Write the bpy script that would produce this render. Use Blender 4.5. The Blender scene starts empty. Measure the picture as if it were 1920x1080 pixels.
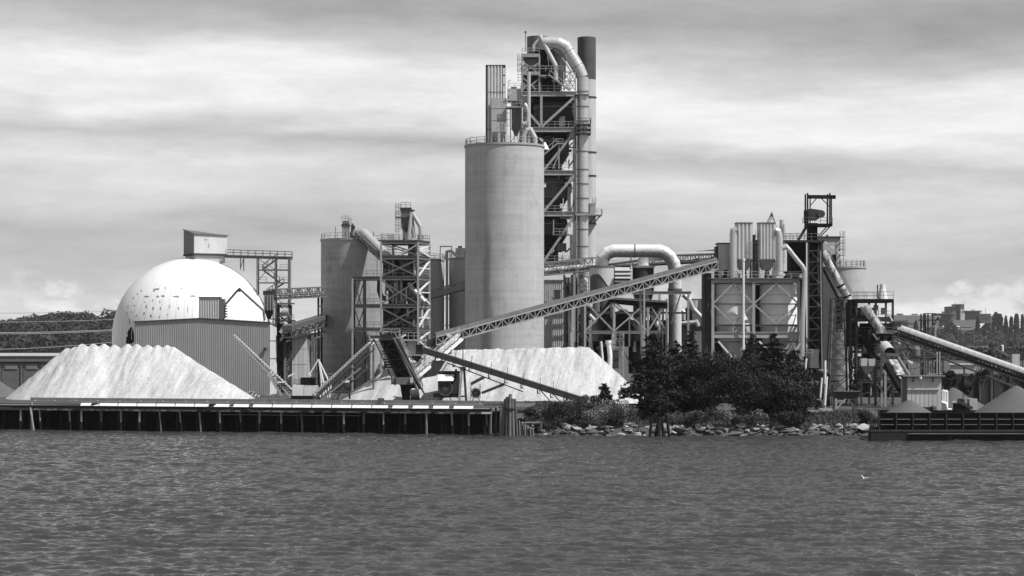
import bpy, math, random
import numpy as np
from mathutils import Vector as V, Matrix as Mx
random.seed(7); RNG = np.random.default_rng(7)
sc = bpy.context.scene
COL = sc.collection
# ------------------------------------------------------------------ camera
F, HZ, H = 4000.0, 640.0, 14.5          # focal length (px of a 1920 frame), horizon row, eye height above the water
cam = bpy.data.cameras.new('camera'); camo = bpy.data.objects.new('camera', cam); COL.objects.link(camo)
cam.sensor_width = 36.0; cam.lens = F / 1920 * 36; cam.shift_y = (HZ - 540) / 1920
cam.clip_start = 1.0; cam.clip_end = 30000
camo.location = (0, 0, H); camo.rotation_euler = (math.pi / 2, 0, 0)
sc.camera = camo
# ------------------------------------------------------------------ sun, sky, exposure
SUN_AZ, SUN_EL = math.radians(62), math.radians(54)      # azimuth to the right of straight behind the camera
S = V((math.sin(SUN_AZ) * math.cos(SUN_EL), -math.cos(SUN_AZ) * math.cos(SUN_EL), math.sin(SUN_EL)))
sun = bpy.data.lights.new('sun', 'SUN'); sun.energy = 5.0; sun.angle = math.radians(0.55); sun.color = (1, 1, 1)
suno = bpy.data.objects.new('sun', sun); COL.objects.link(suno); suno.location = (60, -60, 120)
suno.rotation_euler = S.to_track_quat('Z', 'Y').to_euler()
sc.view_settings.view_transform = 'Standard'; sc.view_settings.look = 'None'
sc.view_settings.exposure = 0.0; sc.view_settings.gamma = 1.0; sc.view_settings.use_curve_mapping = False
sc.cycles.max_bounces = 6; sc.cycles.diffuse_bounces = 2; sc.cycles.glossy_bounces = 3
sc.cycles.transparent_max_bounces = 4; sc.cycles.volume_bounces = 0
sc.cycles.caustics_reflective = False; sc.cycles.caustics_refractive = False

def N(nt, t, **kw):
    n = nt.nodes.new(t)
    for k, v in kw.items(): setattr(n, k, v)
    return n
def math_(nt, op, a, b=None, c=None, clamp=False):
    n = nt.nodes.new('ShaderNodeMath'); n.operation = op; n.use_clamp = clamp
    for i, v in enumerate((a, b, c)):
        if v is None: continue
        if isinstance(v, (int, float)): n.inputs[i].default_value = v
        else: nt.links.new(v, n.inputs[i])
    return n.outputs[0]
def noise(nt, vec, scale, detail=3.0, rough=0.55, sc3=None, loc=(0, 0, 0)):
    m = nt.nodes.new('ShaderNodeMapping'); nt.links.new(vec, m.inputs[0])
    m.inputs['Location'].default_value = loc
    m.inputs['Scale'].default_value = sc3 or (1, 1, 1)
    n = nt.nodes.new('ShaderNodeTexNoise'); nt.links.new(m.outputs[0], n.inputs['Vector'])
    n.inputs['Scale'].default_value = scale; n.inputs['Detail'].default_value = detail; n.inputs['Roughness'].default_value = rough
    return n.outputs[0]
def ramp(nt, fac, stops, interp='LINEAR'):
    n = nt.nodes.new('ShaderNodeValToRGB'); cr = n.color_ramp; cr.interpolation = interp
    while len(cr.elements) > 1: cr.elements.remove(cr.elements[-1])
    for i, (p, v) in enumerate(stops):
        e = cr.elements[0] if i == 0 else cr.elements.new(p)
        e.position = p; e.color = (v, v, v, 1)
    nt.links.new(fac, n.inputs[0]); return n.outputs[0]

def build_world():
    w = bpy.data.worlds.new('World'); sc.world = w; w.use_nodes = True
    nt = w.node_tree; nt.nodes.clear(); L = nt.links.new
    sky = N(nt, 'ShaderNodeTexSky', sky_type='NISHITA'); sky.sun_disc = False
    sky.sun_elevation = SUN_EL; sky.sun_rotation = math.atan2(S.x, S.y); sky.altitude = 10
    sky.air_density = 1.0; sky.dust_density = 1.5; sky.ozone_density = 1.0
    bw = N(nt, 'ShaderNodeRGBToBW'); L(sky.outputs[0], bw.inputs[0])
    b1 = N(nt, 'ShaderNodeBackground'); L(bw.outputs[0], b1.inputs[0]); b1.inputs[1].default_value = 0.05
    tc = N(nt, 'ShaderNodeTexCoord'); d = tc.outputs['Generated']
    sp = N(nt, 'ShaderNodeSeparateXYZ'); L(d, sp.inputs[0])
    x, z = sp.outputs[0], sp.outputs[2]
    # long cloud sheets: bands in elevation, tilted and bent by noise, broken up by streaks
    w1 = math_(nt, 'MULTIPLY', math_(nt, 'SUBTRACT', noise(nt, d, 3.2, 2, .5, (1, 1, 5), (3.1, 0, .3)), .5), .05)
    w2 = math_(nt, 'MULTIPLY', math_(nt, 'SUBTRACT', noise(nt, d, 14, 4, .6, (1, 1, 4.5), (.7, 2, 0)), .5), .022)
    zz = math_(nt, 'ADD', math_(nt, 'ADD', z, math_(nt, 'MULTIPLY', x, .02)), math_(nt, 'ADD', w1, w2))
    zz = math_(nt, 'MAXIMUM', zz, 0.0)
    band = ramp(nt, math_(nt, 'MULTIPLY', zz, 4.0, clamp=True),
        [(0, .76), (.05, .74), (.12, .62), (.185, .56), (.25, .74), (.305, .80), (.35, .57), (.405, .92), (.48, .94), (.535, .62), (.60, .45), (.68, .51), (.82, .58), (1, .50)])
    st = noise(nt, d, 7, 6, .62, (1, 1, 5), (0, 1.7, 0))
    st2 = noise(nt, d, 26, 7, .7, (1, 1, 4.5), (5, 0, 0))
    mod = math_(nt, 'ADD', math_(nt, 'MULTIPLY', st, .80), math_(nt, 'MULTIPLY', st2, .34))
    cl = math_(nt, 'MULTIPLY', band, math_(nt, 'ADD', mod, .44))
    # small cumulus low over the hills
    low = ramp(nt, math_(nt, 'MULTIPLY', z, 10.0, clamp=True), [(0, .3), (.12, 1), (.27, 1), (.34, 0), (1, 0)])
    pf = ramp(nt, noise(nt, d, 21, 5, .55, (1, 1, 2.2), (1.33, .4, 0)), [(0, 0), (.56, 0), (.66, 1), (1, 1)])
    puff = math_(nt, 'MULTIPLY', low, pf)
    edge = math_(nt, 'SUBTRACT', noise(nt, d, 110, 6, .68, (1, 1, 1.3), (.2, 0, 3)), .5)
    for cx, cz, rx, rz in ((-.2080, .0240, .0095, .0042), (.2055, .0235, .0055, .0040), (.2255, .0215, .0130, .0040), (-.60, .024, .012, .004), (.52, .025, .012, .004)):
        ex = math_(nt, 'DIVIDE', math_(nt, 'SUBTRACT', x, cx), rx); ez = math_(nt, 'DIVIDE', math_(nt, 'SUBTRACT', z, cz), rz)
        dd = math_(nt, 'ADD', math_(nt, 'MULTIPLY', ex, ex), math_(nt, 'MULTIPLY', ez, ez))
        k = ramp(nt, math_(nt, 'ADD', math_(nt, 'MULTIPLY', dd, .42), math_(nt, 'MULTIPLY', edge, 2.4)), [(0, 1), (.2, .75), (.5, .12), (.8, 0), (1, 0)])
        puff = math_(nt, 'MAXIMUM', puff, k)
    cl = math_(nt, 'ADD', cl, math_(nt, 'MULTIPLY', puff, .24))
    b2 = N(nt, 'ShaderNodeBackground'); L(cl, b2.inputs[0]); b2.inputs[1].default_value = 1.0
    mix = N(nt, 'ShaderNodeMixShader'); L(ramp(nt, z, [(0, .92), (.2, .9), (.45, .45), (1, .2)]), mix.inputs[0])   # the sheet thins out overhead
    L(b1.outputs[0], mix.inputs[1]); L(b2.outputs[0], mix.inputs[2])
    out = N(nt, 'ShaderNodeOutputWorld'); L(mix.outputs[0], out.inputs[0])
build_world()

# ------------------------------------------------------------------ materials (all greys: a black and white photograph)
MATS = {}
def mat(name, base, var=.22, scale=.8, streak=0.0, band=0.0, rough=.75, metal=0.0, bump=0.0, bscale=6.0, spec=.3, spots=None, cells=None):
    m = bpy.data.materials.new(name); m.use_nodes = True; nt = m.node_tree; L = nt.links.new
    p = nt.nodes['Principled BSDF']; g = N(nt, 'ShaderNodeNewGeometry').outputs['Position']
    f = math_(nt, 'SUBTRACT', noise(nt, g, scale, 5, .6), .5)
    v = math_(nt, 'MULTIPLY_ADD', f, var * 2.6, 1.0)
    f2 = math_(nt, 'SUBTRACT', noise(nt, g, scale * 7, 3, .6), .5)
    v = math_(nt, 'ADD', v, math_(nt, 'MULTIPLY', f2, var * 1.1))
    if streak:
        s = math_(nt, 'SUBTRACT', noise(nt, g, 1.6, 4, .6, (1, 1, .05)), .5)
        v = math_(nt, 'ADD', v, math_(nt, 'MULTIPLY', s, streak * 2.6))
    if band:
        s = math_(nt, 'SUBTRACT', noise(nt, g, 1.0, 4, .65, (.03, .03, .55)), .5)
        v = math_(nt, 'ADD', v, math_(nt, 'MULTIPLY', s, band * 2.6))
        s = math_(nt, 'SUBTRACT', noise(nt, g, 1.0, 3, .7, (.06, .06, 2.2), (3, 1, 7)), .5)      # pour rings
        v = math_(nt, 'ADD', v, math_(nt, 'MULTIPLY', s, band * 1.8))
        s = ramp(nt, noise(nt, g, .28, 5, .7, (1, 1, .7), (2, 8, 5)), [(0, 0), (.54, 0), (.66, 1), (1, 1)])   # damp patches
        v = math_(nt, 'SUBTRACT', v, math_(nt, 'MULTIPLY', s, band * .9))
    if spots:                                  # (scale, threshold, factor)
        s = ramp(nt, noise(nt, g, spots[0], 4, .6, (1, 1, .6), (9, 4, 2)), [(0, 1), (spots[1], 1), (spots[1] + .07, spots[2]), (1, spots[2])])
        v = math_(nt, 'MULTIPLY', v, s)
    v = math_(nt, 'MAXIMUM', math_(nt, 'MULTIPLY', v, base), 0.004)
    if spots or cells: pass
    v = math_(nt, 'MINIMUM', v, .9)
    L(v, p.inputs['Base Color'])
    p.inputs['Roughness'].default_value = rough; p.inputs['Metallic'].default_value = metal
    p.inputs['Specular IOR Level'].default_value = spec
    if bump:
        b = N(nt, 'ShaderNodeBump'); b.inputs['Strength'].default_value = 1.0; b.inputs['Distance'].default_value = bump
        L(noise(nt, g, bscale, 5, .65), b.inputs['Height']); L(b.outputs[0], p.inputs['Normal'])
    MATS[name] = m; return m
mat('concrete', .45, .10, .35, .09, .12, .85, bump=.02, bscale=2)
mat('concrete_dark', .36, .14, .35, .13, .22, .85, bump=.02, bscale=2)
mat('duct', .56, .12, .8, .16, 0, .38, .35, spec=.5)
mat('duct_stained', .62, .10, .8, .34, 0, .5, .1)
mat('mottled', .48, .35, 1.3, .1, 0, .6, .1, spots=(.9, .52, .35))
mat('steel', .36, .22, .9, .10, 0, .6, .1)
mat('steel_mid', .14, .28, .9, .12, 0, .65)
mat('steel_dark', .05, .25, .9, .15, 0, .75, spec=.2)
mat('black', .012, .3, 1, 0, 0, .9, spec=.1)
mat('rust', .10, .35, 1.1, .3, 0, .85)
mat('clad', .22, .10, .25, .12, 0, .6, .1)
mat('clad_light', .52, .10, .5, .14, 0, .55, .1)
mat('clad_pale', .66, .10, .6, .20, 0, .6, spots=(.55, .62, .45))
mat('white', .84, .05, .4, .06, 0, .5)
mat('white_dirty', .74, .12, .5, .15, 0, .6)
mat('box_grey', .42, .10, .6, .10, 0, .6)
mat('limestone', .60, .10, .5, 0, 0, .95, bump=.06, bscale=2.2, spec=.1)
mat('gravel', .12, .14, .6, 0, 0, .95, bump=.05, bscale=5, spec=.1)
mat('earth', .085, .3, .3, 0, 0, .95, bump=.08, bscale=2, spec=.1)
mat('mud', .008, .3, .5, 0, 0, .95, spec=.05)
mat('rock', .34, .40, .5, 0, 0, .9, bump=.06, bscale=3, spec=.2)
mat('rock_dark', .11, .35, .5, 0, 0, .9, bump=.06, bscale=3, spec=.2)
mat('wood', .16, .30, 1.2, .35, 0, .85)
mat('wood_pale', .27, .25, 1.2, .35, 0, .85)
mat('wood_wet', .014, .3, 1, 0, 0, .6, spec=.2)
mat('hull', .009, .35, .6, .2, 0, .7, spec=.1)
mat('hull_edge', .05, .35, 1.2, .2, 0, .6)
mat('belt', .50, .08, .3, 0, 0, .7)
mat('glass_dark', .03, .1, .5, 0, 0, .15, spec=.5)
mat('far_wall', .24, .12, .02, 0, 0, .9)
mat('far_wall_dark', .12, .12, .02, 0, 0, .9)
mat('far_wall_light', .5, .1, .02, 0, 0, .9)
mat('hood', .115, .34, .5, .1, 0, .75)
mat('hull_worn_sunlit', .15, .4, 1.5, 0, 0, .6)  # worn rail steel; on the stiffeners its paleness paints in sunlit tops
mat('soot', .085, .3, .3, .2, .2, .8)
mat('hull_edge2', .018, .5, .5, .3, 0, .7)
mat('clad_shed', .29, .10, .25, .12, 0, .65)
mat('bare', .26, .3, 1.5, .2, 0, .9)
def stained(name, base):
    """concrete with one long wet stain low on the left of the silo"""
    m = mat(name, base, .13, .35, .12, .17, .85, bump=.02, bscale=2); nt = m.node_tree; L = nt.links.new; p = nt.nodes['Principled BSDF']
    src = p.inputs['Base Color'].links[0].from_socket; g = N(nt, 'ShaderNodeNewGeometry').outputs['Position']
    sp = N(nt, 'ShaderNodeSeparateXYZ'); L(g, sp.inputs[0]); x, z = sp.outputs[0], sp.outputs[2]
    w = math_(nt, 'MULTIPLY_ADD', z, -.032, 1.75); nz = math_(nt, 'MULTIPLY', math_(nt, 'SUBTRACT', noise(nt, g, .9, 4, .6, (1, 1, .25)), .5), 1.6)
    d = math_(nt, 'DIVIDE', math_(nt, 'ABSOLUTE', math_(nt, 'ADD', math_(nt, 'ADD', x, 4.55), nz)), w)
    k = ramp(nt, d, [(0, 1), (.55, .9), (1, 0)]); f = ramp(nt, math_(nt, 'MULTIPLY', z, 1 / 50), [(0, 1), (.55, .9), (.80, 0), (1, 0)])
    v = math_(nt, 'MULTIPLY', src, math_(nt, 'MULTIPLY_ADD', math_(nt, 'MULTIPLY', k, f), -.42, 1.0)); L(v, p.inputs['Base Color'])
stained('concrete_main', .45)
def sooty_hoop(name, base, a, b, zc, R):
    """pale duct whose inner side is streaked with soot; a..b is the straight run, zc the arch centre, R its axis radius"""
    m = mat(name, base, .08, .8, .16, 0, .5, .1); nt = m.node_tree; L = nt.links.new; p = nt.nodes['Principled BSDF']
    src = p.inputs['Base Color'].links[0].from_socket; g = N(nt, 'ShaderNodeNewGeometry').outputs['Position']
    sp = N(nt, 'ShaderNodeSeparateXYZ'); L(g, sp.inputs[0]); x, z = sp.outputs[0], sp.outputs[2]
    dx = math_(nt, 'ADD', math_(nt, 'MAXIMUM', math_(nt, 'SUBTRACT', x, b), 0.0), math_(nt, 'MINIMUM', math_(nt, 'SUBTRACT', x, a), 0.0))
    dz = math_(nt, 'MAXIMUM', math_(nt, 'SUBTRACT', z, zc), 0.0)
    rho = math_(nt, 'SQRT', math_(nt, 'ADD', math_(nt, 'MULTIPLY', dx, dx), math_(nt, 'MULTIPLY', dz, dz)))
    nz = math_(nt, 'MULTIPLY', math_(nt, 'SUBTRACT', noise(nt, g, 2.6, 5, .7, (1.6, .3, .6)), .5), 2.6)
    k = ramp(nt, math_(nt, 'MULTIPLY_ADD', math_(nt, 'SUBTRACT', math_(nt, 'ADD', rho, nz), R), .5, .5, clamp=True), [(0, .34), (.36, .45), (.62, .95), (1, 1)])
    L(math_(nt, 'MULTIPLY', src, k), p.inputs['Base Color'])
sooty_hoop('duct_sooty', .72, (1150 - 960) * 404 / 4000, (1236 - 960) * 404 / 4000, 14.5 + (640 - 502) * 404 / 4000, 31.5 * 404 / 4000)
mat('clad_rib', .66, .07, .5, .08, 0, .55)
mat('tank', .86, .10, .5, .12, 0, .6)
def leafmat(name, base, var=.75, scale=.45):
    m = bpy.data.materials.new(name); m.use_nodes = True; nt = m.node_tree; L = nt.links.new
    p = nt.nodes['Principled BSDF']; g = N(nt, 'ShaderNodeNewGeometry').outputs['Position']
    v = math_(nt, 'MULTIPLY_ADD', math_(nt, 'SUBTRACT', noise(nt, g, scale, 3, .6), .5), var * 2.6, 1.0)
    oi = N(nt, 'ShaderNodeObjectInfo').outputs['Random']
    v = math_(nt, 'MULTIPLY', v, math_(nt, 'MULTIPLY_ADD', oi, .4, .8))
    v = math_(nt, 'MAXIMUM', math_(nt, 'MULTIPLY', v, base), .004)
    L(v, p.inputs['Base Color']); p.inputs['Roughness'].default_value = .7; p.inputs['Specular IOR Level'].default_value = .2
    MATS[name] = m; return m
leafmat('needles', .021); leafmat('leaves', .075); leafmat('leaves_dark', .026); leafmat('leaves_pale', .16)
leafmat('far_leaves', .038, .4, .05); leafmat('grass', .075, .5, .8)

# ------------------------------------------------------------------ pixel rays -> real places
def P(px, py, Y): return V(((px - 960) * Y / F, Y, H - (py - HZ) * Y / F))
def PX(px, Y): return (px - 960) * Y / F
def PZ(py, Y): return H - (py - HZ) * Y / F
G = 4.6                                   # yard level above the water

# ------------------------------------------------------------------ mesh building
class MB:
    def __init__(s): s.v = []; s.f = []; s.sm = []
    def add(s, vs, fs, smooth=False):
        o = len(s.v); s.v += [tuple(v) for v in vs]
        s.f += [tuple(i + o for i in f) for f in fs]; s.sm += [smooth] * len(fs); return s
    def box(s, x0, x1, y0, y1, z0, z1):
        return s.add([(x0,y0,z0),(x1,y0,z0),(x1,y1,z0),(x0,y1,z0),(x0,y0,z1),(x1,y0,z1),(x1,y1,z1),(x0,y1,z1)],
            [(0,3,2,1),(4,5,6,7),(0,1,5,4),(1,2,6,5),(2,3,7,6),(3,0,4,7)])
    def bar(s, p, q, w, h=None):
        M = orient(p, q); h = h or w; L = (V(q) - V(p)).length
        vs = [M @ V((a * w / 2, b * h / 2, c * L / 2)) for c in (-1, 1) for a, b in ((-1,-1),(1,-1),(1,1),(-1,1))]
        return s.add(vs, [(0,3,2,1),(4,5,6,7),(0,1,5,4),(1,2,6,5),(2,3,7,6),(3,0,4,7)])
    def tube(s, pts, r, n=12, caps=True):
        pts = [V(p) for p in pts]; rs = r if isinstance(r, (list, tuple)) else [r] * len(pts)
        K = len(pts); ds = [(pts[i+1] - pts[i]).normalized() for i in range(K-1)]
        ref = V((0, 1, 0)) if abs(ds[0].y) < .9 else V((1, 0, 0))
        u = ds[0].cross(ref).normalized(); rings = []
        for i in range(K):
            if i == 0: t = ds[0]; k = 1
            elif i == K-1: t = ds[-1]; k = 1
            else:
                t = (ds[i-1] + ds[i]).normalized(); k = 1 / max(.35, t.dot(ds[i]))
            d = ds[min(i, K-2)] if i == 0 else ds[i-1]
            u = (u - d * u.dot(d)).normalized(); w = d.cross(u)
            ring = []
            for j in range(n):
                a = 2 * math.pi * j / n; o = (u * math.cos(a) + w * math.sin(a)) * rs[i]
                # project along d on to the mitre plane
                o = o - d * (o.dot(t) / max(.2, d.dot(t)))
                ring.append(pts[i] + o)
            rings.append(ring)
            if i < K-1: u = (u - ds[i] * u.dot(ds[i])).normalized()
        for i in range(K-1):
            # keep a crease at every mitre: own verts for each segment
            s.add(rings[i] + rings[i+1], [(j, (j+1) % n, n + (j+1) % n, n + j) for j in range(n)], True)
        if caps:
            s.add(rings[0], [tuple(range(n))[::-1]]); s.add(rings[-1], [tuple(range(n))])
        return s
    def lathe(s, c, prof, n=40, smooth=True, a0=0, a1=2*math.pi):
        full = abs(a1 - a0 - 2*math.pi) < 1e-6; m = n if full else n + 1
        for (r0, z0), (r1, z1) in zip(prof[:-1], prof[1:]):
            vs = []
            for r, z in ((r0, z0), (r1, z1)):
                for j in range(m):
                    a = a0 + (a1 - a0) * j / n
                    vs.append((c[0] + r * math.cos(a), c[1] + r * math.sin(a), z))
            s.add(vs, [(j, (j+1) % m, m + (j+1) % m, m + j) for j in range(n)], smooth)
        return s
    def data(s, name, m):
        c = np.mean(np.array(s.v), axis=0) if s.v else np.zeros(3)
        me = bpy.data.meshes.new(name)
        me.from_pydata([(a - c[0], b - c[1], d - c[2]) for a, b, d in s.v], [], s.f)
        me.polygons.foreach_set('use_smooth', s.sm); me.materials.append(MATS[m]); me.update()
        return me, V(c)
def seg_tube(pts, i, r, n=26):
    b = MB(); b.tube(pts, r, n, False); o = MB(); k = 2 * n
    return o.add(b.v[i*k:(i+1)*k], b.f[:n], True)
def orient(p, q):
    p, q = V(p), V(q); d = (q - p)
    d.normalize(); up = V((0, 0, 1))
    x = V((1, 0, 0)) if abs(d.z) > .999 else d.cross(up).normalized()
    y = d.cross(x)
    M = Mx(((x.x, y.x, d.x, 0), (x.y, y.y, d.y, 0), (x.z, y.z, d.z, 0), (0, 0, 0, 1)))
    return Mx.Translation((p + q) / 2) @ M
_U = {}
def unit(kind, m):
    k = (kind, m)
    if k in _U: return _U[k]
    b = MB()
    if kind == 'box': b.box(-.5, .5, -.5, .5, -.5, .5)
    elif kind == 'ibeam':
        t = .13
        b.box(-.5, .5, -.5, -.5 + t, -.5, .5); b.box(-.5, .5, .5 - t, .5, -.5, .5); b.box(-.09, .09, -.5 + t, .5 - t, -.5, .5)
    else:
        n = int(kind[3:]); b.tube([(0, 0, -.5), (0, 0, .5)], 1.0, n)
    me = bpy.data.meshes.new(kind + '_' + m); me.from_pydata(b.v, [], b.f)
    me.polygons.foreach_set('use_smooth', b.sm); me.materials.append(MATS[m]); me.update()
    _U[k] = me; return me
WM = {}
def link(name, data, M, parent=None):
    o = bpy.data.objects.new(name, data); COL.objects.link(o)
    if parent is not None:
        o.parent = parent; o.matrix_parent_inverse = WM[parent.name].inverted()
    o.matrix_basis = M; WM[o.name] = M.copy(); return o
def tag(o, label=None, cat=None, group=None, kind=None):
    if label: o['label'] = label
    if cat: o['category'] = cat
    if group: o['group'] = group
    if kind: o['kind'] = kind
    return o
class Thing:
    def __init__(s, name, label, cat, loc=None, group=None, kind=None, root=None):
        if root is not None: s.e = root; return
        s.e = link(name, None, Mx.Translation(V(loc))); tag(s.e, label, cat, group, kind)
        s.e.empty_display_size = .5
    def raw(s, n, data, M, parent=None): return link(n, data, M, parent or s.e)
    def bar(s, n, p, q, w, h=None, m='steel', parent=None):
        L = (V(q) - V(p)).length
        return s.raw(n, unit('box', m), orient(p, q) @ Mx.Diagonal((w, h or w, L, 1)), parent)
    def ib(s, n, p, q, w, h, m='steel', parent=None):
        L = (V(q) - V(p)).length
        return s.raw(n, unit('ibeam', m), orient(p, q) @ Mx.Diagonal((w, h, L, 1)), parent)
    def rod(s, n, p, q, r, m='steel', k=12, parent=None):
        L = (V(q) - V(p)).length
        return s.raw(n, unit('cyl%d' % k, m), orient(p, q) @ Mx.Diagonal((r, r, L, 1)), parent)
    def box(s, n, x0, x1, y0, y1, z0, z1, m='steel', parent=None):
        return s.raw(n, unit('box', m), Mx.Translation(((x0+x1)/2, (y0+y1)/2, (z0+z1)/2)) @ Mx.Diagonal((x1-x0, y1-y0, z1-z0, 1)), parent)
    def pb(s, n, a, b, t, u, Y, d, m='steel', parent=None):      # a box whose front face fills px a..b, py t..u at depth Y
        return s.box(n, PX(a, Y), PX(b, Y), Y, Y + d, PZ(u, Y), PZ(t, Y), m, parent)
    def mesh(s, n, mb, m='steel', parent=None):
        me, c = mb.data(n, m); return s.raw(n, me, Mx.Translation(c), parent)
    def pipe(s, n, pts, r, m='duct', k=14, parent=None): return s.mesh(n, MB().tube(pts, r, k), m, parent)
    def rail(s, n, pts, h=1.1, step=1.8, m='steel', t=.08, parent=None):
        b = MB()
        for p, q in zip(pts[:-1], pts[1:]):
            p, q = V(p), V(q); L = (q - p).length; k = max(1, round(L / step))
            for i in range(k + 1):
                a = p.lerp(q, i / k); b.bar(a, a + V((0, 0, h)), t)
            for hh in (h, h * .52): b.bar(p + V((0, 0, hh)), q + V((0, 0, hh)), t)
        return s.mesh(n, b, m, parent)
    def ladder(s, n, x, y, z0, z1, w=.5, cage=True, m='steel', t=.07, parent=None):
        b = MB()
        for dx in (-w/2, w/2): b.bar((x+dx, y, z0), (x+dx, y, z1), t)
        for i in range(int((z1 - z0) / .6)): b.bar((x-w/2, y, z0+.3+i*.6), (x+w/2, y, z0+.3+i*.6), t*.7)
        if cage:
            z = z0 + 2.2
            pr = [(x-w*.75, y-.1), (x-w*.7, y-.7), (x, y-.95), (x+w*.7, y-.7), (x+w*.75, y-.1)]
            while z <= z1:
                for (a, c), (d, e) in zip(pr[:-1], pr[1:]): b.bar((a, c, z), (d, e, z), t)
                z += 1.2
            for a, c in pr[1:4]: b.bar((a, c, z0+2.2), (a, c, z1), t*.7)
        return s.mesh(n, b, m, parent)
    def stair(s, n, p, q, w=.9, m='steel', rails=True, parent=None):
        p, q = V(p), V(q); b = MB(); d = (q - p); side = V((-d.y, d.x, 0))
        side = side.normalized() * w / 2 if side.length > 1e-6 else V((w/2, 0, 0))
        for sg in (-1, 1):
            b.bar(p + side*sg, q + side*sg, .08, .26)
            if rails:
                u = V((0, 0, 1.0)); b.bar(p + side*sg + u, q + side*sg + u, .08)
                for i in range(4): a = p.lerp(q, i / 3) + side*sg; b.bar(a, a + u, .07)
        k = max(3, int(abs(d.z) / .28))
        for i in range(k):
            a = p.lerp(q, (i + .5) / k); b.bar(a - side, a + side, .26, .05)
        return s.mesh(n, b, m, parent)

def corr(T, n, p, q, ztop, z0, nrm, pitch=.45, depth=.09, m='clad', parent=None):
    """ribbed sheet wall from ground point p to q; ztop is a number or a function of 0..1"""
    p, q, nrm = V(p), V(q), V(nrm); L = (q - p).length; k = max(2, int(L / pitch)); us = []
    for i in range(k):
        for f, o in ((0, 0), (.42, 0), (.52, 1), (.9, 1)): us.append(((i + f) / k, o))
    us.append((1, 0)); b = MB(); vs = []; fs = []
    zt = ztop if callable(ztop) else (lambda u: ztop)
    for u, o in us:
        a = p.lerp(q, u) + nrm * (depth * o); vs += [(a.x, a.y, z0), (a.x, a.y, zt(u))]
    for i in range(len(us) - 1): fs.append((2*i, 2*i+2, 2*i+3, 2*i+1))
    b.add(vs, fs); return T.mesh(n, b, m, parent)

def truss(T, p0, p1, hgt, wid, nb, cw=.22, ww=.13, m='steel', mw=None, deck=None, posts=True, zig=True):
    """box truss between two bottom-centre points: chords, posts and diagonals are single members"""
    p0, p1 = V(p0), V(p1); d = (p1 - p0); side = V((-d.y, d.x, 0)).normalized() * wid / 2; up = V((0, 0, hgt)); mw = mw or m
    for sg in (-1, 1):
        s = side * sg
        T.bar('chord', p0 + s, p1 + s, cw, m=m); T.bar('chord', p0 + s + up, p1 + s + up, cw, m=m)
        for i in range(nb + 1):
            a = p0.lerp(p1, i / nb) + s
            if posts: T.bar('post', a, a + up, ww, m=mw)
            if i < nb:
                c = p0.lerp(p1, (i + 1) / nb) + s
                if zig and i % 2: T.bar('diagonal', a, c + up, ww, m=mw)
                else: T.bar('diagonal', a + up, c, ww, m=mw)
    for i in range(0, nb + 1, 2):
        a = p0.lerp(p1, i / nb); T.bar('crosspiece', a - side, a + side, ww, m=mw); T.bar('crosspiece', a - side + up, a + side + up, ww, m=mw)
    if deck: T.bar('deck', p0 + V((0,0,.25)), p1 + V((0,0,.25)), wid * .8, .15, m=deck)

def frame(T, xs, ys, zs, cw=.45, bh=.5, m='steel', floors=(), fm='steel_dark', cols=True):
    """steel frame: columns on a grid, I-beams round every level"""
    if cols:
        for x in xs:
            for y in ys: T.ib('column', (x, y, zs[0]), (x, y, zs[-1]), cw, cw, m)
    for z in zs[1:]:
        for y in ys:
            for a, c in zip(xs[:-1], xs[1:]): T.ib('beam', (a, y, z), (c, y, z), bh * .6, bh, m)
        for x in xs:
            for a, c in zip(ys[:-1], ys[1:]): T.ib('beam', (x, a, z), (x, c, z), bh * .6, bh, m)
    for z in floors: T.box('floor_grating', xs[0], xs[-1], ys[0], ys[-1], z + bh/2, z + bh/2 + .12, fm)
def xbrace(T, a, b, z0, z1, w=.22, m='steel', kind='x'):
    a, b = V(a), V(b)
    if kind in 'x/': T.bar('brace', (a.x, a.y, z0), (b.x, b.y, z1), w, m=m)
    if kind in 'x\\': T.bar('brace', (a.x, a.y, z1), (b.x, b.y, z0), w, m=m)
    if kind == 'v':
        c = (a + b) / 2; T.bar('brace', (a.x, a.y, z1), (c.x, c.y, z0), w, m=m); T.bar('brace', (b.x, b.y, z1), (c.x, c.y, z0), w, m=m)
    if kind == '^':
        c = (a + b) / 2; T.bar('brace', (a.x, a.y, z0), (c.x, c.y, z1), w, m=m); T.bar('brace', (b.x, b.y, z0), (c.x, c.y, z1), w, m=m)
def solo(name, mb, m, label=None, cat=None, group=None, kind=None):
    me, c = mb.data(name, m); return tag(link(name, me, Mx.Translation(c)), label, cat, group, kind)
def leaves(pts, size, rng, flat=.0, elong=1.0, nrm=None, rough=.55):
    """leaf-sized quads at pts (n,3) as numpy -> (verts, faces)"""
    n = len(pts); a = rng.normal(size=(n, 3)); a[:, 2] *= (1 - flat)
    if nrm is not None:                        # lie roughly along the crown's surface
        w = nrm + rng.normal(size=(n, 3)) * rough; w /= np.linalg.norm(w, axis=1)[:, None]; a -= w * (a * w).sum(1)[:, None]
    a /= np.linalg.norm(a, axis=1)[:, None]
    b = rng.normal(size=(n, 3)) if nrm is None else np.cross(w, a); b -= a * (a * b).sum(1)[:, None]; b /= np.linalg.norm(b, axis=1)[:, None]
    sz = (size * rng.uniform(.6, 1.35, n))[:, None]
    vs = np.stack([pts - a*sz*elong, pts + b*sz*.6, pts + a*sz*elong, pts - b*sz*.6], 1).reshape(-1, 3)
    return vs, np.arange(4 * n).reshape(-1, 4)
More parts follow.
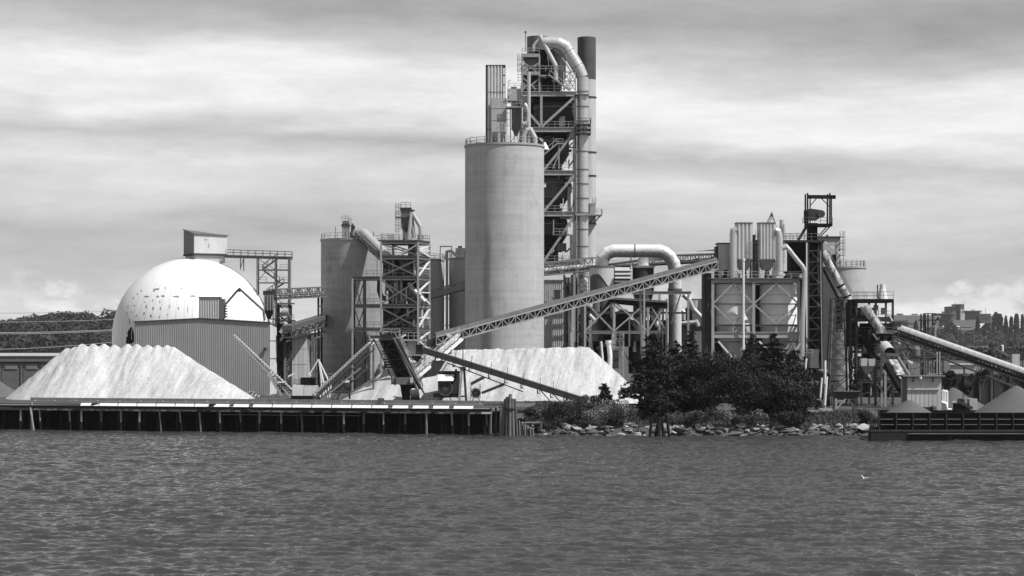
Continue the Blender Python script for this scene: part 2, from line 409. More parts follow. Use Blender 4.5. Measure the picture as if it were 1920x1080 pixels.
def np_mesh(name, vs, fs, m, smooth=False):
    me = bpy.data.meshes.new(name); n = len(vs); k = fs.shape[1]
    c = vs.mean(0); c[2] = vs[:, 2].min(); vs = vs - c
    me.vertices.add(n); me.vertices.foreach_set('co', vs.astype(np.float32).ravel())
    me.loops.add(fs.size); me.loops.foreach_set('vertex_index', fs.astype(np.int32).ravel())
    me.polygons.add(len(fs)); me.polygons.foreach_set('loop_start', np.arange(0, fs.size, k, dtype=np.int32))
    me.polygons.foreach_set('loop_total', np.full(len(fs), k, dtype=np.int32))
    me.polygons.foreach_set('use_smooth', np.full(len(fs), smooth, dtype=bool))
    me.materials.append(MATS[m]); me.update(calc_edges=True); return me, V(c)
def vnoise(x, y, seed, freq):
    """smooth 2-D value noise"""
    r = np.random.default_rng(seed).random((64, 64)); x = x * freq; y = y * freq
    xi = np.floor(x).astype(int); yi = np.floor(y).astype(int); fx = x - xi; fy = y - yi
    fx = fx*fx*(3-2*fx); fy = fy*fy*(3-2*fy)
    g = lambda a, b: r[a % 64, b % 64]
    return (g(xi, yi)*(1-fx)+g(xi+1, yi)*fx)*(1-fy)+(g(xi, yi+1)*(1-fx)+g(xi+1, yi+1)*fx)*fy
# ================================================================== SETTING: water, ground, hills
def water_material():
    m = bpy.data.materials.new('water'); m.use_nodes = True; nt = m.node_tree; L = nt.links.new
    p = nt.nodes['Principled BSDF']; g = N(nt, 'ShaderNodeNewGeometry').outputs['Position']
    p.inputs['Base Color'].default_value = (.047, .047, .047, 1); p.inputs['Roughness'].default_value = .06
    p.inputs['IOR'].default_value = 1.33
    a = noise(nt, g, 3.4, 4, .65, (.5, 1, 1)); b2 = noise(nt, g, .9, 3, .6, (.45, 1, 1))
    h = math_(nt, 'ADD', a, math_(nt, 'MULTIPLY', b2, .8))
    b = N(nt, 'ShaderNodeBump'); b.inputs['Strength'].default_value = 1.0; b.inputs['Distance'].default_value = .15
    L(h, b.inputs['Height']); L(b.outputs[0], p.inputs['Normal']); MATS['water'] = m
water_material()
def water():
    ys = [112.0]
    while ys[-1] < 362: ys.append(ys[-1] + .20 + .30 * (ys[-1] - 112) / 240)
    ys = np.array(ys); t = np.linspace(-1, 1, 700)
    Yg, Tg = np.meshgrid(ys, t, indexing='ij'); Xg = Tg * (Yg * .25 + 14)
    r = np.random.default_rng(3); z = np.zeros_like(Xg)
    for i in range(90):
        lam = 0.55 * (3.6 / .55) ** (r.random() ** 1.2); k = 2 * math.pi / lam
        th = math.radians(r.normal(82, 17)); s = .066 * (.8 if lam > 2.5 else 1.0)
        amp = s / k * .82
        z += amp * np.sin(k * (Xg * math.cos(th) + Yg * math.sin(th)) + r.random() * 6.28)
    gust = .72 + .42 * vnoise(Xg, Yg, 5, .03) * vnoise(Xg + 300, Yg, 6, .011) * 1.6 + .28 * vnoise(Xg, Yg, 8, .10)
    calm = np.clip((354 - Yg) / 14, .5, 1)
    z *= gust * calm
    nr, nc = Xg.shape; vs = np.stack([Xg, Yg, z], -1).reshape(-1, 3)
    i, j = np.meshgrid(np.arange(nr-1), np.arange(nc-1), indexing='ij'); a = (i * nc + j).ravel()
    fs = np.stack([a, a + 1, a + nc + 1, a + nc], 1)
    n0 = len(vs); big = np.array([(-1900, -600, -.75), (1900, -600, -.75), (1900, 420, -.75), (-1900, 420, -.75)])
    vs = np.vstack([vs, big]); fs = np.vstack([fs, [[n0, n0+1, n0+2, n0+3]]])
    me, c = np_mesh('water', vs, fs, 'water', True)
    tag(link('water', me, Mx.Translation(c)), 'rippled grey river in front of the plant', None, kind='structure')
water()
# the dock front line
DA, DB = V((PX(-60, 351), 351, 0)), V((PX(985, 327.5), 327.5, 0))
DU = (DB - DA).normalized(); DN = V((-DU.y, DU.x, 0))           # DN points inland
DLEN = (DB - DA).length
def du_of(px, inl=0.0):
    a = DA + DN * inl; k = (px - 960) / F; return (k * a.y - a.x) / (DU.x - k * DU.y)
def D(u, inl, z): a = DA + DU * u + DN * inl; return V((a.x, a.y, z))
def ground_z(x):
    t = min(1, max(0, (x - 4) / 26)); t = t*t*(3-2*t); return G + (3.2 - G) * t
def build_ground():
    xs = [-1950, -900, -300] + list(np.arange(-130, 131, 1.0)) + [300, 900, 1950]
    vs = []; R = 11
    for x in xs:
        g = ground_z(x); nz = 2.2 * vnoise(np.array([x]), np.array([3.]), 4, .09)[0] + 1.2 * vnoise(np.array([x]), np.array([9.]), 5, .35)[0]
        if x < DB.x + 1:
            y0 = DA.y + (x - DA.x) * DU.y / DU.x + 8.4
            if x < -150: y0 = 380
            pr = [(y0, -3), (y0, 0), (y0, 2), (y0 + .02, 3), (y0 + .05, 4.1), (y0 + 3, 4.5)]
        else:
            y0 = 326.2 + nz * .5
            pr = [(y0 - 3, -3), (y0 - .2, -.3), (y0 + 1.5, .8), (y0 + 5, 1.7), (y0 + 9 + nz * .3, g - .6), (y0 + 15, g)]
        pr += [(390, g), (450, G), (800, 6), (1600, 8), (3950, 10)]
        vs += [(x, a, b) for a, b in pr]
    vs = np.array(vs, float); nx = len(xs)
    i, j = np.meshgrid(np.arange(nx-1), np.arange(R-1), indexing='ij'); a = (i * R + j).ravel()
    fs = np.stack([a, a + R, a + R + 1, a + 1], 1)
    me, c = np_mesh('ground', vs, fs, 'earth', False)
    return tag(link('ground', me, Mx.Translation(c)), 'bare yard and river bank under the plant', None, kind='structure')
GROUND = build_ground()
def hill(name, prof, Y, depth, m, label):
    """a rounded ridge; prof = (px, py) of its skyline at depth Y + depth/2"""
    xs = np.linspace(prof[0][0], prof[-1][0], 90); py = np.interp(xs, [p[0] for p in prof], [p[1] for p in prof])
    Yc = Y + depth / 2; X = (xs - 960) * Yc / F; Z = H - (py - HZ) * Yc / F
    vs = []; K = 14
    for x, z in zip(X, Z):
        for k in range(K):
            t = k / (K - 1); vs.append((x, Y + depth * t, 4 + (z - 4) * math.sin(math.pi * t) ** .7 if 0 < t < 1 else 0))
    vs = np.array(vs); i, j = np.meshgrid(np.arange(len(X)-1), np.arange(K-1), indexing='ij'); a = (i * K + j).ravel()
    me, c = np_mesh(name, vs, np.stack([a, a + K, a + K + 1, a + 1], 1), m, True)
    tag(link(name, me, Mx.Translation(c)), label, None, kind='structure')
    return lambda x, y: 4 + (np.interp(x, X, Z) - 4) * max(0, math.sin(math.pi * min(1, max(0, (y - Y) / depth)))) ** .7
HL = hill('hill_west', [(-500, 640), (-120, 634), (0, 630), (60, 629), (110, 619), (150, 611), (215, 607), (330, 608), (480, 616), (620, 626), (700, 640)], 1350, 700, 'far_leaves', 'dark wooded hill behind the white dome')
HR = hill('hill_east', [(700, 650), (1200, 645), (1500, 636), (1680, 622), (1760, 616), (1860, 617), (1920, 624), (2100, 622), (2600, 632)], 2650, 1100, 'far_leaves', 'hazy built-up hill at the far edge of the plant')
def wood(name, label, fn, xr, yr, n, rr, leaf, seed, m='far_leaves', k=170, ymaxfrac=None):
    r = np.random.default_rng(seed); VS = []; NS_ = []
    for i in range(n):
        y = r.uniform(*yr); x = r.uniform(*xr) / F * y; z = fn(x, y); R = r.uniform(*rr)
        d = r.normal(size=(k, 3)); d /= np.linalg.norm(d, axis=1)[:, None]; NS_.append(d.copy()); d *= R * r.uniform(.86, 1.04, (k, 1)) * (1 + .18 * np.sin(d[:, :1] * 5 + i) * np.sin(d[:, 2:] * 6 + 2 * i)); d[:, 2] *= .95
        VS.append(d + np.array([x, y, z + R * .35]))
    vs, fs = leaves(np.vstack(VS), leaf, r, 0, 1.0, np.vstack(NS_), .35)
    me, c = np_mesh(name, vs, fs, m); tag(link(name, me, Mx.Translation(c)), label, None, kind='stuff')
wood('hillside_woods', 'dark wooded slope behind the white dome', HL, (-1300, -500), (1360, 1720), 460, (4, 9.5), 1.15, 11, k=330)
wood('hillside_trees', 'hazy wooded slope below the distant hospital buildings', HR, (640, 1080), (2640, 2860), 210, (5, 11), 1.7, 12, k=330)

# ================================================================== THE DOCK
dk = Thing('timber_dock', 'long low timber dock with white kerb boards along the river', 'dock', D(DLEN / 2, 4, 0))
Ul, Ur = 0.0, du_of(920)
def dbox(T, n, u0, u1, o0, o1, z0, z1, m):
    return T.bar(n, (D(u0, (o0+o1)/2, (z0+z1)/2)), D(u1, (o0+o1)/2, (z0+z1)/2), abs(o1-o0), z1-z0, m=m)
dbox(dk, 'deck', Ul, Ur, .3, 8.3, 3.62, 3.95, 'wood')
dbox(dk, 'cap_beam', Ul, Ur, .12, .55, 3.25, 3.61, 'wood')
dbox(dk, 'fender_wale', Ul, Ur, -.12, .1, 3.74, 4.06, 'wood_wet')
dbox(dk, 'back_wall', Ul, DLEN, 7.6, 8.2, -1, 3.6, 'mud')
dbox(dk, 'back_board', du_of(50), du_of(905), 1.3, 1.5, 4.52, 5.30, 'wood_pale')
dbox(dk, 'service_pipe', du_of(58), du_of(905), .62, .82, 4.66, 4.82, 'steel')
dbox(dk, 'lower_pipe', du_of(405), du_of(670), 1.6, 1.75, 2.72, 2.84, 'wood_pale')
for u0, u1 in ((du_of(150), du_of(172)), ):
    pass
u = du_of(150); ue = du_of(888); step = (ue - u) / 20
kb = random.Random(4)
for i in range(20):
    g0 = .12 if kb.random() < .7 else .7
    ua, ub_ = u + i*step + .1, u + (i+1)*step - g0; q = [D(ua, -.16, 4.08), D(ub_, -.16, 4.08), D(ub_, .28, 4.50), D(ua, .28, 4.50)]; dk.mesh('kerb_board', MB().add(q + [v + DN*.12 - V((0,0,.1)) for v in q], [(0,1,2,3),(7,6,5,4),(0,4,5,1),(1,5,6,2),(2,6,7,3),(3,7,4,0)]), 'white')
    dk.bar('kerb_post', D(u + i*step, .4, 3.95), D(u + i*step, .4, 4.78), .16, m='wood')
for i in range(62):
    uu = du_of(60) + (Ur - du_of(60)) * (i + kb.random() * .5) / 62
    dbox(dk, 'fender_block', uu, uu + kb.uniform(.5, 1.4), -.08, .12, 3.30 + kb.uniform(-.05, .05), 3.55, kb.choice(['wood', 'wood', 'wood_pale', 'wood_wet']))
    if i % 3 == 0: dk.box('bolt_cap', *(lambda p: (p.x - .1, p.x + .1, p.y - .1, p.y + .1, 4.82, 4.92))(D(uu, .7, 0)), 'white_dirty')
for i in range(24):                                             # left end: broken rail of planks
    pass
dk.bar('rail_plank', D(du_of(58), .5, 4.7), D(du_of(150), .5, 4.68), .1, .12, m='wood_pale')
dk.bar('rail_plank', D(du_of(20), .2, 3.9), D(du_of(150), .2, 4.05), .2, .3, m='wood')
pl = [(39, 0), (74, 0), (130, .1), (153, 0), (190, .6), (227, .1), (262, 0), (299, .15), (337, .1), (374, .1), (412, 0), (450, .3), (487, .1), (527, .1), (565, .9), (606, .9),
      (645, 0), (682, .3), (719, 0), (760, .8), (800, 0), (847, .1), (879, .1), (912, .3)]
for px, o in pl:
    uu = du_of(px, .2 + o); ln = kb.uniform(-.14, .14); r = kb.uniform(.13, .19)
    up = dk.rod('pile', D(uu + ln, .25 + o, 1.5), D(uu, .2 + o, 3.24), r, 'wood_pale' if o < .2 else 'wood', 10)
    dk.rod('wet_band', D(uu + ln * 2.4, .3 + o, -1.5), D(uu + ln, .25 + o, 1.5), r * 1.06, 'wood_wet' if kb.random() < .75 else 'wood', 10, parent=up)
for r_ in (2.6, 5.0):
    for i in range(26):
        uu = Ul + (Ur - Ul) * (i + .5) / 26
        dk.rod('pile', D(uu, r_, -1.5), D(uu, r_, 3.6), .2, 'wood_wet', 8)
dk.rod('leaning_pile', D(du_of(57), -.05, 3.7), D(du_of(67), -.4, -1), .17, 'wood_pale', 10)
dk.rod('leaning_pile', D(du_of(58), .1, 4.6), D(du_of(60), .1, -1), .2, 'wood_pale', 10)
dk.box('bollard', *(lambda p: (p.x - .5, p.x + .5, p.y - .3, p.y + .3, 3.95, 5.6))(D(du_of(711), .9, 0)), 'rust')
for px in (178, 398):
    dk.box('cleat', *(lambda p: (p.x - .55, p.x + .55, p.y - .1, p.y + .1, 4.1, 4.5))(D(du_of(px), .05, 0)), 'black')
# broken end of the dock
for px, m in ((918, 'wood'), (927, 'wood_wet'), (936, 'wood')):
    dk.rod('pile', D(du_of(px), .3, -1.5), D(du_of(px) + .2, .3, 4.2), .17, m, 10)
dbox(dk, 'end_plank', du_of(888), du_of(932), .1, .5, 4.2, 4.5, 'wood_pale'); dbox(dk, 'end_plank', du_of(903), du_of(920), -.1, .1, 3.3, 3.6, 'white_dirty')
dbox(dk, 'end_beam', du_of(905), du_of(940), 1.0, 1.5, 4.5, 5.0, 'wood')

# pile cluster at the end of the dock
c = P(956, 817, 326.6)
dl = Thing('mooring_dolphin', 'tall bundle of dark timber piles at the end of the dock', 'pilings', (c.x, c.y, -1))
for i, (dx, dy, top) in enumerate([(-.75, 0, 748), (-.4, -.35, 744), (0, -.5, 741), (.4, -.4, 747), (.78, 0, 748), (-.45, .4, 749), (.1, .3, 739), (.5, .45, 750), (-1.0, .3, 757)]):
    dl.rod('pile', (c.x + dx * 1.5, c.y + dy * 1.6, -1.5), (c.x + dx * .95, c.y + dy, PZ(top, 326.6)), .23, ['wood', 'rust', 'wood'][i % 3], 10)
dl.rod('wire_wrap', (c.x, c.y, 4.1), (c.x, c.y, 4.35), 1.0, 'steel_dark', 14)
for i in range(6):
    dl.rod('pile', (c.x + 1.6 + i * .42, c.y + .2 * (i % 2), -1.5), (c.x + 1.4 + i * .42, c.y + .2 * (i % 2), 2.4 - .25 * i), .17, 'wood', 10)
bk = Thing('timber_bulkhead', 'short weathered plank bulkhead beside the pile bundle', 'bulkhead', P(985, 800, 329))
for i in range(8):
    x = PX(970 + i * 4.4, 330); bk.box('plank', x, x + .33, 330, 330.14, PZ(786 + random.uniform(-3, 3), 330), PZ(769, 330), 'wood_pale')
bk.bar('cap_rail', P(968, 766, 330), P(1006, 766, 330), .35, .5, 'wood'); bk.bar('light_log', P(978, 792, 328), P(1012, 792, 328), .25, .22, 'wood_pale')
bk.bar('cap_rail', P(968, 760, 331), P(1004, 759, 331), .3, .6, 'wood_pale')
bk.bar('post', P(1015, 808, 328), P(1015, 790, 328), .3, .3, 'wood')

# timber dolphin standing in the water off the bank
c = P(1237, 819, 322)
tp = Thing('timber_tripod', 'five leaning black piles standing in the water before the trees', 'pilings', (c.x, c.y, -1))
for (tx, ty, bx, o) in ((1222, 781, 1217, 0), (1233, 796, 1226, .5), (1236, 782, 1234, -.4), (1240, 783, 1246, .3), (1250, 779, 1257, 0)):
    a = P(bx, 819, 324 + o); b = P(tx, ty, 324 + o * .4); a.z = -1.2
    tp.rod('pile', a, b, .32 if tx == 1236 else .23, 'wood_wet', 10)
tp.bar('crossbar', P(1220, 793, 324), P(1248, 792, 324), .15, .2, 'wood_wet')

# ================================================================== STOCKPILES
def stockpile(name, label, cones, m, base, xr, yr, res=.3, rough=.10, seed=1, cat='stockpile'):
    xs = np.arange(xr[0], xr[1] + res, res); ys = np.arange(yr[0], yr[1] + res, res * 1.15)
    X, Y = np.meshgrid(xs, ys, indexing='ij'); Z = np.full_like(X, base - 1.0)
    for (cx, cy, h, sl, sr, sf) in cones:
        dx = X - cx; dy = Y - cy; s = np.where(dx < 0, sl, sr)
        d = np.sqrt((dx * s) ** 2 + (dy * sf) ** 2); d = np.where(d < .3, d * d / .6 + .15, d)
        Z = np.maximum(Z, h - d)
    wx = (vnoise(X, Y, seed + 7, .25) - .5) * 3
    nz = (vnoise(X, Y, seed, .9) - .5) * .8 + (vnoise(X, Y, seed + 1, 2.3) - .5) * .5 + (vnoise(X + 50 + wx, Y * .16, seed + 2, 1.1) - .5) * 1.7 + (vnoise(X + 90 + wx, Y * .2, seed + 3, 2.4) - .5) * .9
    lump = np.clip(vnoise(X, Y, seed + 4, .35) - .5, 0, 1)
    toe = np.clip((Z - base) / 4, .15, 1)
    Z = Z + nz * rough * (1 + 3.2 * lump) * toe
    Z = np.maximum(Z, base - .5); nx, ny = X.shape
    vs = np.stack([X, Y, Z], -1).reshape(-1, 3)
    i, j = np.meshgrid(np.arange(nx-1), np.arange(ny-1), indexing='ij'); a = (i * ny + j).ravel()
    fs = np.stack([a, a + ny, a + ny + 1, a + 1], 1); zf = vs[fs][:, :, 2].max(1); fs = fs[zf > base - .45]
    me, c = np_mesh(name, vs, fs, m, True)
    return tag(link(name, me, Mx.Translation(c)), label, cat, None)
def limestone():
    m = MATS['limestone']; nt = m.node_tree; L = nt.links.new; p = nt.nodes['Principled BSDF']
    g = N(nt, 'ShaderNodeNewGeometry').outputs['Position']
    sh = N(nt, 'ShaderNodeSeparateXYZ'); L(g, sh.inputs[0]); cb_ = N(nt, 'ShaderNodeCombineXYZ')       # slides run slantwise down the face
    L(math_(nt, 'SUBTRACT', sh.outputs[0], math_(nt, 'MULTIPLY', sh.outputs[2], .32)), cb_.inputs[0]); L(sh.outputs[1], cb_.inputs[1]); L(sh.outputs[2], cb_.inputs[2]); g = cb_.outputs[0]
    a = noise(nt, g, 1.9, 6, .75, (1, .12, .12)); b = noise(nt, g, .30, 5, .68, (1.5, .22, .22)); c = noise(nt, g, 3.2, 6, .8, (1, .45, .45))
    v = math_(nt, 'ADD', math_(nt, 'MULTIPLY', a, .46), math_(nt, 'ADD', math_(nt, 'MULTIPLY', b, .66), math_(nt, 'MULTIPLY', c, .52)))
    dk = ramp(nt, noise(nt, g, 2.6, 5, .75, (1, .5, .5), (4, 2, 0)), [(0, 0), (.58, 0), (.68, .2), (1, .3)])
    v = math_(nt, 'MAXIMUM', math_(nt, 'SUBTRACT', math_(nt, 'SUBTRACT', v, .34), dk), .12); L(v, p.inputs['Base Color'])
limestone()
Yp = 373.0; rr = random.Random(2)
cn = [(PX(px, Yp), Yp + rr.uniform(-.5, .5), PZ(py, Yp) + .2, .86, .68, .80) for px, py in
      [(125, 652), (139, 650), (155, 644.5), (175, 646), (194, 646), (214, 646.5), (238, 645), (257, 645), (276, 646.5), (295, 647), (312, 647.5), (325, 650.5)]]
cn += [(PX(px, Yp), Yp - 1.0 + rr.uniform(-1, 0), PZ(py, Yp), .8, .62, .80) for px, py in ((345, 663), (362, 674), (384, 690))]
stockpile('limestone_pile', 'white crushed limestone heap with scalloped ridge before the ribbed shed', cn, 'limestone', G, (PX(-25, Yp), PX(500, Yp)), (358, 388), seed=3, rough=.12)
Yq = 366.0
cn = [(PX(px, Yq), Yq + rr.uniform(-.4, .4), PZ(py, Yq), .62, .9, .85) for px, py in
      [(775, 664), (800, 660), (826, 657)] + [(850 + 6*i, 654 - i*.135 + .4*math.sin(i*1.7)) for i in range(43)]]
cn += [(PX(730, Yq), Yq + 1, PZ(690, Yq), .62, .7, .8), (PX(1135, Yq), Yq - 2, PZ(690, Yq), .6, .8, .7)]
stockpile('limestone_pile', 'broad flat-topped white limestone heap at the foot of the tallest silo', cn, 'limestone', G, (PX(620, Yq), PX(1240, Yq)), (349, 382), seed=9, rough=.10)
stockpile('aggregate_pile', 'small grey gravel heap cut by the photo edge beside the low warehouse', [(PX(-25, 385), 385, PZ(700, 385), .8, .62, .8)], 'gravel', G, (PX(-120, 385), PX(60, 385)), (375, 395), seed=5)
stockpile('rubble_heap', 'low rubble heap at the foot of the ribbed shed', [(PX(470, 384), 384, PZ(732, 384), .5, .5, .7), (PX(505, 384), 384.5, PZ(738, 384), .5, .5, .7), (PX(440, 384), 384.5, PZ(741, 384), .5, .5, .7)], 'rock', G, (PX(410, 384), PX(550, 384)), (380, 388), seed=6, rough=.22)

# ================================================================== LEFT: warehouse, shed, dome
Y = 425
wh = Thing('warehouse', 'low flat-roofed grey warehouse with tall doors behind the scalloped heap', 'warehouse', P(40, 745, Y))
wh.pb('wall', -90, 190, 678, 760, Y, 18, 'clad')
wh.pb('roof', -95, 194, 668, 678, Y - .6, 19.5, 'steel_mid'); wh.pb('roof_edge', -96, 195, 664, 667.6, Y - .8, 20, 'white_dirty')
for a, b in ((4, 37), (44, 74), (86, 116), (-40, -8)):
    d = wh.pb('door', a, b, 681, 745, Y - .15, .14, 'steel_mid'); wh.pb('door_panel', a + 5, b - 4, 683, 692, Y - .3, .14, 'clad', d)
for a in (0, 40, 80, 121, -45): wh.pb('pilaster', a - 1.5, a + 1.5, 678, 745, Y - .35, .33, 'steel_mid')
wh.pb('track', -60, 78, 677.8, 680, Y - .5, .35, 'steel_dark')

Y = 397
sh = Thing('ribbed_shed', 'large dark ribbed metal shed standing in front of the white dome', 'shed', P(380, 745, Y))
x0, x1 = PX(252, Y), PX(505, Y); zl, za, zr = PZ(603, Y), PZ(596.5, Y), PZ(605, Y)
ap = (375 - 252) / (505 - 252.)
zt = lambda u: zl + (za - zl) * u / ap if u < ap else za + (zr - za) * (u - ap) / (1 - ap)
corr(sh, 'front_wall', (x0, Y, 0), (x1, Y, 0), zt, G - .2, (0, -1, 0), .40, .06, 'clad_shed')
b = MB(); dpt = 20; xm = x0 + (x1 - x0) * ap; bx = 1.6
b.add([(x0-.2, Y-.3, zl+.05), (xm, Y-.3, za+.05), (x1+.3, Y-.3, zr+.05), (x0-.2+bx, Y+dpt, zl+.05), (xm+bx, Y+dpt, za+.05), (x1+.3+bx, Y+dpt, zr+.05)], [(0,1,4,3),(1,2,5,4)])
b.add([(x0-.2, Y-.3, zl-.15), (xm, Y-.3, za-.15), (x1+.3, Y-.3, zr-.15), (x0-.2, Y-.3, zl+.05), (xm, Y-.3, za+.05), (x1+.3, Y-.3, zr+.05)], [(0,1,4,3),(1,2,5,4)])
sh.mesh('roof', b, 'steel_dark')
sx = PX(519, Y + 9)
b = MB().add([(x1+.1, Y, G-.2), (sx, Y+9, G-.2), (sx, Y+9, zr-.1), (x1+.1, Y, zr-.1)], [(0,1,2,3)]); sh.mesh('side_wall', b, 'clad_pale')
for k in range(1, 4):
    z = G + (zr - G) * k / 4; sh.bar('sheet_joint', (x1+.12, Y-.02, z), (sx+.05, Y+8.9, z), .08, m='steel_mid')
sh.box('back_wall', x0+bx, x1+bx, Y+dpt-.3, Y+dpt, G-.2, zl-.2, 'clad')
b = MB().add([(x0, Y+.02, G-.2), (x0+bx, Y+dpt, G-.2), (x0+bx, Y+dpt, zl), (x0, Y+.02, zl)], [(0,1,2,3)]); sh.mesh('side_wall', b, 'clad')
sh.rod('wall_lamp', P(497, 652, Y - .5), P(497, 658, Y - .5), .35, 'steel_dark', 10); sh.bar('lamp_arm', P(497, 652, Y), P(497, 652, Y - .6), .12, m='steel_dark')
hx = Thing('roof_penthouse', 'small ribbed metal box on the shed roof in front of the dome', 'roof box', P(392, 597, 402))
Y = 402
corr(hx, 'front_wall', P(373, 600, Y), P(410, 600, Y), PZ(557.5, Y), PZ(600, Y), (0, -1, 0), .42, .09, 'clad_light')
hx.box('body', PX(373, Y)+.02, PX(410, Y)-.02, Y+.02, Y + 4, PZ(600, Y), PZ(558, Y), 'clad'); hx.pb('roof', 372, 411.5, 556.6, 558, Y - .25, 4.5, 'steel_dark')
hx.box('side_door', PX(410, Y), PX(410, Y)+.9, Y+.6, Y+3, PZ(597, Y), PZ(560, Y), 'steel_mid')
for i in range(5): hx.box('louver', PX(415, Y), PX(415, Y)+.9, Y+.8, Y+2, PZ(595 - i*5, Y), PZ(592.5 - i*5, Y), 'steel_dark')
pp = Thing('inverted_v_pipe', 'dark bent pipe rising to a peak against the white dome', 'pipe', P(449, 600, 404))
Y = 404
pp.pipe('pipe', [P(418, 600, Y), P(419, 574, Y), P(425, 568, Y), P(445, 545, Y), P(449, 542, Y), P(453, 545, Y), P(494, 582, Y), P(496, 600, Y)], .22, 'steel_mid', 10)
pp.rod('elbow', P(447, 543.5, Y-.1), P(451, 543.5, Y-.1), .4, 'steel_dark', 10)

Yc = 432.0
dm = Thing('storage_dome', 'huge white storage dome with flaking coating behind the ribbed shed', 'dome', P(360, 745, Yc))
dc = V((PX(360, Yc), Yc)); DR = 147.5 * Yc / F; zc = PZ(631, Yc)
prof = [(DR, G - .3), (DR, zc)] + [(DR * math.cos(a), zc + DR * math.sin(a)) for a in np.linspace(0, math.pi/2 - .02, 26)[1:]] + [(0.01, zc + DR)]
b = MB(); n = 96
rings = [[(dc.x + r*math.cos(2*math.pi*j/n), dc.y + r*math.sin(2*math.pi*j/n), z) for j in range(n)] for r, z in prof]
b.add([p for rg in rings for p in rg], [(i*n+j, i*n+(j+1)%n, (i+1)*n+(j+1)%n, (i+1)*n+j) for i in range(len(prof)-1) for j in range(n)], True)
dm.mesh('shell', b, 'white')
for k in range(30):                                             # panel seams, a hand proud of the shell
    a = math.pi * (1.0 + (k + .5) / 30); sb_ = MB(); vs = []
    for e in np.linspace(-.12, math.pi/2 - .12, 22):
        rr_, zz_ = ((DR + .025) * math.cos(max(e, 0)), zc + (DR + .025) * math.sin(e) if e > 0 else zc + e * DR); w = .07 / max(rr_, 1)
        for da in (-w, w): vs.append((dc.x + rr_ * math.cos(a + da), dc.y + rr_ * math.sin(a + da), zz_))
    sb_.add(vs, [(2*i, 2*i+1, 2*i+3, 2*i+2) for i in range(21)], True); dm.mesh('seam', sb_, 'white_dirty')
def on_dome(px, py, off=.03):
    """point of the dome shell behind pixel px,py"""
    d = V(((px-960)/F, 1, -(py-HZ)/F)); o = V((0, 0, H)); cc = V((dc.x, dc.y, zc)); q = o - cc
    R = DR + off; A = d.dot(d); B = q.dot(d); C = q.dot(q) - R*R; t = (-B - math.sqrt(max(0, B*B - A*C))) / A; p = o + d*t
    if p.z < zc:
        d2 = V((d.x, d.y)); q2 = V((-dc.x, -dc.y)); A = d2.dot(d2); B = q2.dot(d2); C = q2.dot(q2) - R*R
        t = (-B - math.sqrt(max(0, B*B - A*C))) / A; p = o + d*t
    return p
rp = random.Random(8)
def patch(cx, cy, w, h):
    k = 7; ring = []
    for i in range(k):
        a = 2*math.pi*i/k; s = rp.uniform(.65, 1.15); ring.append(on_dome(cx + w/2*s*math.cos(a), cy + h/2*s*math.sin(a)))
    dm.mesh('bare_patch', MB().add(ring, [tuple(range(k))]), 'bare')
for cx, cy, w, h in [(293,542,14,3.5),(289,545,6,3),(275,556,13,3.5),(296,556,8,3.5),(306,555,8,4),(331,556,15,3),(362,555,14,3),(250,558,2,5),(258,551,2,4),(252,573,2.5,4),(274,575,3,7),(287,578,3.5,9),(301,578,3,8),
      (256,592,3,4),(270,588,3.5,7),(283,592,3.5,7),(299,594,2,4),(318,574,2,8),(335,578,2,8),(352,581,1.5,16),(243,604,2,14),(314,590,2,3),(300,566,2,5),(286,563,2,5),(272,566,2,4),(240,575,2,4),(340,541,2,4),(238,588,1.6,10),(310,540,1.6,8),(265,545,1.6,5),(247,585,1.6,5)]: patch(cx, cy, w, h)
for w in ((245, 630, 12, 34), (239, 640, 6, 20)):
    k = 9; ring = [on_dome(w[0] + w[2]/2*rp.uniform(.7, 1.2)*math.cos(2*math.pi*i/k), w[1] + w[3]/2*rp.uniform(.8, 1.1)*math.sin(2*math.pi*i/k), .05) for i in range(k)]
    dm.mesh('torn_hole', MB().add(ring, [tuple(range(k))]), 'black')
# ================================================================== dome head house, catwalk, stair tower
Y = 428.0
hh = Thing('head_house', 'pale metal box with sloping roof on top of the white dome', 'head house', P(380, 486, Y))
th = math.radians(26); ux = V((math.cos(th), math.sin(th), 0)); uy = V((-math.sin(th), math.cos(th), 0))
c0 = P(364, 474, Y); w_, d_ = 6.9, 7.0
def hq(a, b, z): p = c0 + ux*a + uy*b; return V((p.x, p.y, z))
zb, z1, z2, z3 = PZ(475, Y), PZ(439, Y), PZ(441, Y), PZ(434.5, Y)
b = MB().add([hq(0,0,zb), hq(w_,0,zb), hq(w_,0,z2), hq(0,0,z1)], [(0,1,2,3)]); hh.mesh('front_wall', b, 'clad_pale')
corr(hh, 'side_wall', hq(0, d_, 0), hq(0, 0, 0), lambda u: z3+.6 + (z1-z3-.6)*u, zb, -ux, .5, .06, 'clad')  # left wall away from the sun: shade put in as darker cladding
b = MB().add([hq(w_,0,zb), hq(w_,d_,zb), hq(w_,d_,z2+.5), hq(w_,0,z2)], [(0,1,2,3)]); hh.mesh('side_wall', b, 'clad_light')
b = MB().add([hq(0,d_,zb), hq(w_,d_,zb), hq(w_,d_,z2+.5), hq(0,d_,z3+.6)], [(1,0,3,2)]); hh.mesh('back_wall', b, 'clad')
r0 = [hq(-.15,-.25,z1), hq(w_+.3,-.25,z2), hq(w_+.3,d_+.2,z2+.55), hq(-.15,d_+.2,z3+.7)]
b = MB().add(r0 + [v + V((0,0,.16)) for v in r0], [(0,3,2,1),(4,5,6,7),(0,1,5,4),(1,2,6,5),(2,3,7,6),(3,0,4,7)]); hh.mesh('roof', b, 'steel_mid')
lo = PZ(492, Y)
b = MB()
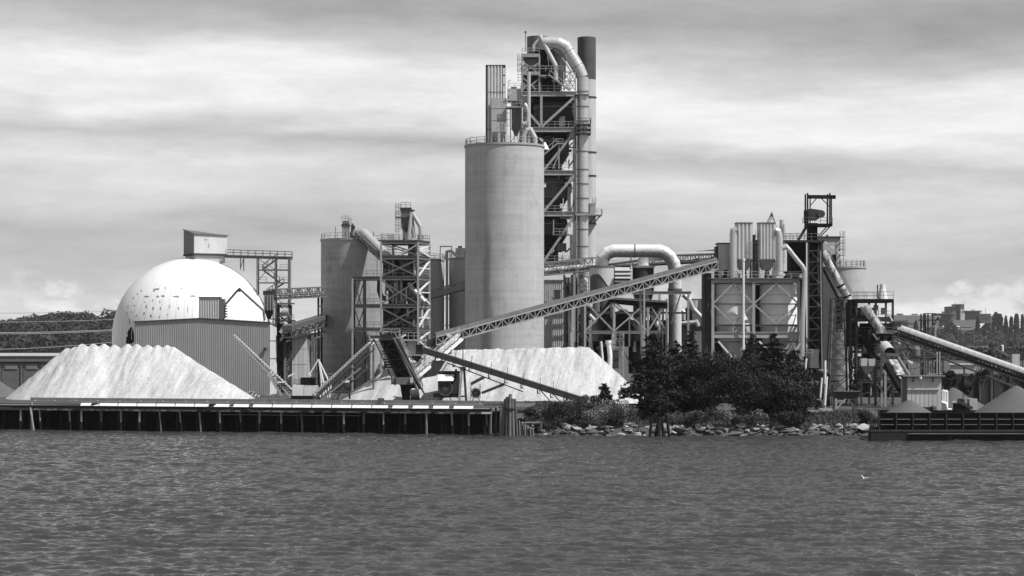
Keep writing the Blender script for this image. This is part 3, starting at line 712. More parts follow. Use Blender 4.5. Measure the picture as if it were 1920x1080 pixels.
q = [hq(.3,.3,lo), hq(w_-.3,.3,lo), hq(w_-.3,d_-.3,lo), hq(.3,d_-.3,lo)]; q += [V((v.x, v.y, zb-.02)) for v in q]
b.add(q, [(0,3,2,1),(4,5,6,7),(0,1,5,4),(1,2,6,5),(2,3,7,6),(3,0,4,7)]); hh.mesh('plinth', b, 'clad_light')
b = MB(); q = [hq(-.1,-.1,zb-.35), hq(w_+.1,-.1,zb-.35), hq(w_+.1,d_+.1,zb-.35), hq(-.1,d_+.1,zb-.35)]; q += [V((v.x, v.y, zb+.01)) for v in q]
b.add(q, [(0,3,2,1),(4,5,6,7),(0,1,5,4),(1,2,6,5),(2,3,7,6),(3,0,4,7)]); hh.mesh('base_trim', b, 'steel_dark')

st = Thing('catwalk_stair_tower', 'steel catwalk and zigzag stair tower beside the dome', 'stair tower', P(515, 745, 430))
Y = 430.0; dp = 2.6
st.ib('walkway_beam', P(421, 480.5, Y), P(547, 484, Y), .3, .5, 'steel_mid'); st.ib('walkway_beam', P(421, 480.5, Y)+V((0,1.6,0)), P(547, 484, Y)+V((0,1.6,0)), .3, .5, 'steel_mid')
st.bar('walkway_deck', P(421, 478, Y)+V((0,.8,0)), P(547, 481.5, Y)+V((0,.8,0)), 1.5, .1, 'steel_mid')
st.rail('railing', [P(423, 478, Y), P(547, 482, Y)], 1.1, 1.5, 'steel_mid', .09); st.rail('railing', [P(423, 478, Y)+V((0,1.6,0)), P(547, 482, Y)+V((0,1.6,0))], 1.1, 1.5, 'steel_mid', .09)
st.bar('strut', P(451, 483, Y+.6), P(451, 506, Y+.6), .2, m='steel_mid'); st.bar('strut', P(457, 483, Y+.6), P(457, 508, Y+.6), .2, m='steel_mid'); st.bar('brace', P(451, 503, Y+.6), P(457, 484, Y+.6), .14, m='steel_mid')
for px in (482, 516, 541):
    for dy in (0, dp): st.bar('column', P(px, 484, Y)+V((0,dy,0)), V((PX(px, Y), Y+dy, G)), .24, m='steel_mid')
st.bar('column', P(545, 484, Y), V((PX(545, Y), Y, PZ(570, Y))), .24, m='steel')
for py, a, b_ in ((506, 482, 541), (530, 482, 541), (552, 500, 541), (575, 500, 545), (598, 505, 545)):
    st.bar('landing', P(a, py, Y)+V((0,dp/2,0)), P(b_, py, Y)+V((0,dp/2,0)), dp, .22, 'steel_mid')
    st.rail('railing', [P(a, py, Y), P(a + 18, py, Y)], 1.1, 1.5, 'steel_mid', .08); st.rail('railing', [P(b_-16, py, Y), P(b_, py, Y)], 1.1, 1.5, 'steel_mid', .08)
st.stair('stair', P(492, 506, Y+.7), P(520, 485, Y+.7), .9, 'steel_mid'); st.stair('stair', P(524, 529, Y+1.6), P(494, 507, Y+1.6), .9, 'steel_mid')
st.stair('stair', P(500, 552, Y+.7), P(532, 531, Y+.7), .9, 'steel_mid'); st.stair('stair', P(526, 575, Y+1.6), P(502, 553, Y+1.6), .9, 'steel_mid')
st.bar('brace', P(483, 528, Y), P(499, 508, Y), .14, m='steel_mid'); st.bar('brace', P(483, 485, Y), P(515, 505, Y), .14, m='steel_mid')

lt = Thing('elevator_lattice_tower', 'narrow dark lattice tower with hopper between the dome and left silo', 'lattice tower', P(530, 745, 412))
Y = 412.0; a, b_ = PX(521, Y), PX(544, Y); dd = b_ - a; zt_ = PZ(572, Y); zs = [G + (zt_-G)*i/9 for i in range(10)]
for x in (a, b_):
    for y in (Y, Y+dd): lt.bar('post', (x, y, G), (x, y, zt_), .26, m='steel_dark')
for i in range(9):
    for y in (Y, Y+dd):
        xbrace(lt, (a, y, 0), (b_, y, 0), zs[i], zs[i+1], .13, 'steel_dark'); lt.bar('girt', (a, y, zs[i+1]), (b_, y, zs[i+1]), .16, m='steel_dark')
    for x in (a, b_): xbrace(lt, (x, Y, 0), (x, Y+dd, 0), zs[i], zs[i+1], .13, 'steel_dark', '/' if i % 2 else '\\')
lt.box('casing', a+.5, a+1.5, Y+.4, Y+1.6, G, PZ(640, Y), 'steel_dark'); lt.pipe('duct', [P(533, 640, Y-.3), P(533, 720, Y-.3)], .35, 'steel_mid', 10)
lt.pb('platform', 516, 551, 600, 603, Y - .6, dd + 1.2, 'steel_dark'); lt.rail('railing', [P(516, 600, Y-.6), P(551, 600, Y-.6)], 1.1, 1.2, 'steel_mid', .08)
lt.pb('roof', 520, 549, 567.5, 570, Y - .8, dd + 1.6, 'steel_mid')
lt.rod('drum', P(528, 585, Y - .4), P(541, 585, Y - .4), .75, 'steel', 14); lt.bar('brace', P(522, 598, Y-.5), P(534, 572, Y-.5), .16, m='steel'); lt.bar('brace', P(546, 598, Y-.5), P(534, 572, Y-.5), .16, m='steel')
lt.pipe('chute', [P(536, 605, Y-.8), P(526, 624, Y-.8)], .55, 'white_dirty', 10)
hp = Thing('grey_bin_hopper', 'ribbed grey bin with cone bottom beside the dome', 'hopper', P(505, 600, 416)); Y = 416.0
hp.pb('bin', 495, 512, 553, 582, Y, 1.8, 'steel_mid')
for px in (495, 500.6, 506.2, 511.4): hp.pb('rib', px-.4, px+1.2, 553, 582, Y - .14, .13, 'steel')
x0, x1, z0 = PX(495, Y), PX(512, Y), PZ(582, Y); zb = PZ(598, Y); xm = (x0+x1)/2
hp.mesh('cone', MB().add([(x0,Y,z0),(x1,Y,z0),(x1,Y+1.8,z0),(x0,Y+1.8,z0),(xm-.3,Y+.6,zb),(xm+.3,Y+.6,zb),(xm+.3,Y+1.2,zb),(xm-.3,Y+1.2,zb)], [(0,4,5,1),(1,5,6,2),(2,6,7,3),(3,7,4,0),(0,1,2,3),(7,6,5,4)]), 'steel_dark')
hp.pb('leg', 494, 496, 582, 606, Y, .2, 'steel_dark'); hp.pb('leg', 511, 513, 582, 606, Y, .2, 'steel_dark'); hp.pb('leg', 494, 496, 582, 606, Y+1.6, .2, 'steel_dark'); hp.pb('leg', 511, 513, 582, 606, Y+1.6, .2, 'steel_dark')
hp.pb('top_frame', 493, 516, 545, 553, Y, 1.6, 'steel_dark')

br = Thing('pipe_bridge', 'light lattice bridge reaching the left silo high above the yard', 'bridge', P(560, 570, 418))
truss(br, P(512, 561, 418), P(606, 556, 438), 1.9, 1.7, 10, .26, .14, 'steel_mid', 'steel_mid', 'steel_dark')
br.pipe('pipe', [P(512, 553, 417.6), P(606, 548.5, 437.6)], .3, 'steel', 10)
br.bar('support_leg', P(597, 558, 436), V((PX(597, 436), 436, G)), .4, m='steel_dark'); br.bar('support_leg', P(603, 558, 437.5), V((PX(603, 437.5), 437.5, G)), .4, m='steel_dark')
br.bar('crossbar', P(596, 574, 436), P(604, 574, 437), .25, m='steel_dark')
cv = Thing('dark_conveyor_gallery', 'dark sloping conveyor gallery between lattice tower and left silo', 'conveyor', P(575, 640, 406))
truss(cv, P(538, 633, 404), P(612, 609, 446), 1.1, 1.8, 12, .25, .14, 'steel_dark', 'steel_mid', 'steel_dark')
cv.bar('hood', P(538, 615, 404), P(612, 592.5, 446), 2.0, .9, 'rust'); cv.bar('cable_tray', P(538, 640, 403.5), P(612, 620, 445.5), .3, .22, 'steel_mid')
cv.bar('leg', P(598, 615, 439), V((PX(598, 439), 439, G)), .35, m='steel_dark'); cv.bar('leg', P(591, 617, 435), V((PX(591, 435), 435, G)), .35, m='steel_dark')
for i in range(7): cv.bar('crossbar', P(591, 640+i*14, 435), P(598, 640+i*14, 439), .18, m='steel_mid')
Y = 424
ps = Thing('panel_shed', 'tall shed clad in stained white panels behind the lattice tower', 'shed', P(560, 745, Y))
ps.pb('body', 543.5, 576.5, 626, 760, Y, 8, 'steel_mid')
for i in range(4):
    for j in range(4): ps.pb('panel', 544 + i*8.1, 551.6 + i*8.1, 626 + j*29, 654.2 + j*29, Y - .12, .1, 'clad_pale')
b = MB().add([P(576.4, 640, Y), P(586, 742, Y), P(576.4, 742, Y), P(576.4, 640, Y+4), P(586, 742, Y+4), P(576.4, 742, Y+4)], [(2,1,0),(3,4,5),(0,1,4,3)]); ps.mesh('lean_to', b, 'clad_pale')

# stacker boom in front of the shed
bo = Thing('lattice_stacker_boom', 'light lattice boom leaning over the heap in front of the ribbed shed', 'boom', P(535, 745, 384))
p0, p1 = P(438, 630, 378), P(545, 744, 384); n_ = 26; w_ = .9
dr = (p1 - p0).normalized(); sd = V((0, 1, 0)); upv = dr.cross(sd).normalized(); upv = upv if upv.z > 0 else -upv
for s_ in (-.7, .7):
    bo.bar('chord', p0 + sd*s_, p1 + sd*s_, .16, m='steel'); bo.bar('chord', p0 + sd*s_*.9 + upv*w_*.25, p1 + sd*s_ + upv*w_*1.25, .16, m='steel')
for i in range(n_):
    a = p0.lerp(p1, i / n_); c = p0.lerp(p1, (i + 1) / n_); ha = w_ * (.25 + i / n_); hc = w_ * (.25 + (i+1) / n_)
    bo.bar('idler', a + upv*ha - sd*.8, a + upv*ha + sd*.8, .2, m='white_dirty')
    bo.bar('diagonal', a - sd*.7, c - sd*.7 + upv*hc, .1, m='steel'); bo.bar('diagonal', a + sd*.7 + upv*ha, c + sd*.7, .1, m='steel')
bo.bar('stay_leg', P(494, 689, 381), P(528, 742, 381), .35, m='steel'); bo.bar('stay_leg', P(497, 689, 383), P(531, 742, 383), .3, m='steel')
for i in range(8): bo.bar('stay_rung', P(495+i*4.2, 692+i*6.5, 381), P(499+i*4.2, 690+i*6.5, 383), .14, m='steel_mid')
bo.bar('base_beam', P(516, 717, 382), P(536, 716, 382), .3, m='white_dirty')

# machinery with the white mast
ms = Thing('skid_with_mast', 'white box skid with tall white A-frame mast near the left silo', 'machine', P(580, 745, 366)); Y = 366.0
ms.pb('tank_box', 548, 569, 722, 742, Y, 3, 'white_dirty'); ms.pb('tank_box', 570, 594, 723, 742, Y+.1, 3, 'clad_pale'); ms.pb('base', 546, 597, 742, 750, Y-.1, 3.2, 'black')
ms.pb('engine', 563, 590, 708, 722, Y+.8, 2, 'black')
for (a, t, b_, u) in ((597, 674, 580, 703), (597, 674, 617, 716), (597, 674, 612, 741), (598, 674, 603, 716)): ms.bar('mast_leg', P(a, t, Y), P(b_, u, Y + (1.5 if b_ > 610 else 0)), .2, m='white')
for px in (603, 609, 617, 621): ms.bar('frame_leg', P(px, 716, Y+.4), P(px - 3, 745, Y+.2), .17, m='white_dirty')
ms.bar('frame_top', P(601, 716, Y+.4), P(622, 716, Y+.4), .22, m='white_dirty'); ms.bar('floodlight', P(578, 700, Y), P(583, 705, Y), .3, m='white')
ms.rail('railing', [P(600, 712, Y+1.2), P(626, 712, Y+1.2)], 1.0, 1.0, 'steel', .07); ms.bar('post', P(546, 700, Y), P(546, 722, Y), .2, m='steel_mid'); ms.bar('arm', P(540, 706, Y), P(552, 700, Y), .25, m='white')
lp = Thing('curved_lamp_post', 'dark pole with curved top standing between panel shed and left silo', 'lamp post', P(589, 745, 405))
lp.pipe('pole', [P(589, 745, 405), P(589, 640, 405), P(591, 635, 405), P(596, 633, 405), P(601, 633, 405)], .22, 'steel_mid', 8)

# ================================================================== the concrete silos
def silo(name, label, cx, r_px, top, Y, m='concrete', rail=True, n=72, seed=0, group=None):
    s = Y / F; c = P(cx, 745, Y); r = r_px * s; zt = PZ(top, Y) 
    T = Thing(name, label, 'silo', (c.x, c.y, G), group)
    T.mesh('shell', MB().lathe(c, [(r, G - .3), (r, zt - .35)], n), m)
    T.mesh('roof_rim', MB().lathe(c, [(r + .02, zt - .42), (r + .16, zt - .40), (r + .16, zt - .02), (.01, zt)], n), 'concrete_dark')
    if rail:
        pts = [(c.x + (r - .1) * math.cos(a), c.y + (r - .1) * math.sin(a), zt) for a in np.linspace(0, 2*math.pi, 25)]
        T.rail('railing', pts, 1.1, 2.0, 'steel', .075)
    return T, c, r, zt
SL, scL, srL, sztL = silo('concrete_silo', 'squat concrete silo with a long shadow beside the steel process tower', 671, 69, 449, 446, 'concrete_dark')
SA, scA, srA, sztA = silo('concrete_silo', 'concrete silo just behind the right side of the steel process tower', 773, 60, 486, 472)
SB, scB, srB, sztB = silo('concrete_silo', 'concrete silo partly hidden behind the tallest silo', 902, 60, 484, 474)
SM, scM, srM, sztM = silo('concrete_silo', 'tallest and broadest concrete silo in the middle of the plant', 946, 74, 273, 400, 'concrete_main', n=96)
Y = 440
t_ = Thing('silo_downpipe', 'thin vertical pipe in the gap between the two rear silos', 'pipe', P(838, 745, 466))
t_.pipe('pipe', [P(838, 740, 466), P(838, 470, 466)], .3, 'steel', 10); t_.bar('bracket', P(834, 560, 466), P(842, 560, 466), .2, m='steel_mid'); t_.bar('bracket', P(834, 610, 466), P(842, 610, 466), .2, m='steel_mid')
t_ = Thing('silo_top_frame', 'goalpost frame and vent box on the rear silo roofs', 'frame', P(850, 484, 472))
for px in (825.5, 847): t_.bar('post', P(px, 485, 470), P(px, 462, 470), .2, m='steel_mid')
t_.bar('crossbar', P(825, 462, 470), P(847.5, 462, 470), .25, m='steel_mid'); t_.pb('vent_box', 854, 876, 465, 484, 471, 3, 'steel_mid'); t_.pb('vent_cap', 859, 866, 461, 465, 471, 2, 'steel_dark')
t_.pipe('pipe', [P(834, 486, 468), P(838, 472, 468), P(846, 470, 468), P(858, 482, 468)], .3, 'duct', 10)

# head of the left silo
t_ = Thing('silo_bucket_head', 'small elevator head with caged ladder on the left silo roof', 'elevator head', P(647, 449, 443)); Y = 442.0
t_.pb('casing', 641, 654, 424, 449, Y, 1.6, 'steel'); t_.pb('cap', 640, 655.5, 420, 424, Y-.15, 1.9, 'steel_dark')
t_.pb('top_casing', 642, 653, 414, 420, Y, 1.5, 'steel_mid'); t_.rail('railing', [P(641, 414, Y), P(654, 414, Y)], 1.0, .7, 'steel_mid', .08); t_.ladder('ladder', PX(656, Y), Y, PZ(449, Y), PZ(408, Y), .5, True, 'steel_mid')
t_.pipe('vent_pipe', [P(660, 449, Y), P(660, 424, Y), P(662, 421, Y), P(664, 424, Y), P(664, 449, Y)], .22, 'steel_dark', 8)
t_.pb('drive_box', 656, 676, 434, 449, Y+.3, 1.4, 'steel_dark')
for px, py in ((629, 421), (672, 423), (700, 430)):
    t_.bar('lamp_pole', P(px, 449, Y), P(px, py + 3, Y), .12, m='steel_mid'); t_.bar('lamp', P(px, py + 3, Y), P(px + 4, py, Y), .22, m='white_dirty')
cg = Thing('sloping_tube_gallery', 'covered tube conveyor sloping from left silo roof into the steel tower', 'conveyor', P(700, 470, 436))
a, b_ = P(668, 437, 441), P(732, 487, 432)
cg.pipe('cover', [a, P(682, 437, 439.3), b_], .95, 'duct', 16); truss(cg, P(672, 447, 438.5), P(728, 497, 431), 1.2, 1.4, 8, .2, .12, 'steel_mid', 'steel_mid', 'steel_dark')
cg.rail('handrail', [P(674, 449, 437.4), P(728, 499, 430)], 1.1, 1.3, 'steel_mid', .08)

# ================================================================== STEEL PROCESS TOWER
Y = 425.0; s_ = Y / F
tw = Thing('steel_process_tower', 'open steel process tower full of pipes left of the tallest silo', 'steel tower', P(750, 745, Y))
xl, xr = PX(714.5, Y), PX(784, Y); sk = V((PX(805.5, Y + 7.0) - xr, 7.0, 0))       # side faces run back and to the right
zz = [G, PZ(660, Y), PZ(618, Y), PZ(574, Y), PZ(522, Y), PZ(483, Y), PZ(454, Y)]
cl = [V((xl, Y, 0)), V((xr, Y, 0)), V((xl, Y, 0)) + sk, V((xr, Y, 0)) + sk]
for i, c in enumerate(cl): tw.ib('column', (c.x, c.y, G), (c.x, c.y, zz[-1]), .42, .42, 'steel')
def at_(c, z): return V((c.x, c.y, z))
for i, z in enumerate(zz[1:]):
    for a, b_ in ((0, 1), (2, 3), (0, 2), (1, 3)):
        tw.ib('beam', at_(cl[a], z), at_(cl[b_], z), .35, .75 if i in (4, 3, 2, 5) else .6, 'steel_mid')
    q = [at_(c, z + .4) for c in (cl[0], cl[1], cl[3], cl[2])]
    tw.mesh('floor_grating', MB().add(q + [v + V((0,0,.1)) for v in q], [(0,3,2,1),(4,5,6,7),(0,1,5,4),(1,2,6,5),(2,3,7,6),(3,0,4,7)]), 'steel_dark')
    if i < 5: tw.rail('railing', [at_(cl[0], z + .5), at_(cl[1], z + .5)], 1.1, 1.5, 'steel_mid', .07); tw.rail('railing', [at_(cl[1], z + .5), at_(cl[3], z + .5)], 1.1, 1.5, 'steel', .07)
tw.rail('railing', [at_(cl[0], zz[-1] + .4), at_(cl[1], zz[-1] + .4), at_(cl[3], zz[-1] + .4), at_(cl[2], zz[-1] + .4), at_(cl[0], zz[-1] + .4)], 1.2, 1.3, 'steel', .08)
for i in range(1, 6):
    z0, z1 = zz[i] + .4, zz[i+1] - .35; m0 = (cl[0] + cl[1]) / 2
    xbrace(tw, cl[0], cl[1], z0, z1, .26, 'steel_mid', 'x' if i in (2, 3, 4) else '\\'); 
    if i == 5: xbrace(tw, m0, cl[1], z0, z1, .3, 'steel', '/')
    xbrace(tw, cl[2], cl[3], z0, z1, .24, 'steel_mid', 'x')
    mid = (cl[1] + cl[3]) / 2
    if i % 2: xbrace(tw, cl[1], cl[3], z0, (z0+z1)/2, .3, 'white_dirty', '\\'); xbrace(tw, cl[1], cl[3], (z0+z1)/2, z1, .3, 'white_dirty', '/')  # side face toward the sun: its brightness put into paler braces
    else: xbrace(tw, cl[1], cl[3], z0, z1, .32, 'white_dirty', '/')
    tw.bar('girt', at_(cl[1], (z0+z1)/2), at_(cl[3], (z0+z1)/2), .22, m='white_dirty')
xbrace(tw, cl[1], cl[3], G, zz[1], .3, 'white_dirty', '/'); xbrace(tw, cl[0], cl[1], G, zz[1], .3, 'steel_mid', 'x')
# plant inside the tower
yi = Y + 3.0
for a, b_, t, u, m in ((752, 778, 486, 500, 'black'), (748, 782, 500, 516, 'steel_dark'), (722, 745, 495, 520, 'steel_dark'), (765, 780, 455, 480, 'steel_dark'), (756, 770, 527, 545, 'black'), (720, 760, 580, 614, 'steel_dark'), (735, 775, 588, 616, 'black'), (728, 748, 545, 572, 'steel_dark'), (762, 784, 552, 572, 'steel_dark'), (726, 770, 622, 658, 'black')):
    tw.pb('equipment_casing', a, b_, t, u, yi, 3.0, m)
for px, t, u, r, m in ((731, 488, 560, .35, 'steel_mid'), (737, 486, 574, .28, 'steel'), (744, 524, 574, .3, 'duct'), (748, 524, 574, .3, 'steel_mid'), (752.5, 524, 574, .28, 'duct'), (757, 540, 574, .3, 'steel_mid'), (762, 540, 574, .28, 'duct'), (777, 486, 522, .3, 'duct'), (781, 456, 500, .3, 'steel'), (726, 524, 545, .4, 'steel_mid'), (741, 578, 618, .3, 'steel_mid'), (765, 575, 600, .35, 'duct'), (775, 576, 640, .3, 'steel_mid'), (735, 622, 660, .3, 'steel_mid')):
    tw.pipe('pipe', [P(px, u, yi - .6), P(px, t, yi - .6)], r, m, 10)
tw.pipe('pipe', [P(767, 530, yi - 1), P(772, 540, yi - 1), P(796, 566, yi - 1)], .5, 'duct', 12); tw.pipe('pipe', [P(712, 524, yi), P(711, 545, yi), P(716, 558, yi), P(724, 560, yi)], .5, 'steel_dark', 12)
tw.pipe('pipe', [P(724, 533, yi - 1.2), P(742, 550, yi - 1.2)], .35, 'white_dirty', 10); tw.pipe('pipe', [P(728, 610, yi), P(775, 580, yi)], .7, 'steel_dark', 12); tw.pipe('pipe', [P(735, 612, yi-.8), P(780, 590, yi-.8)], .35, 'steel_mid', 10)
tw.pipe('pipe', [P(800, 600, yi + 3), P(800, 575, yi + 3), P(797, 560, yi + 3)], .35, 'duct', 10); tw.pipe('pipe', [P(791, 616, yi), P(790, 580, yi), P(792, 572, yi)], .35, 'duct', 10)
for i, c in enumerate(((760, 487), (776, 540))):
    r = 1.2; o = P(c[0], c[1], yi); tw.mesh('hopper_cone', MB().lathe(o, [(r, o.z), (r, o.z - 1.2), (.3, o.z - 3.2)], 20), 'steel_mid')
tw.stair('stair', P(722, 618, yi - 1.8), P(752, 576, yi - 1.8), .9, 'steel_mid'); tw.stair('stair', P(752, 573, yi - 1.8), P(728, 524, yi - 1.8), .9, 'steel_dark')
rq = random.Random(17)
for i in range(64):
    px, py = rq.uniform(718, 780), rq.uniform(486, 650); L_ = rq.uniform(8, 26); yy = Y + rq.uniform(1, 6.5); k = rq.random()
    q0 = P(px, py, yy); q1 = P(px, py + L_, yy) if k < .55 else (P(min(784, px + L_), py + rq.uniform(-2, 2), yy) if k < .8 else P(min(784, px + L_ * .7), py + L_ * rq.choice((-.8, .8)), yy))
    tw.bar('pipe_run', q0, q1, rq.choice((.16, .22, .3)), m=rq.choice(('steel_dark', 'steel_mid', 'steel_mid', 'steel', 'black', 'rust')))
for a, b_, t, u in ((718, 750, 487, 519), (746, 781, 527, 571), (718, 745, 578, 616), (750, 782, 578, 600), (720, 782, 622, 690)): tw.pb('interior_shade_panel', a, b_, t, u, Y + 6.6, .4, 'black')  # black panels added at the back to darken the tower's inside
# lower annexe on the left of the tower
xa, xb = PX(661, Y), PX(682, Y)
for x, y, m in ((xa, Y, 'steel'), (xb, Y + 4, 'steel_dark'), (xa, Y + 5, 'steel_dark'), (xb, Y, 'steel_dark')): tw.bar('column', (x, y, G), (x, y, PZ(522, Y)), .36, m=m)
for py in (522, 574, 618):
    z = PZ(py, Y)
    tw.ib('beam', (xa, Y, z), (xl, Y, z), .35, .65, 'steel_mid'); tw.ib('beam', (xa, Y + 5, z), (xl, Y + 5, z), .35, .65, 'steel_dark'); tw.box('floor_grating', xa, xl, Y, Y + 5, z + .33, z + .43, 'steel_dark')
    tw.rail('railing', [(xa, Y, z + .42), (xl, Y, z + .42)], 1.1, 1.6, 'steel_mid', .08)
for t, u in ((522, 574), (574, 618), (618, 690)):
    tw.bar('brace', P(664, t + 3, Y), P(677, u - 3, Y), .2, m='steel_dark'); tw.bar('brace', P(683, t + 3, Y), P(670, u - 3, Y), .2, m='steel_dark')
tw.bar('lamp_pole', P(707, 522, Y), P(707, 480, Y), .14, m='steel_mid'); tw.bar('lamp_pole', P(660.5, 618, Y - .3), P(660.5, 602, Y - .3), .3, m='steel')
# elevator head on the tower roof
eh = Thing('tower_elevator_head', 'elevator head with caged ladder and bent chutes on top of the steel tower', 'elevator head', P(762, 454, 428)); Y = 428.0
eh.pb('casing', 752, 769, 394, 426, Y, 1.8, 'steel_mid'); eh.pb('hood', 750, 771, 389, 394, Y-.2, 2.2, 'steel_dark'); eh.pb('casing', 755, 769, 426, 454, Y+.2, 1.5, 'steel')
eh.pb('drive', 769, 777, 393, 401, Y, 1.2, 'steel_dark')
eh.mesh('cone', MB().lathe(P(762, 426, Y + .9), [(1.0, PZ(426, Y)), (.4, PZ(444, Y))], 14), 'rust')
eh.ladder('ladder', PX(745, Y), Y, PZ(454, Y), PZ(381, Y), .55, True, 'steel_mid'); eh.ladder('ladder', PX(749.5, Y), Y, PZ(432, Y), PZ(381, Y), .4, False, 'steel_mid')
eh.pb('platform', 741, 772, 406, 408, Y - .4, 2.6, 'steel_mid'); eh.rail('railing', [P(752, 389, Y), P(770, 389, Y)], 1.0, .8, 'steel_mid', .08); eh.rail('railing', [P(741, 406, Y - .4), P(772, 406, Y - .4)], 1.0, 1.0, 'steel_mid', .08)
eh.pipe('chute', [P(773, 398, Y-.3), P(776, 404, Y-.3), P(788, 424, Y-.3), P(789, 432, Y-.3), P(789, 450, Y-.3)], .45, 'duct', 12)
eh.pipe('chute', [P(771, 398, Y-.5), P(768, 430, Y-.5), P(766, 450, Y-.5)], .35, 'duct', 12); eh.pipe('chute', [P(771, 404, Y), P(776, 446, Y)], .4, 'steel', 12)
eh.pb('vent', 784, 793, 441, 447, Y - .6, 1, 'rust')
# ================================================================== transfer station and conveyors in front of the tower
Y = 361.0
tr = Thing('transfer_station', 'conveyor transfer station with railed platforms in front of the steel tower', 'transfer station', P(745, 745, Y))
tr.pb('platform', 694, 750, 629, 634.5, Y, 4.5, 'steel_dark'); tr.rail('railing', [P(718, 629, Y), P(750, 629, Y)], 1.1, 1.2, 'steel', .1); tr.rail('railing', [P(695, 629, Y + .2), P(718, 629, Y + .2)], 1.1, 1.0, 'steel_mid', .08)
tr.pb('platform', 755, 798, 636, 639.5, Y + .5, 4, 'steel'); tr.rail('railing', [P(755, 636, Y + .5), P(798, 636, Y + .5)], 1.1, .9, 'steel', .1)
for px, dy in ((700, .5), (700, 4), (748, .5), (748, 4), (757, 1), (796, 1), (757, 4), (796, 4)):
    tr.bar('leg', P(px, 637, Y + dy), V((PX(px, Y + dy), Y + dy, G)), .3, m='steel_mid' if px < 750 else 'steel')
tr.pb('machine_house', 764, 780, 640, 665, Y + 1.5, 2, 'clad_light'); tr.pb('machine_house', 780, 792, 646, 666, Y + 1.2, 2, 'steel_dark')
tr.pb('shelf', 758, 796, 665, 667, Y + .4, 3, 'steel'); tr.pb('drive_box', 758, 764, 651, 664, Y + 1, 1, 'white_dirty')
x0, x1 = PX(764, Y), PX(790, Y); zt_, zb = PZ(667, Y), PZ(678, Y)
tr.mesh('feed_hopper', MB().add([(x0,Y+1,zt_),(x1,Y+1,zt_),(x1,Y+3,zt_),(x0,Y+3,zt_),(x0+.5,Y+1.4,zb),(x1-.5,Y+1.4,zb),(x1-.5,Y+2.6,zb),(x0+.5,Y+2.6,zb)], [(0,4,5,1),(1,5,6,2),(2,6,7,3),(3,7,4,0),(0,1,2,3),(7,6,5,4)]), 'steel_dark')
tr.mesh('spill_chute', MB().lathe(P(765, 676, Y + .6), [(.3, PZ(671, Y)), (.9, PZ(679, Y)), (.5, PZ(684, Y))], 14), 'white_dirty')
tr.pb('white_plate', 765, 779, 676, 680, Y + .3, .2, 'white')
tr.bar('floodlight', P(744, 642, Y - .4), P(746, 632, Y - .4), .45, m='white'); tr.bar('floodlight', P(752, 633, Y - .2), P(761, 627, Y - .2), .25, m='white')
for i in range(7): tr.bar('pipe_post', P(776 + i * 3.4, 672 + 5 * (i % 3), Y + .8 + .2*i), P(776 + i * 3.4, 748, Y + .8 + .2*i), .13, m=('steel', 'white_dirty', 'steel_mid')[i % 3])
for i in range(5): tr.bar('pipe_run', P(772 + i*2, 690 + i * 9, Y + .6), P(802 + i * 2, 664 + i * 9, Y + .9), .12, m='white_dirty' if i % 2 else 'steel')

dc_ = Thing('dark_descending_conveyor', 'black enclosed conveyor dropping steeply from the transfer platform', 'conveyor', P(760, 745, 357))
a0, a1 = P(726, 636, 348.5), P(768, 728, 354.5)
dr = (a1 - a0).normalized(); sd = V((1, 0, 0)) * 2.05; nv = dr.cross(V((1, 0, 0))).normalized(); nv = nv if nv.z > 0 else -nv
def dq(t, s, h): return a0.lerp(a1, t) + V((1, 0, 0)) * s + nv * h
b = MB(); q = [dq(t, s, h) for t in (0, 1) for s, h in ((-1.02, 0), (1.02, 0), (1.02, 1.4), (-1.02, 1.4))]
b.add(q, [(0,1,2,3),(4,7,6,5),(0,4,5,1),(1,5,6,2),(2,6,7,3),(3,7,4,0)]); dc_.mesh('belt_casing', b, 'black')
for s, h in ((-1.15, -.1), (1.15, -.1), (1.15, 1.6), (-1.15, 1.6)): dc_.bar('stringer', dq(-.02, s, h), dq(1, s, h), .3, m='steel_mid' if s > 0 else 'steel_dark')
for i in range(5): 
    t0, t1 = i / 5, (i + 1) / 5
    dc_.bar('crossbar', dq(t0, -1.15, -.12), dq(t0, 1.15, -.12), .2, m='steel_dark'); dc_.bar('diagonal', dq(t0, -1.15 if i % 2 else 1.15, -.14), dq(t1, 1.15 if i % 2 else -1.15, -.14), .16, m='steel_dark')
for i in range(17):
    t0 = .03 + i / 18.5; dc_.bar('tread', dq(t0, -2.2, .4), dq(t0, -1.32, .4), .34, .2, m='white_dirty')
for s in (-2.28, -1.28): dc_.bar('walk_stringer', dq(0, s, .4), dq(.97, s, .4), .14, m='steel_dark')
dc_.rail('handrail', [dq(0, 1.9, .5), dq(1.08, 1.9, .5)], 1.1, 1.4, 'steel', .09); dc_.bar('walk_deck', dq(0, 1.65, .4), dq(1.05, 1.65, .4), .8, .1, 'steel')
dc_.pipe('handrail', [P(737, 634, 348), P(795, 737, 354)], .16, 'steel_mid', 8)
dc_.pb('counterweight', 733, 741, 708, 721, 350.5, 2.6, 'steel_mid'); dc_.pb('counterweight', 742.5, 772, 708, 721, 350, 3, 'steel_mid'); dc_.pb('counterweight_plate', 769, 774, 708, 718, 349.6, 1, 'clad_light')
b = MB(); 
dc_.mesh('tail_chute', b.add([P(750, 721, 352.4), P(772, 721, 352.4), P(768, 752, 352.4), P(755, 752, 352.4), P(750, 721, 355), P(772, 721, 355), P(768, 752, 355), P(755, 752, 355)], [(0,3,2,1),(4,5,6,7),(0,1,5,4),(1,2,6,5),(2,3,7,6),(3,0,4,7)]), 'black')
dc_.rod('tail_pulley', P(770, 742, 352.2), P(786, 740, 352.2), 1.0, 'steel_dark', 14)

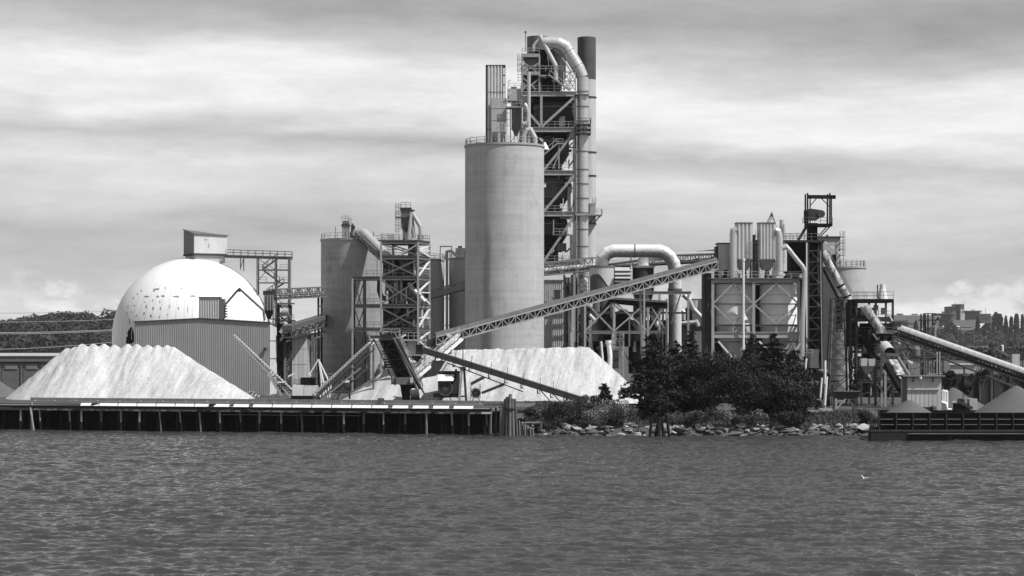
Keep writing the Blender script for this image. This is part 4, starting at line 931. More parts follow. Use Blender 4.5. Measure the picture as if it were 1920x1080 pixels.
ls = Thing('inclined_stacker_conveyor', 'light ladder-like conveyor climbing from the dock to the transfer platform', 'conveyor', P(640, 745, 352))
p0, p1 = P(592, 752, 349), P(697, 654, 359); upv = V((0, 0, 1)); sdv = V((.5, .8, 0)).normalized()
for s in (-.8, .8):
    ls.bar('chord', p0 + sdv*s, p1 + sdv*s, .18, m='steel_dark'); ls.bar('chord', p0 + sdv*s + upv*1.0, p1 + sdv*s + upv*1.0, .2, m='steel_mid')
for i in range(30):
    a = p0.lerp(p1, (i + .5) / 30); ls.bar('idler', a + upv*1.12 - sdv*.85, a + upv*1.12 + sdv*.85, .22, m='white')
    c = p0.lerp(p1, (i + 1.2) / 30); ls.bar('diagonal', a - sdv*.8, (c if i % 2 else a) - sdv*.8 + upv, .1, m='steel_mid')
ls.bar('belt', p0 + upv*1.2, p1 + upv*1.2, 1.0, .08, 'steel_dark')
a = P(600, 752, 349.5); ls.bar('under_stringer', a, P(676, 690, 355), .22, m='steel_mid'); ls.bar('under_stringer', a + V((1.4, 0, 0)), P(690, 690, 355), .18, m='steel_dark')
ls.bar('leg', P(651, 700, 354), P(656, 748, 354), .3, m='steel_dark'); ls.bar('leg', P(660, 690, 355), P(632, 748, 355), .2, m='steel_dark'); ls.bar('crossbar', P(642, 716, 353), P(655, 715, 353), .35, m='white')

rc = Thing('channel_conveyor', 'grey channel conveyor sloping down across the broad limestone heap', 'conveyor', P(940, 745, 350))
c0, c1 = P(793, 656, 354), P(1098, 752, 346); dr = (c1 - c0).normalized()
rc.bar('trough_side', c0, c1, .18, .95, 'steel_mid'); rc.bar('trough_side', c0 + V((0,1.6,0)), c1 + V((0,1.6,0)), .18, .95, 'steel_mid'); rc.bar('trough_floor', c0 + V((0,.8,-.3)), c1 + V((0,.8,-.3)), 1.5, .12, 'steel_dark')
rc.bar('top_flange', c0 + V((0,-.12,.5)), c1 + V((0,-.12,.5)), .3, .14, 'steel'); rc.bar('bottom_flange', c0 + V((0,-.12,-.5)), c1 + V((0,-.12,-.5)), .3, .14, 'steel_dark')
rc.bar('tie_rod', c0.lerp(c1, .15) + V((0,.3,-.9)), c0.lerp(c1, .62) + V((0,.3,-1.7)), .16, m='steel_dark')
for t in (.09, .2, .3, .42, .52, .62, .72, .8, .88):
    p = c0.lerp(c1, t); rc.bar('upright', p + V((0,-.25,-.9)), p + V((.2,-.25,1.5 if t < .85 else .9)), .09, m='steel_dark'); rc.pipe('idler_bracket', [p + V((-.3,-.3,-.5)), p + V((-.3,-.3,-1.1)), p + V((.4,-.3,-1.1)), p + V((.5,-.3,-.7))], .1, 'steel_dark', 6)
for t in (.72, .8): p = c0.lerp(c1, t); rc.bar('strut', p + V((0,.5,-.4)), p + V((1.6,.5,-2.2)), .16, m='steel_dark')
af = Thing('a_frame_trestle', 'grey steel A-frame trestle under the channel conveyor', 'trestle', P(868, 745, 352)); Y = 352.0
af.bar('leg', P(866, 690, Y), P(861, 752, Y), .38, m='steel'); af.bar('leg', P(870, 690, Y), P(874, 752, Y), .38, m='steel_dark'); af.pb('cap', 862, 873, 688, 693, Y - .3, 1.6, 'steel_dark'); af.bar('crossbar', P(863, 743, Y), P(874, 743, Y), .25, m='steel_dark'); af.bar('mast', P(868, 688, Y), P(868, 652, Y), .16, m='steel_dark')

up = Thing('pale_stair_conveyor', 'pale stepped conveyor with handrails climbing toward the long gallery', 'conveyor', P(820, 700, 364))
c0, c1 = P(778, 708, 359), P(862, 636, 368)
up.bar('belt_cover', c0, c1, 1.6, .35, 'white_dirty'); up.bar('belt_cover', c0 + V((-.3, 1.6, .8)), c1 + V((-.3, 1.6, .8)), 1.0, .25, 'clad_pale')
up.rail('handrail', [c0 + V((0,-1,.2)), c1 + V((0,-1,.2))], 1.1, 1.5, 'steel', .1); up.rail('handrail', [c0 + V((0,2.4,.9)), c1 + V((0,2.4,.9))], 1.1, 1.5, 'steel', .1)
for i in range(14): a = c0.lerp(c1, (i + .5)/14); up.bar('idler', a + V((0,-.9,.3)), a + V((0,.9,.3)), .16, m='steel_mid')
b = MB().add([P(796, 676, 361), P(832, 668, 361), P(806, 720, 361), P(793, 722, 361)], [(0,3,2,1)]); 
q = [P(813, 676, 361), P(836, 676, 361), P(808, 721, 361), P(792, 721, 361), P(796, 700, 361)]; q2 = [v + V((0, .3, 0)) for v in q]
up.mesh('side_panel', MB().add(q + q2, [(0,4,3,2,1),(5,6,7,8,9)] + [(i, (i+1)%5, 5+(i+1)%5, 5+i) for i in range(5)]), 'steel_dark')
up.bar('strut', P(838, 682, 361.5), P(815, 720, 361.5), .3, m='steel')
up.bar('leg', P(845, 656, 365), V((PX(845, 365), 365, G)), .3, m='steel_mid')

pu = Thing('pump_shelter', 'open dark shelter with pale awning and a big hose reel inside', 'shelter', P(840, 745, 352)); Y = 353.0
pu.pb('back_wall', 822, 862, 698, 742, Y + 3, .3, 'steel_dark'); pu.pb('roof', 820, 862, 696, 699, Y, 3.6, 'steel_dark'); pu.pb('post', 821, 823, 698, 746, Y, .25, 'steel_dark'); pu.pb('post', 856, 859, 698, 746, Y, .25, 'steel_mid')
x0, x1 = PX(820, Y), PX(850, Y)
for k in range(2):
    z0, z1 = PZ(702 + k*6, Y), PZ(708 + k*6, Y); pu.mesh('awning', MB().add([(x0, Y-.6-k*.6, z1), (x1, Y-.6-k*.6, z1), (x1+.2, Y-.05-k*.6, z0), (x0+.2, Y-.05-k*.6, z0)], [(0,1,2,3)]), 'white_dirty')
pu.pb('bench', 812, 862, 738, 745, Y - .2, 2, 'steel_dark'); pu.pb('chimney', 853, 857, 692, 697, Y + .5, .5, 'steel_dark')
def reel(name, label, px, py, r, Y, m1, m2):
    t = Thing(name, label, 'hose reel', P(px, 750, Y)); c = P(px, py, Y)
    t.rod('drum', c + V((0,-.1,0)), c + V((0,.6,0)), r * .8, m1, 20)
    b = MB()
    b.lathe((0, 0), [(r*.86, -.08), (r, -.08), (r, .08), (r*.86, .08), (r*.86, -.08)], 26); M = Mx.Translation(c + V((0,-.2,0))) @ Mx.Rotation(math.pi/2, 4, 'X'); b.v = [tuple(M @ V(v)) for v in b.v]; t.mesh('rim', b, m2)
    for i in range(8): a = math.pi*i/8; d = V((math.cos(a), 0, math.sin(a)))*r*.95; t.bar('spoke', c - d + V((0,-.2,0)), c + d + V((0,-.2,0)), .07, m=m2)
    for s in (-1, 1): t.bar('stand_leg', c + V((0,.7,0)), V((c.x + s*r*.8, c.y + .7, G)), .14, m='steel_dark')
reel('cable_reel', 'large spoked hose reel inside the dark shelter', 835, 728, 1.25, 352.4, 'steel_dark', 'rust'); reel('cable_reel', 'dark round hose reel standing under the channel conveyor', 892, 737, .85, 350.5, 'black', 'steel_dark')
bm = Thing('loader_arm', 'small dark jointed arm reaching up beside the hose reel', 'arm', P(915, 750, 350)); bm.bar('arm', P(883, 720, 350), P(908, 707, 350), .3, .5, 'steel_dark'); bm.bar('arm', P(903, 737, 350), P(946, 720, 350), .28, .45, 'steel_dark'); bm.bar('post', P(883, 720, 350), P(883, 748, 350), .12, m='steel_dark'); bm.bar('post', P(900, 720, 350.5), P(900, 748, 350.5), .12, m='steel_dark')

# ================================================================== the long gallery that climbs across the picture
lg = Thing('long_conveyor_gallery', 'long hooded lattice conveyor climbing in front of the tallest silo', 'conveyor', P(1075, 600, 380))
g0, g1 = P(815, 647, 373), P(1342, 505, 389)
truss(lg, g0, g1, 1.42, 2.2, 44, .24, .13, 'steel', 'steel', None)
lg.bar('belt_casing', g0 + V((0,0,.7)), g1 + V((0,0,.7)), 1.5, .95, 'steel_dark')
hd = MB(); n = 9
u_ = (g1 - g0).normalized(); sd = V((-u_.y, u_.x, 0)).normalized()
NS = 46
for i in range(NS):
    a = g0.lerp(g1, i / NS) + V((0, 0, 1.5)); c = g0.lerp(g1, (i + .975) / NS) + V((0, 0, 1.5)); r = .95; vs = []
    for p in (a, c):
        for j in range(n): t = math.pi * j / (n-1); vs.append(p + sd * (r * math.cos(t)) + V((0, 0, r * .72 * math.sin(t))))
    lg.mesh('hood_section', MB().add(vs, [(j, j+1, n+j+1, n+j) for j in range(n-1)], True).add(vs[:n], [tuple(range(n))[::-1]]).add(vs[n:], [tuple(range(n))]), 'hood')
for px, t in ((1065, 602), (1200, 562)):
    f = (px - 815) / 527.; p = g0.lerp(g1, f)
    for s in (-1, 1): lg.bar('trestle_leg', p + sd * s, V((p.x + .2, p.y + s * 2.2, G)), .42 if px < 1100 else .3, m='steel')
    lg.bar('trestle_tie', V((p.x, p.y - 1.6, p.z - 4)), V((p.x, p.y + 1.6, p.z - 4)), .25, m='steel_mid')
lg.pb('head_chute', 800, 822, 636, 650, 372.5, 2, 'steel_dark'); lg.bar('light_plate', P(838, 626, 371.4), P(846, 632, 371.4), .5, m='white_dirty')

lb = Thing('dark_conveyor_bridge', 'dark conveyor passing behind the tallest silo toward the steel tower', 'conveyor', P(850, 560, 432))
truss(lb, P(798, 562, 434), P(1010, 506, 440), 1.6, 2.0, 16, .3, .16, 'steel_dark', 'steel_dark', 'black'); lb.bar('side_sheet', P(798, 556, 433.5), P(1010, 499, 439.5), 2.2, 1.2, 'steel_dark')
ub = Thing('upper_pipe_gallery', 'pipe gallery running behind the hooped ducts to the right', 'conveyor', P(1180, 500, 420))
truss(ub, P(1000, 518, 404), P(1118, 505, 416), 2.3, 2.0, 8, .26, .16, 'steel_mid', 'steel_mid', 'steel_dark'); ub.pipe('pipe', [P(1000, 509, 403.6), P(1118, 497, 415.6)], .5, 'duct', 10); ub.pipe('pipe', [P(1000, 517, 403.4), P(1118, 505, 415.4)], .3, 'steel_dark', 8)
truss(ub, P(1118, 509, 420), P(1350, 484, 424), 1.7, 2.0, 16, .24, .14, 'steel_dark', 'steel_dark', 'steel_dark'); ub.pipe('pipe', [P(1118, 497, 419), P(1270, 477, 421), P(1350, 474, 423)], .42, 'steel', 10); ub.pipe('pipe', [P(1150, 500, 419), P(1350, 488, 423)], .35, 'steel_dark', 8)
# ================================================================== equipment on the tallest silo
Y = 400.0
cp = Thing('ribbed_lift_tower', 'tall narrow ribbed metal tower standing on the tallest silo', 'lift tower', P(929, 272, Y)); Y = 401.0
corr(cp, 'front_wall', P(912.5, 272, Y), P(942, 272, Y), PZ(123.5, Y), PZ(272, Y), (0, -1, 0), .55, .22, 'clad_rib')
cp.pb('corner_post', 910.5, 913, 122, 272, Y - .15, .3, 'steel_dark'); cp.pb('corner_post', 941.5, 944, 122, 272, Y - .1, .3, 'steel_dark'); cp.pb('corner_post', 946, 947.6, 123, 272, Y + 1.9, .3, 'steel_dark')
cp.box('body', PX(913, Y), PX(942, Y), Y + .05, Y + 2, PZ(272, Y), PZ(124, Y), 'clad')
cp.pb('roof_trim', 910.5, 947.8, 121.5, 124, Y - .2, 2.5, 'steel_dark'); cp.pb('belt_trim', 910.5, 947.6, 172, 173.6, Y - .22, .2, 'steel_mid'); cp.pb('belt_trim', 910.5, 947.6, 242, 243.6, Y - .22, .2, 'steel_mid')
for py in (140, 158, 190, 208, 226): cp.pb('side_girt', 944, 947.5, py, py + 1.3, Y + 1, 1, 'steel_mid')
df = Thing('flat_dust_filter', 'plain pale filter box with cone hopper on the tallest silo', 'dust filter', P(935, 272, 398)); Y = 397.5
df.pb('casing', 921.5, 950, 184, 247, Y, 3, 'box_grey'); df.pb('panel_joint', 921.3, 950.2, 203, 203.6, Y - .03, .03, 'steel_mid'); df.pb('panel_joint', 921.3, 950.2, 225, 225.6, Y - .03, .03, 'steel_mid')
x0, x1 = PX(921.5, Y), PX(950, Y); z0, z1 = PZ(247, Y), PZ(263, Y); xm = (x0+x1)/2
df.mesh('hopper', MB().add([(x0,Y,z0),(x1,Y,z0),(x1,Y+3,z0),(x0,Y+3,z0),(xm-.3,Y+1.2,z1),(xm+.3,Y+1.2,z1),(xm+.3,Y+1.8,z1),(xm-.3,Y+1.8,z1)], [(0,4,5,1),(1,5,6,2),(2,6,7,3),(3,7,4,0),(0,1,2,3),(7,6,5,4)]), 'steel')
for px in (922.3, 949): df.pb('leg', px-.7, px+.7, 247, 272, Y, .2, 'steel'); df.pb('leg', px-.7, px+.7, 247, 272, Y + 2.8, .2, 'steel')
df.bar('brace', P(922.5, 249, Y), P(933, 271, Y), .12, m='steel'); df.bar('brace', P(949, 249, Y), P(939, 271, Y), .12, m='steel'); df.pipe('outlet_pipe', [P(935.5, 272, Y - .5), P(935.5, 249, Y - .5)], .26, 'duct', 10)
d2 = Thing('railed_filter_tower', 'stacked filter boxes with railed platform and caged ladder on the tallest silo', 'dust filter', P(964, 272, 398)); Y = 397.0
d2.pb('upper_box', 951, 977, 166, 189, Y + .3, 3, 'box_grey'); d2.pb('roof_hatch', 958, 969, 163, 166, Y + .8, 1.5, 'steel_dark'); d2.pb('middle_box', 959, 976, 201, 235, Y + .4, 2.8, 'steel_mid'); d2.pb('upper_box', 958, 977, 189, 201, Y + .5, 2.5, 'steel_mid')
d2.pb('platform', 949, 979, 199.5, 201.5, Y - .4, 3.6, 'steel'); d2.rail('railing', [P(950, 199.5, Y - .4), P(978, 199.5, Y - .4)], 1.15, .9, 'steel', .09); d2.rail('railing', [P(953, 166, Y + .3), P(977, 166, Y + .3)], 1.0, 1.2, 'steel', .07)
x0, x1 = PX(959, Y), PX(976, Y); z0, z1 = PZ(235, Y), PZ(254, Y); xm = (x0+x1)/2
d2.mesh('hopper', MB().add([(x0,Y+.4,z0),(x1,Y+.4,z0),(x1,Y+3,z0),(x0,Y+3,z0),(xm-.3,Y+1.4,z1),(xm+.3,Y+1.4,z1),(xm+.3,Y+2,z1),(xm-.3,Y+2,z1)], [(0,4,5,1),(1,5,6,2),(2,6,7,3),(3,7,4,0),(0,1,2,3),(7,6,5,4)]), 'steel_mid')
for px in (957, 977): d2.pb('leg', px - .8, px + .8, 201, 272, Y + .2, .2, 'steel_mid'); d2.pb('leg', px - .8, px + .8, 201, 272, Y + 3, .2, 'steel_mid')
d2.bar('brace', P(957, 268, Y + .2), P(976, 240, Y + .2), .12, m='steel_mid'); d2.bar('brace', P(977, 268, Y + .2), P(958, 240, Y + .2), .12, m='steel_mid')
d2.ladder('ladder', PX(955, Y), Y - .2, PZ(259, Y), PZ(207, Y), .6, True, 'steel', .08); d2.ladder('ladder', PX(981, Y), Y, PZ(268, Y), PZ(205, Y), .5, True, 'steel', .08)
d2.bar('lamp_arm', P(953, 176, Y), P(960, 173, Y), .12, m='white_dirty'); d2.bar('lamp_pole', P(953, 163, Y), P(953, 152, Y), .1, m='steel'); d2.bar('lamp', P(953, 152, Y), P(958, 150.5, Y), .2, m='white_dirty')
d2.pb('white_bin', 960, 973, 262, 272, Y - .5, 1.5, 'white_dirty')
vp = Thing('silo_roof_piping', 'bent light vent pipes at the right edge of the tallest silo roof', 'pipes', P(990, 272, 396)); Y = 396.5
vp.pipe('vertical_pipe', [P(991.5, 272, Y), P(991.5, 135, Y)], .34, 'duct', 12)
vp.pipe('elbow_pipe', [P(978, 232, Y), P(986, 232, Y), P(990, 227, Y), P(990.5, 212, Y), P(987, 200, Y), P(983, 195, Y)], .42, 'duct', 12); vp.rod('round_end', P(983, 191, Y + .6), P(983, 191, Y + 2), 1.0, 'box_grey', 18)
vp.pipe('hood_pipe', [P(982, 272, Y - .5), P(982.5, 254, Y - .5), P(988, 244, Y - .5), P(995, 243, Y - .5), P(1003, 258, Y - .5), P(1003.5, 272, Y - .5)], .45, 'duct', 12); vp.pipe('hood_pipe', [P(992, 272, Y - .3), P(992, 246, Y - .3)], .3, 'duct', 10)
vp.pb('drum_box', 1004, 1014, 263, 272, Y, 1.2, 'steel_dark'); vp.bar('lamp', P(1012, 260, Y), P(1018, 265, Y), .2, m='white_dirty'); vp.mesh('cone', MB().lathe(P(1021, 272, Y + 5), [(.9, PZ(276, Y)), (.2, PZ(262, Y))], 12), 'white_dirty')
for px, py in ((880, 258), (897, 264)): vp.bar('lamp_pole', P(px, 272, 396), P(px, py, 396), .1, m='steel'); vp.bar('lamp', P(px, py, 396), P(px + 6, py - 2.5, 396), .2, m='white_dirty')

# ================================================================== PREHEATER TOWER
Y = 446.0; s_ = Y / F
pt = Thing('preheater_tower', 'soaring open steel preheater tower with dark cyclones behind the tallest silo', 'preheater tower', P(1030, 745, Y))
xl, xm, xr = PX(976, Y), PX(1015, Y), PX(1079, Y); yb = Y + 11
lv = [495, 401, 324, 243, 176]; zs = [G] + [PZ(p, Y) for p in lv]
for x in (xl, xr):
    for y in (Y, yb): pt.ib('column', (x, y, G), (x, y, zs[-1]), .5, .5, 'steel_mid')
pt.ib('column', (PX(1083.5, Y), Y, G), (PX(1083.5, Y), Y, PZ(170, Y)), .22, .22, 'steel_mid')
for i, z in enumerate(zs[1:]):
    for y in (Y, yb): pt.ib('beam', (xl, y, z), (xr, y, z), .5, 1.05, 'steel')
    for x in (xl, xr): pt.ib('beam', (x, Y, z), (x, yb, z), .5, 1.05, 'steel_mid')
    pt.box('floor', xl + .2, xr - .2, Y + .3, yb - .3, z + .1, z + .45, 'steel_dark')
    pt.rail('railing', [(xl, Y, z + .55), (xr, Y, z + .55)], 1.15, 1.5, 'steel', .08)
for x in (xm,): pt.bar('post', (x, Y, zs[4] + .5), (x, Y, zs[5] - .5), .5, m='steel')
pt.bar('brace', (xm, Y, zs[4] + .5), (xr, Y, zs[5] - .5), .5, m='steel'); pt.bar('brace', (xm, Y, zs[4] + .5), (xl, Y, zs[5] - 2), .5, m='steel')
for i in (1, 2, 3): pt.bar('brace', P(1019, lv[i-1] - 4, Y), P(1077, lv[i] + 5, Y), .5, m='steel'); pt.box('gusset', PX(1068, Y), PX(1078, Y), Y - .1, Y + .1, PZ(lv[i] + 16, Y), PZ(lv[i] + 6, Y), 'steel')
for i in range(1, 5): pt.bar('brace', (xr, Y, zs[i] + .5), (xr, yb, zs[i+1] - .5), .4, m='steel_mid'); pt.bar('brace', (xl, yb, zs[i] + .5), (xr, yb, zs[i+1] - .5), .4, m='steel_mid')
for i in range(1, 5): pt.box('interior_shade_sheet', xl + .5, PX(1056, Y), yb - .8, yb - .5, zs[i] + .6, zs[i+1] - .6, 'black')  # black sheets added for darkness: interior shade put in as colour
# cyclones: squat drums with cone bottoms, one or two a floor
def cyc(cx, Yc, r, top, mid, bot, m='steel_dark', r2=.8):
    c = P(cx, mid, Yc); zt, zm, zb = PZ(top, Yc), PZ(mid, Yc), PZ(bot, Yc)
    o = pt.mesh('cyclone', MB().lathe(c, [(.01, zt), (r * .96, zt), (r, zt - .3), (r, zm), (r2, zb), (r2, zb - 1.2)], 40), m)
    pt.mesh('cyclone_flange', MB().lathe(c, [(r + .02, zt - 1.1), (r + .15, zt - 1.1), (r + .15, zt - .8), (r + .02, zt - .8)], 40), 'steel_mid', o); return o
cyc(1040, Y + 6.0, 4.4, 195, 232, 268, 'steel_dark'); cyc(1020, Y + 5.0, 3.6, 258, 285, 318, 'steel_dark'); cyc(1044, Y + 5.4, 2.6, 255, 290, 316, 'rust')
cyc(1030, Y + 5.5, 4.3, 336, 372, 396, 'rust'); cyc(1046, Y + 5, 3.0, 344, 360, 392, 'steel_dark'); cyc(1034, Y + 5.5, 3.4, 412, 440, 480, 'steel_dark')
for a, b_, t, u, yy, m in ((1000, 1066, 182, 194, Y + 3, 'black'), (1020, 1062, 248, 262, Y + 2.5, 'black'), (1018, 1060, 330, 346, Y + 2.5, 'black'), (1018, 1050, 407, 428, Y + 2.5, 'black'), (1019, 1046, 440, 462, Y + 2, 'black'), (1044, 1062, 456, 470, Y + 2.0, 'steel_mid'), (1030, 1062, 360, 372, Y + 3, 'black'), (1006, 1020, 300, 322, Y + 3, 'black'), (1048, 1060, 218, 237, Y + .8, 'steel_mid'), (1018, 1032, 470, 494, Y + 3, 'black')):
    pt.pb('duct_casing', a, b_, t, u, yy, 4, m)
pt.stair('stair', P(1020, 290, Y - .3), P(1044, 270, Y - .3), 1.0, 'steel'); pt.pb('landing', 1044, 1056, 268, 270, Y - .6, 1.5, 'steel'); pt.rail('railing', [P(1038, 270, Y - .5), P(1056, 270, Y - .5)], 1.1, 1.0, 'steel', .09)
pt.bar('strut', P(1048, 316, Y - .2), P(1048, 271, Y - .2), .25, m='steel'); pt.bar('strut', P(1036, 316, Y - .2), P(1048, 290, Y - .2), .2, m='steel')
pt.pb('balcony', 1036, 1068, 439, 441, Y - .4, 2, 'steel_mid'); pt.rail('railing', [P(1037, 439, Y - .4), P(1062, 439, Y - .4)], 1.1, 1.2, 'steel', .09); pt.bar('hanger', P(1038, 412, Y - .3), P(1038, 439, Y - .3), .2, m='steel')
pt.pb('balcony', 1055, 1072, 280, 283, Y, 2.5, 'steel_dark'); pt.bar('strut', P(1046, 293, Y), P(1066, 266, Y), .3, m='steel_dark')
for a, t in ((1047, 473), (1055, 473), (1047, 485), (1055, 485)): pt.pb('white_sack', a, a + 7, t, t + 10, Y + .6, 1, 'white_dirty')
for px, py in ((1019, 343), (1050, 382), (1059, 342)): pt.pb('light_panel', px, px + 5, py, py + 8, Y + .4, .3, 'white_dirty')
pt.pipe('pipe', [P(1071, 495, Y + 1), P(1071, 440, Y + 1)], .3, 'duct', 8); pt.pipe('pipe', [P(1067, 400, Y + 1), P(1067, 350, Y + 1)], .35, 'steel', 8); pt.bar('lamp_pole', P(1056, 400, Y - .3), P(1056, 372, Y - .3), .14, m='white_dirty')
rq = random.Random(23)
for i in range(56):
    px, py = rq.uniform(1018, 1074), rq.uniform(250, 492); L_ = rq.uniform(6, 22); yy = Y + rq.uniform(.3, 6); k = rq.random()
    q0 = P(px, py, yy); q1 = P(px, py + L_, yy) if k < .5 else (P(min(1078, px + L_), py, yy) if k < .8 else P(min(1078, px + L_ * .7), py - L_ * .8, yy))
    pt.bar('pipe_run', q0, q1, rq.choice((.18, .24, .34)), m=rq.choice(('steel_dark', 'steel_mid', 'steel_dark', 'steel', 'black', 'rust')))
# narrower top section
zt1 = PZ(176, Y); tx0, tx1 = PX(979, Y), PX(1011.5, Y)
for x in (tx0, tx1):
    for y in (Y, Y + 6): pt.ib('column', (x, y, zt1), (x, y, PZ(104, Y)), .36, .36, 'steel')
for py in (140.5, 107):
    z = PZ(py, Y); pt.box('floor', tx0 - .1, tx1 + .1, Y - .2, Y + 6.2, z, z + .7, 'steel'); pt.rail('railing', [(tx0, Y - .2, z + .7), (tx1 + (5 if py > 120 else 0), Y - .2, z + .7)], 1.15, 1.2, 'steel', .1)
for a, c, t, u in ((979, 1011, 172, 142), (979, 1011, 138, 112)): pt.bar('brace', P(a + 14, t - 10, Y), P(c, u + 6, Y), .28, m='steel'); pt.bar('brace', P(a + 2, u + 4, Y), P(c - 6, t - 4, Y), .22, m='steel'); pt.bar('brace', P(a, t - 2, Y), P(a + 12, t - 16, Y), .22, m='steel')
pt.pb('top_casing', 983, 1008, 110, 132, Y + 1, 3, 'steel_mid'); pt.pb('casing', 980, 1012, 145, 170, Y + 2.5, 3, 'steel_dark')
pt.rod('manhole', P(983, 128, Y + .9), P(983, 128, Y + .5), .8, 'white_dirty', 14); pt.pb('white_plate', 981, 985, 155, 166, Y + .8, .2, 'white_dirty')
pt.ladder('ladder', PX(974.5, Y), Y + 1, PZ(152, Y), PZ(100, Y), .7, True, 'steel', .09); pt.bar('ladder_tie', P(974, 120, Y + 1), P(979, 120, Y + 1), .12, m='steel'); pt.bar('ladder_tie', P(974, 140, Y + 1), P(979, 140, Y + 1), .12, m='steel')
pt.bar('aerial', P(985.5, 97, Y), P(985.5, 61, Y), .16, m='steel_mid'); pt.rod('aerial_lamp', P(985.5, 61.5, Y), P(985.5, 58.5, Y), .25, 'steel_mid', 8)
# top cyclone and dark twin
c = P(1009, 80, Y + 5); pt.mesh('top_cyclone', MB().lathe(c, [(.01, PZ(68, Y + 5)), (21 * .1127, PZ(69.5, Y + 5)), (21 * .1127, PZ(128, Y + 5)), (.9, PZ(150, Y + 5)), (.9, PZ(176, Y + 5))], 40), 'steel_mid')
c = P(1042, 100, Y + 6); pt.mesh('top_cyclone', MB().lathe(c, [(.01, PZ(93, Y + 6)), (19 * .113, PZ(94, Y + 6)), (19 * .113, PZ(146, Y + 6)), (.9, PZ(172, Y + 6))], 40), 'steel_dark')
pt.pb('cyclone_inlet', 1000, 1026, 93, 138, Y + 1.4, 3, 'black'); pt.pb('equipment_casing', 1012, 1050, 146, 172, Y + 5, 3, 'black')
for px in (1039, 1052.5): pt.bar('post', P(px, 176, Y + .8), P(px, 107 if px > 1045 else 124, Y + .8), .26, m='steel')
pt.stair('stair', P(1066, 168, Y - .4), P(1030, 141, Y - .4), 1.0, 'steel'); pt.bar('hand_beam', P(1068, 169, Y - .6), P(1028, 139, Y - .6), .3, m='steel'); pt.pb('landing', 1012, 1032, 140.5, 143, Y - .6, 2.5, 'steel')
for i in range(5): pt.bar('tread', P(1027 + i*3, 108 + i*3.4, Y + 2), P(1032 + i*3, 106 + i*3.4, Y + 2), .35, .12, 'steel')
for i in range(5): pt.bar('tread', P(1036 + i*3.2, 96 + i*2.8, Y + 3), P(1044 + i*3.2, 94.5 + i*2.8, Y + 3), .35, .12, 'steel')
pt.pipe('bent_pipe', [P(1042, 150, Y + .3), P(1042, 128, Y + .3), P(1041, 122, Y + .3), P(1012, 67, Y + .3)], .5, 'duct', 14); pt.pipe('bent_pipe', [P(1012, 67, Y + .3), P(1010, 74, Y + .3), P(1001, 85, Y + .3), P(1000, 96, Y + .3)], .32, 'duct', 12); pt.rod('pipe_collar', P(1042, 150, Y + .3), P(1042, 154, Y + .3), .75, 'steel', 12)
# lattice at the duct's elbow
la = [(1057, 170), (1068.5, 170), (1079, 170)]
for px, py in la: pt.bar('post', P(px, py, Y), P(px, 135, Y), .22, m='steel')
pt.bar('brace', P(1054, 108, Y), P(1072, 136, Y), .26, m='steel')
for t, u in ((135, 152), (152, 170)):
    for a, b_ in ((1057, 1068.5), (1068.5, 1079)): xbrace(pt, P(a, 0, Y), P(b_, 0, Y), PZ(u, Y), PZ(t, Y), .17, 'steel')
    pt.bar('girt', P(1057, t, Y), P(1079, t, Y), .2, m='steel_mid')
# downcomer duct
dd_ = Thing('downcomer_duct', 'thick silver duct arching from tower top and dropping down its right side', 'duct', P(1092, 745, 447)); Y = 447.0
path = [(1020, 80), (1036, 80), (1047, 81), (1061, 88.5), (1084, 127), (1092.5, 145)]
ra = [1.25, 1.25, 1.3, 1.34, 1.34, 1.22]
dd_.mesh('elbow', MB().tube([P(x, y, Y) for x, y in path[:4]], ra[:4], 28), 'duct'); dd_.mesh('elbow', MB().tube([P(x, y, Y) for x, y in path[2:]], ra[2:], 28), 'duct')
prev = 145
for yy in (172, 200, 228, 252, 284, 318, 345, 372, 399, 430, 462, 500):
    dd_.mesh('duct_section', MB().tube([P(1092.5, prev, Y), P(1092.5, yy - .6, Y)], 1.18, 28), 'duct'); dd_.rod('flange', P(1092.5, yy - .9, Y), P(1092.5, yy + .9, Y), 1.30, 'steel_mid', 24); prev = yy
for i in range(7):
    a, b_ = P(1061, 88.5, Y), P(1084, 127, Y); t = (i + .5) / 7; d = (b_ - a).normalized(); q = a.lerp(b_, t); dd_.rod('seam_band', q - d*.06, q + d*.06, 1.37, 'duct' if i not in (1, 6) else 'steel_mid', 24)
for yy in range(150, 495, 9): dd_.rod('seam_band', P(1092.5, yy, Y), P(1092.5, yy + .7, Y), 1.2, 'duct', 24)
dd_.pb('support_shelf', 1079, 1107, 400, 404, Y - 1.6, 3.2, 'steel'); dd_.pb('support_bracket', 1078, 1104, 176, 178, Y - 1.5, 3, 'steel_mid')
pb_ = Thing('duct_platform', 'dark railed platform wrapped round the duct high on the tower', 'platform', P(1094, 250, Y)); 
for py in (249, 241, 232): pb_.pb('ring_plate', 1080, 1108, py, py + 2, Y - 2.2, 4.6, 'steel_dark')
pb_.rail('railing', [P(1080, 231, Y - 2.2), P(1108, 231, Y - 2.2)], 1.1, 1.0, 'steel_mid', .09); pb_.rail('railing', [P(1108, 231, Y - 2.2), P(1108, 231, Y - 2.2) + V((0, 4.6, 0))], 1.1, 1.0, 'steel_mid', .09)
for px in (1081, 1094, 1107): pb_.bar('post', P(px, 250, Y - 2.2), P(px, 231, Y - 2.2), .16, m='steel_dark')
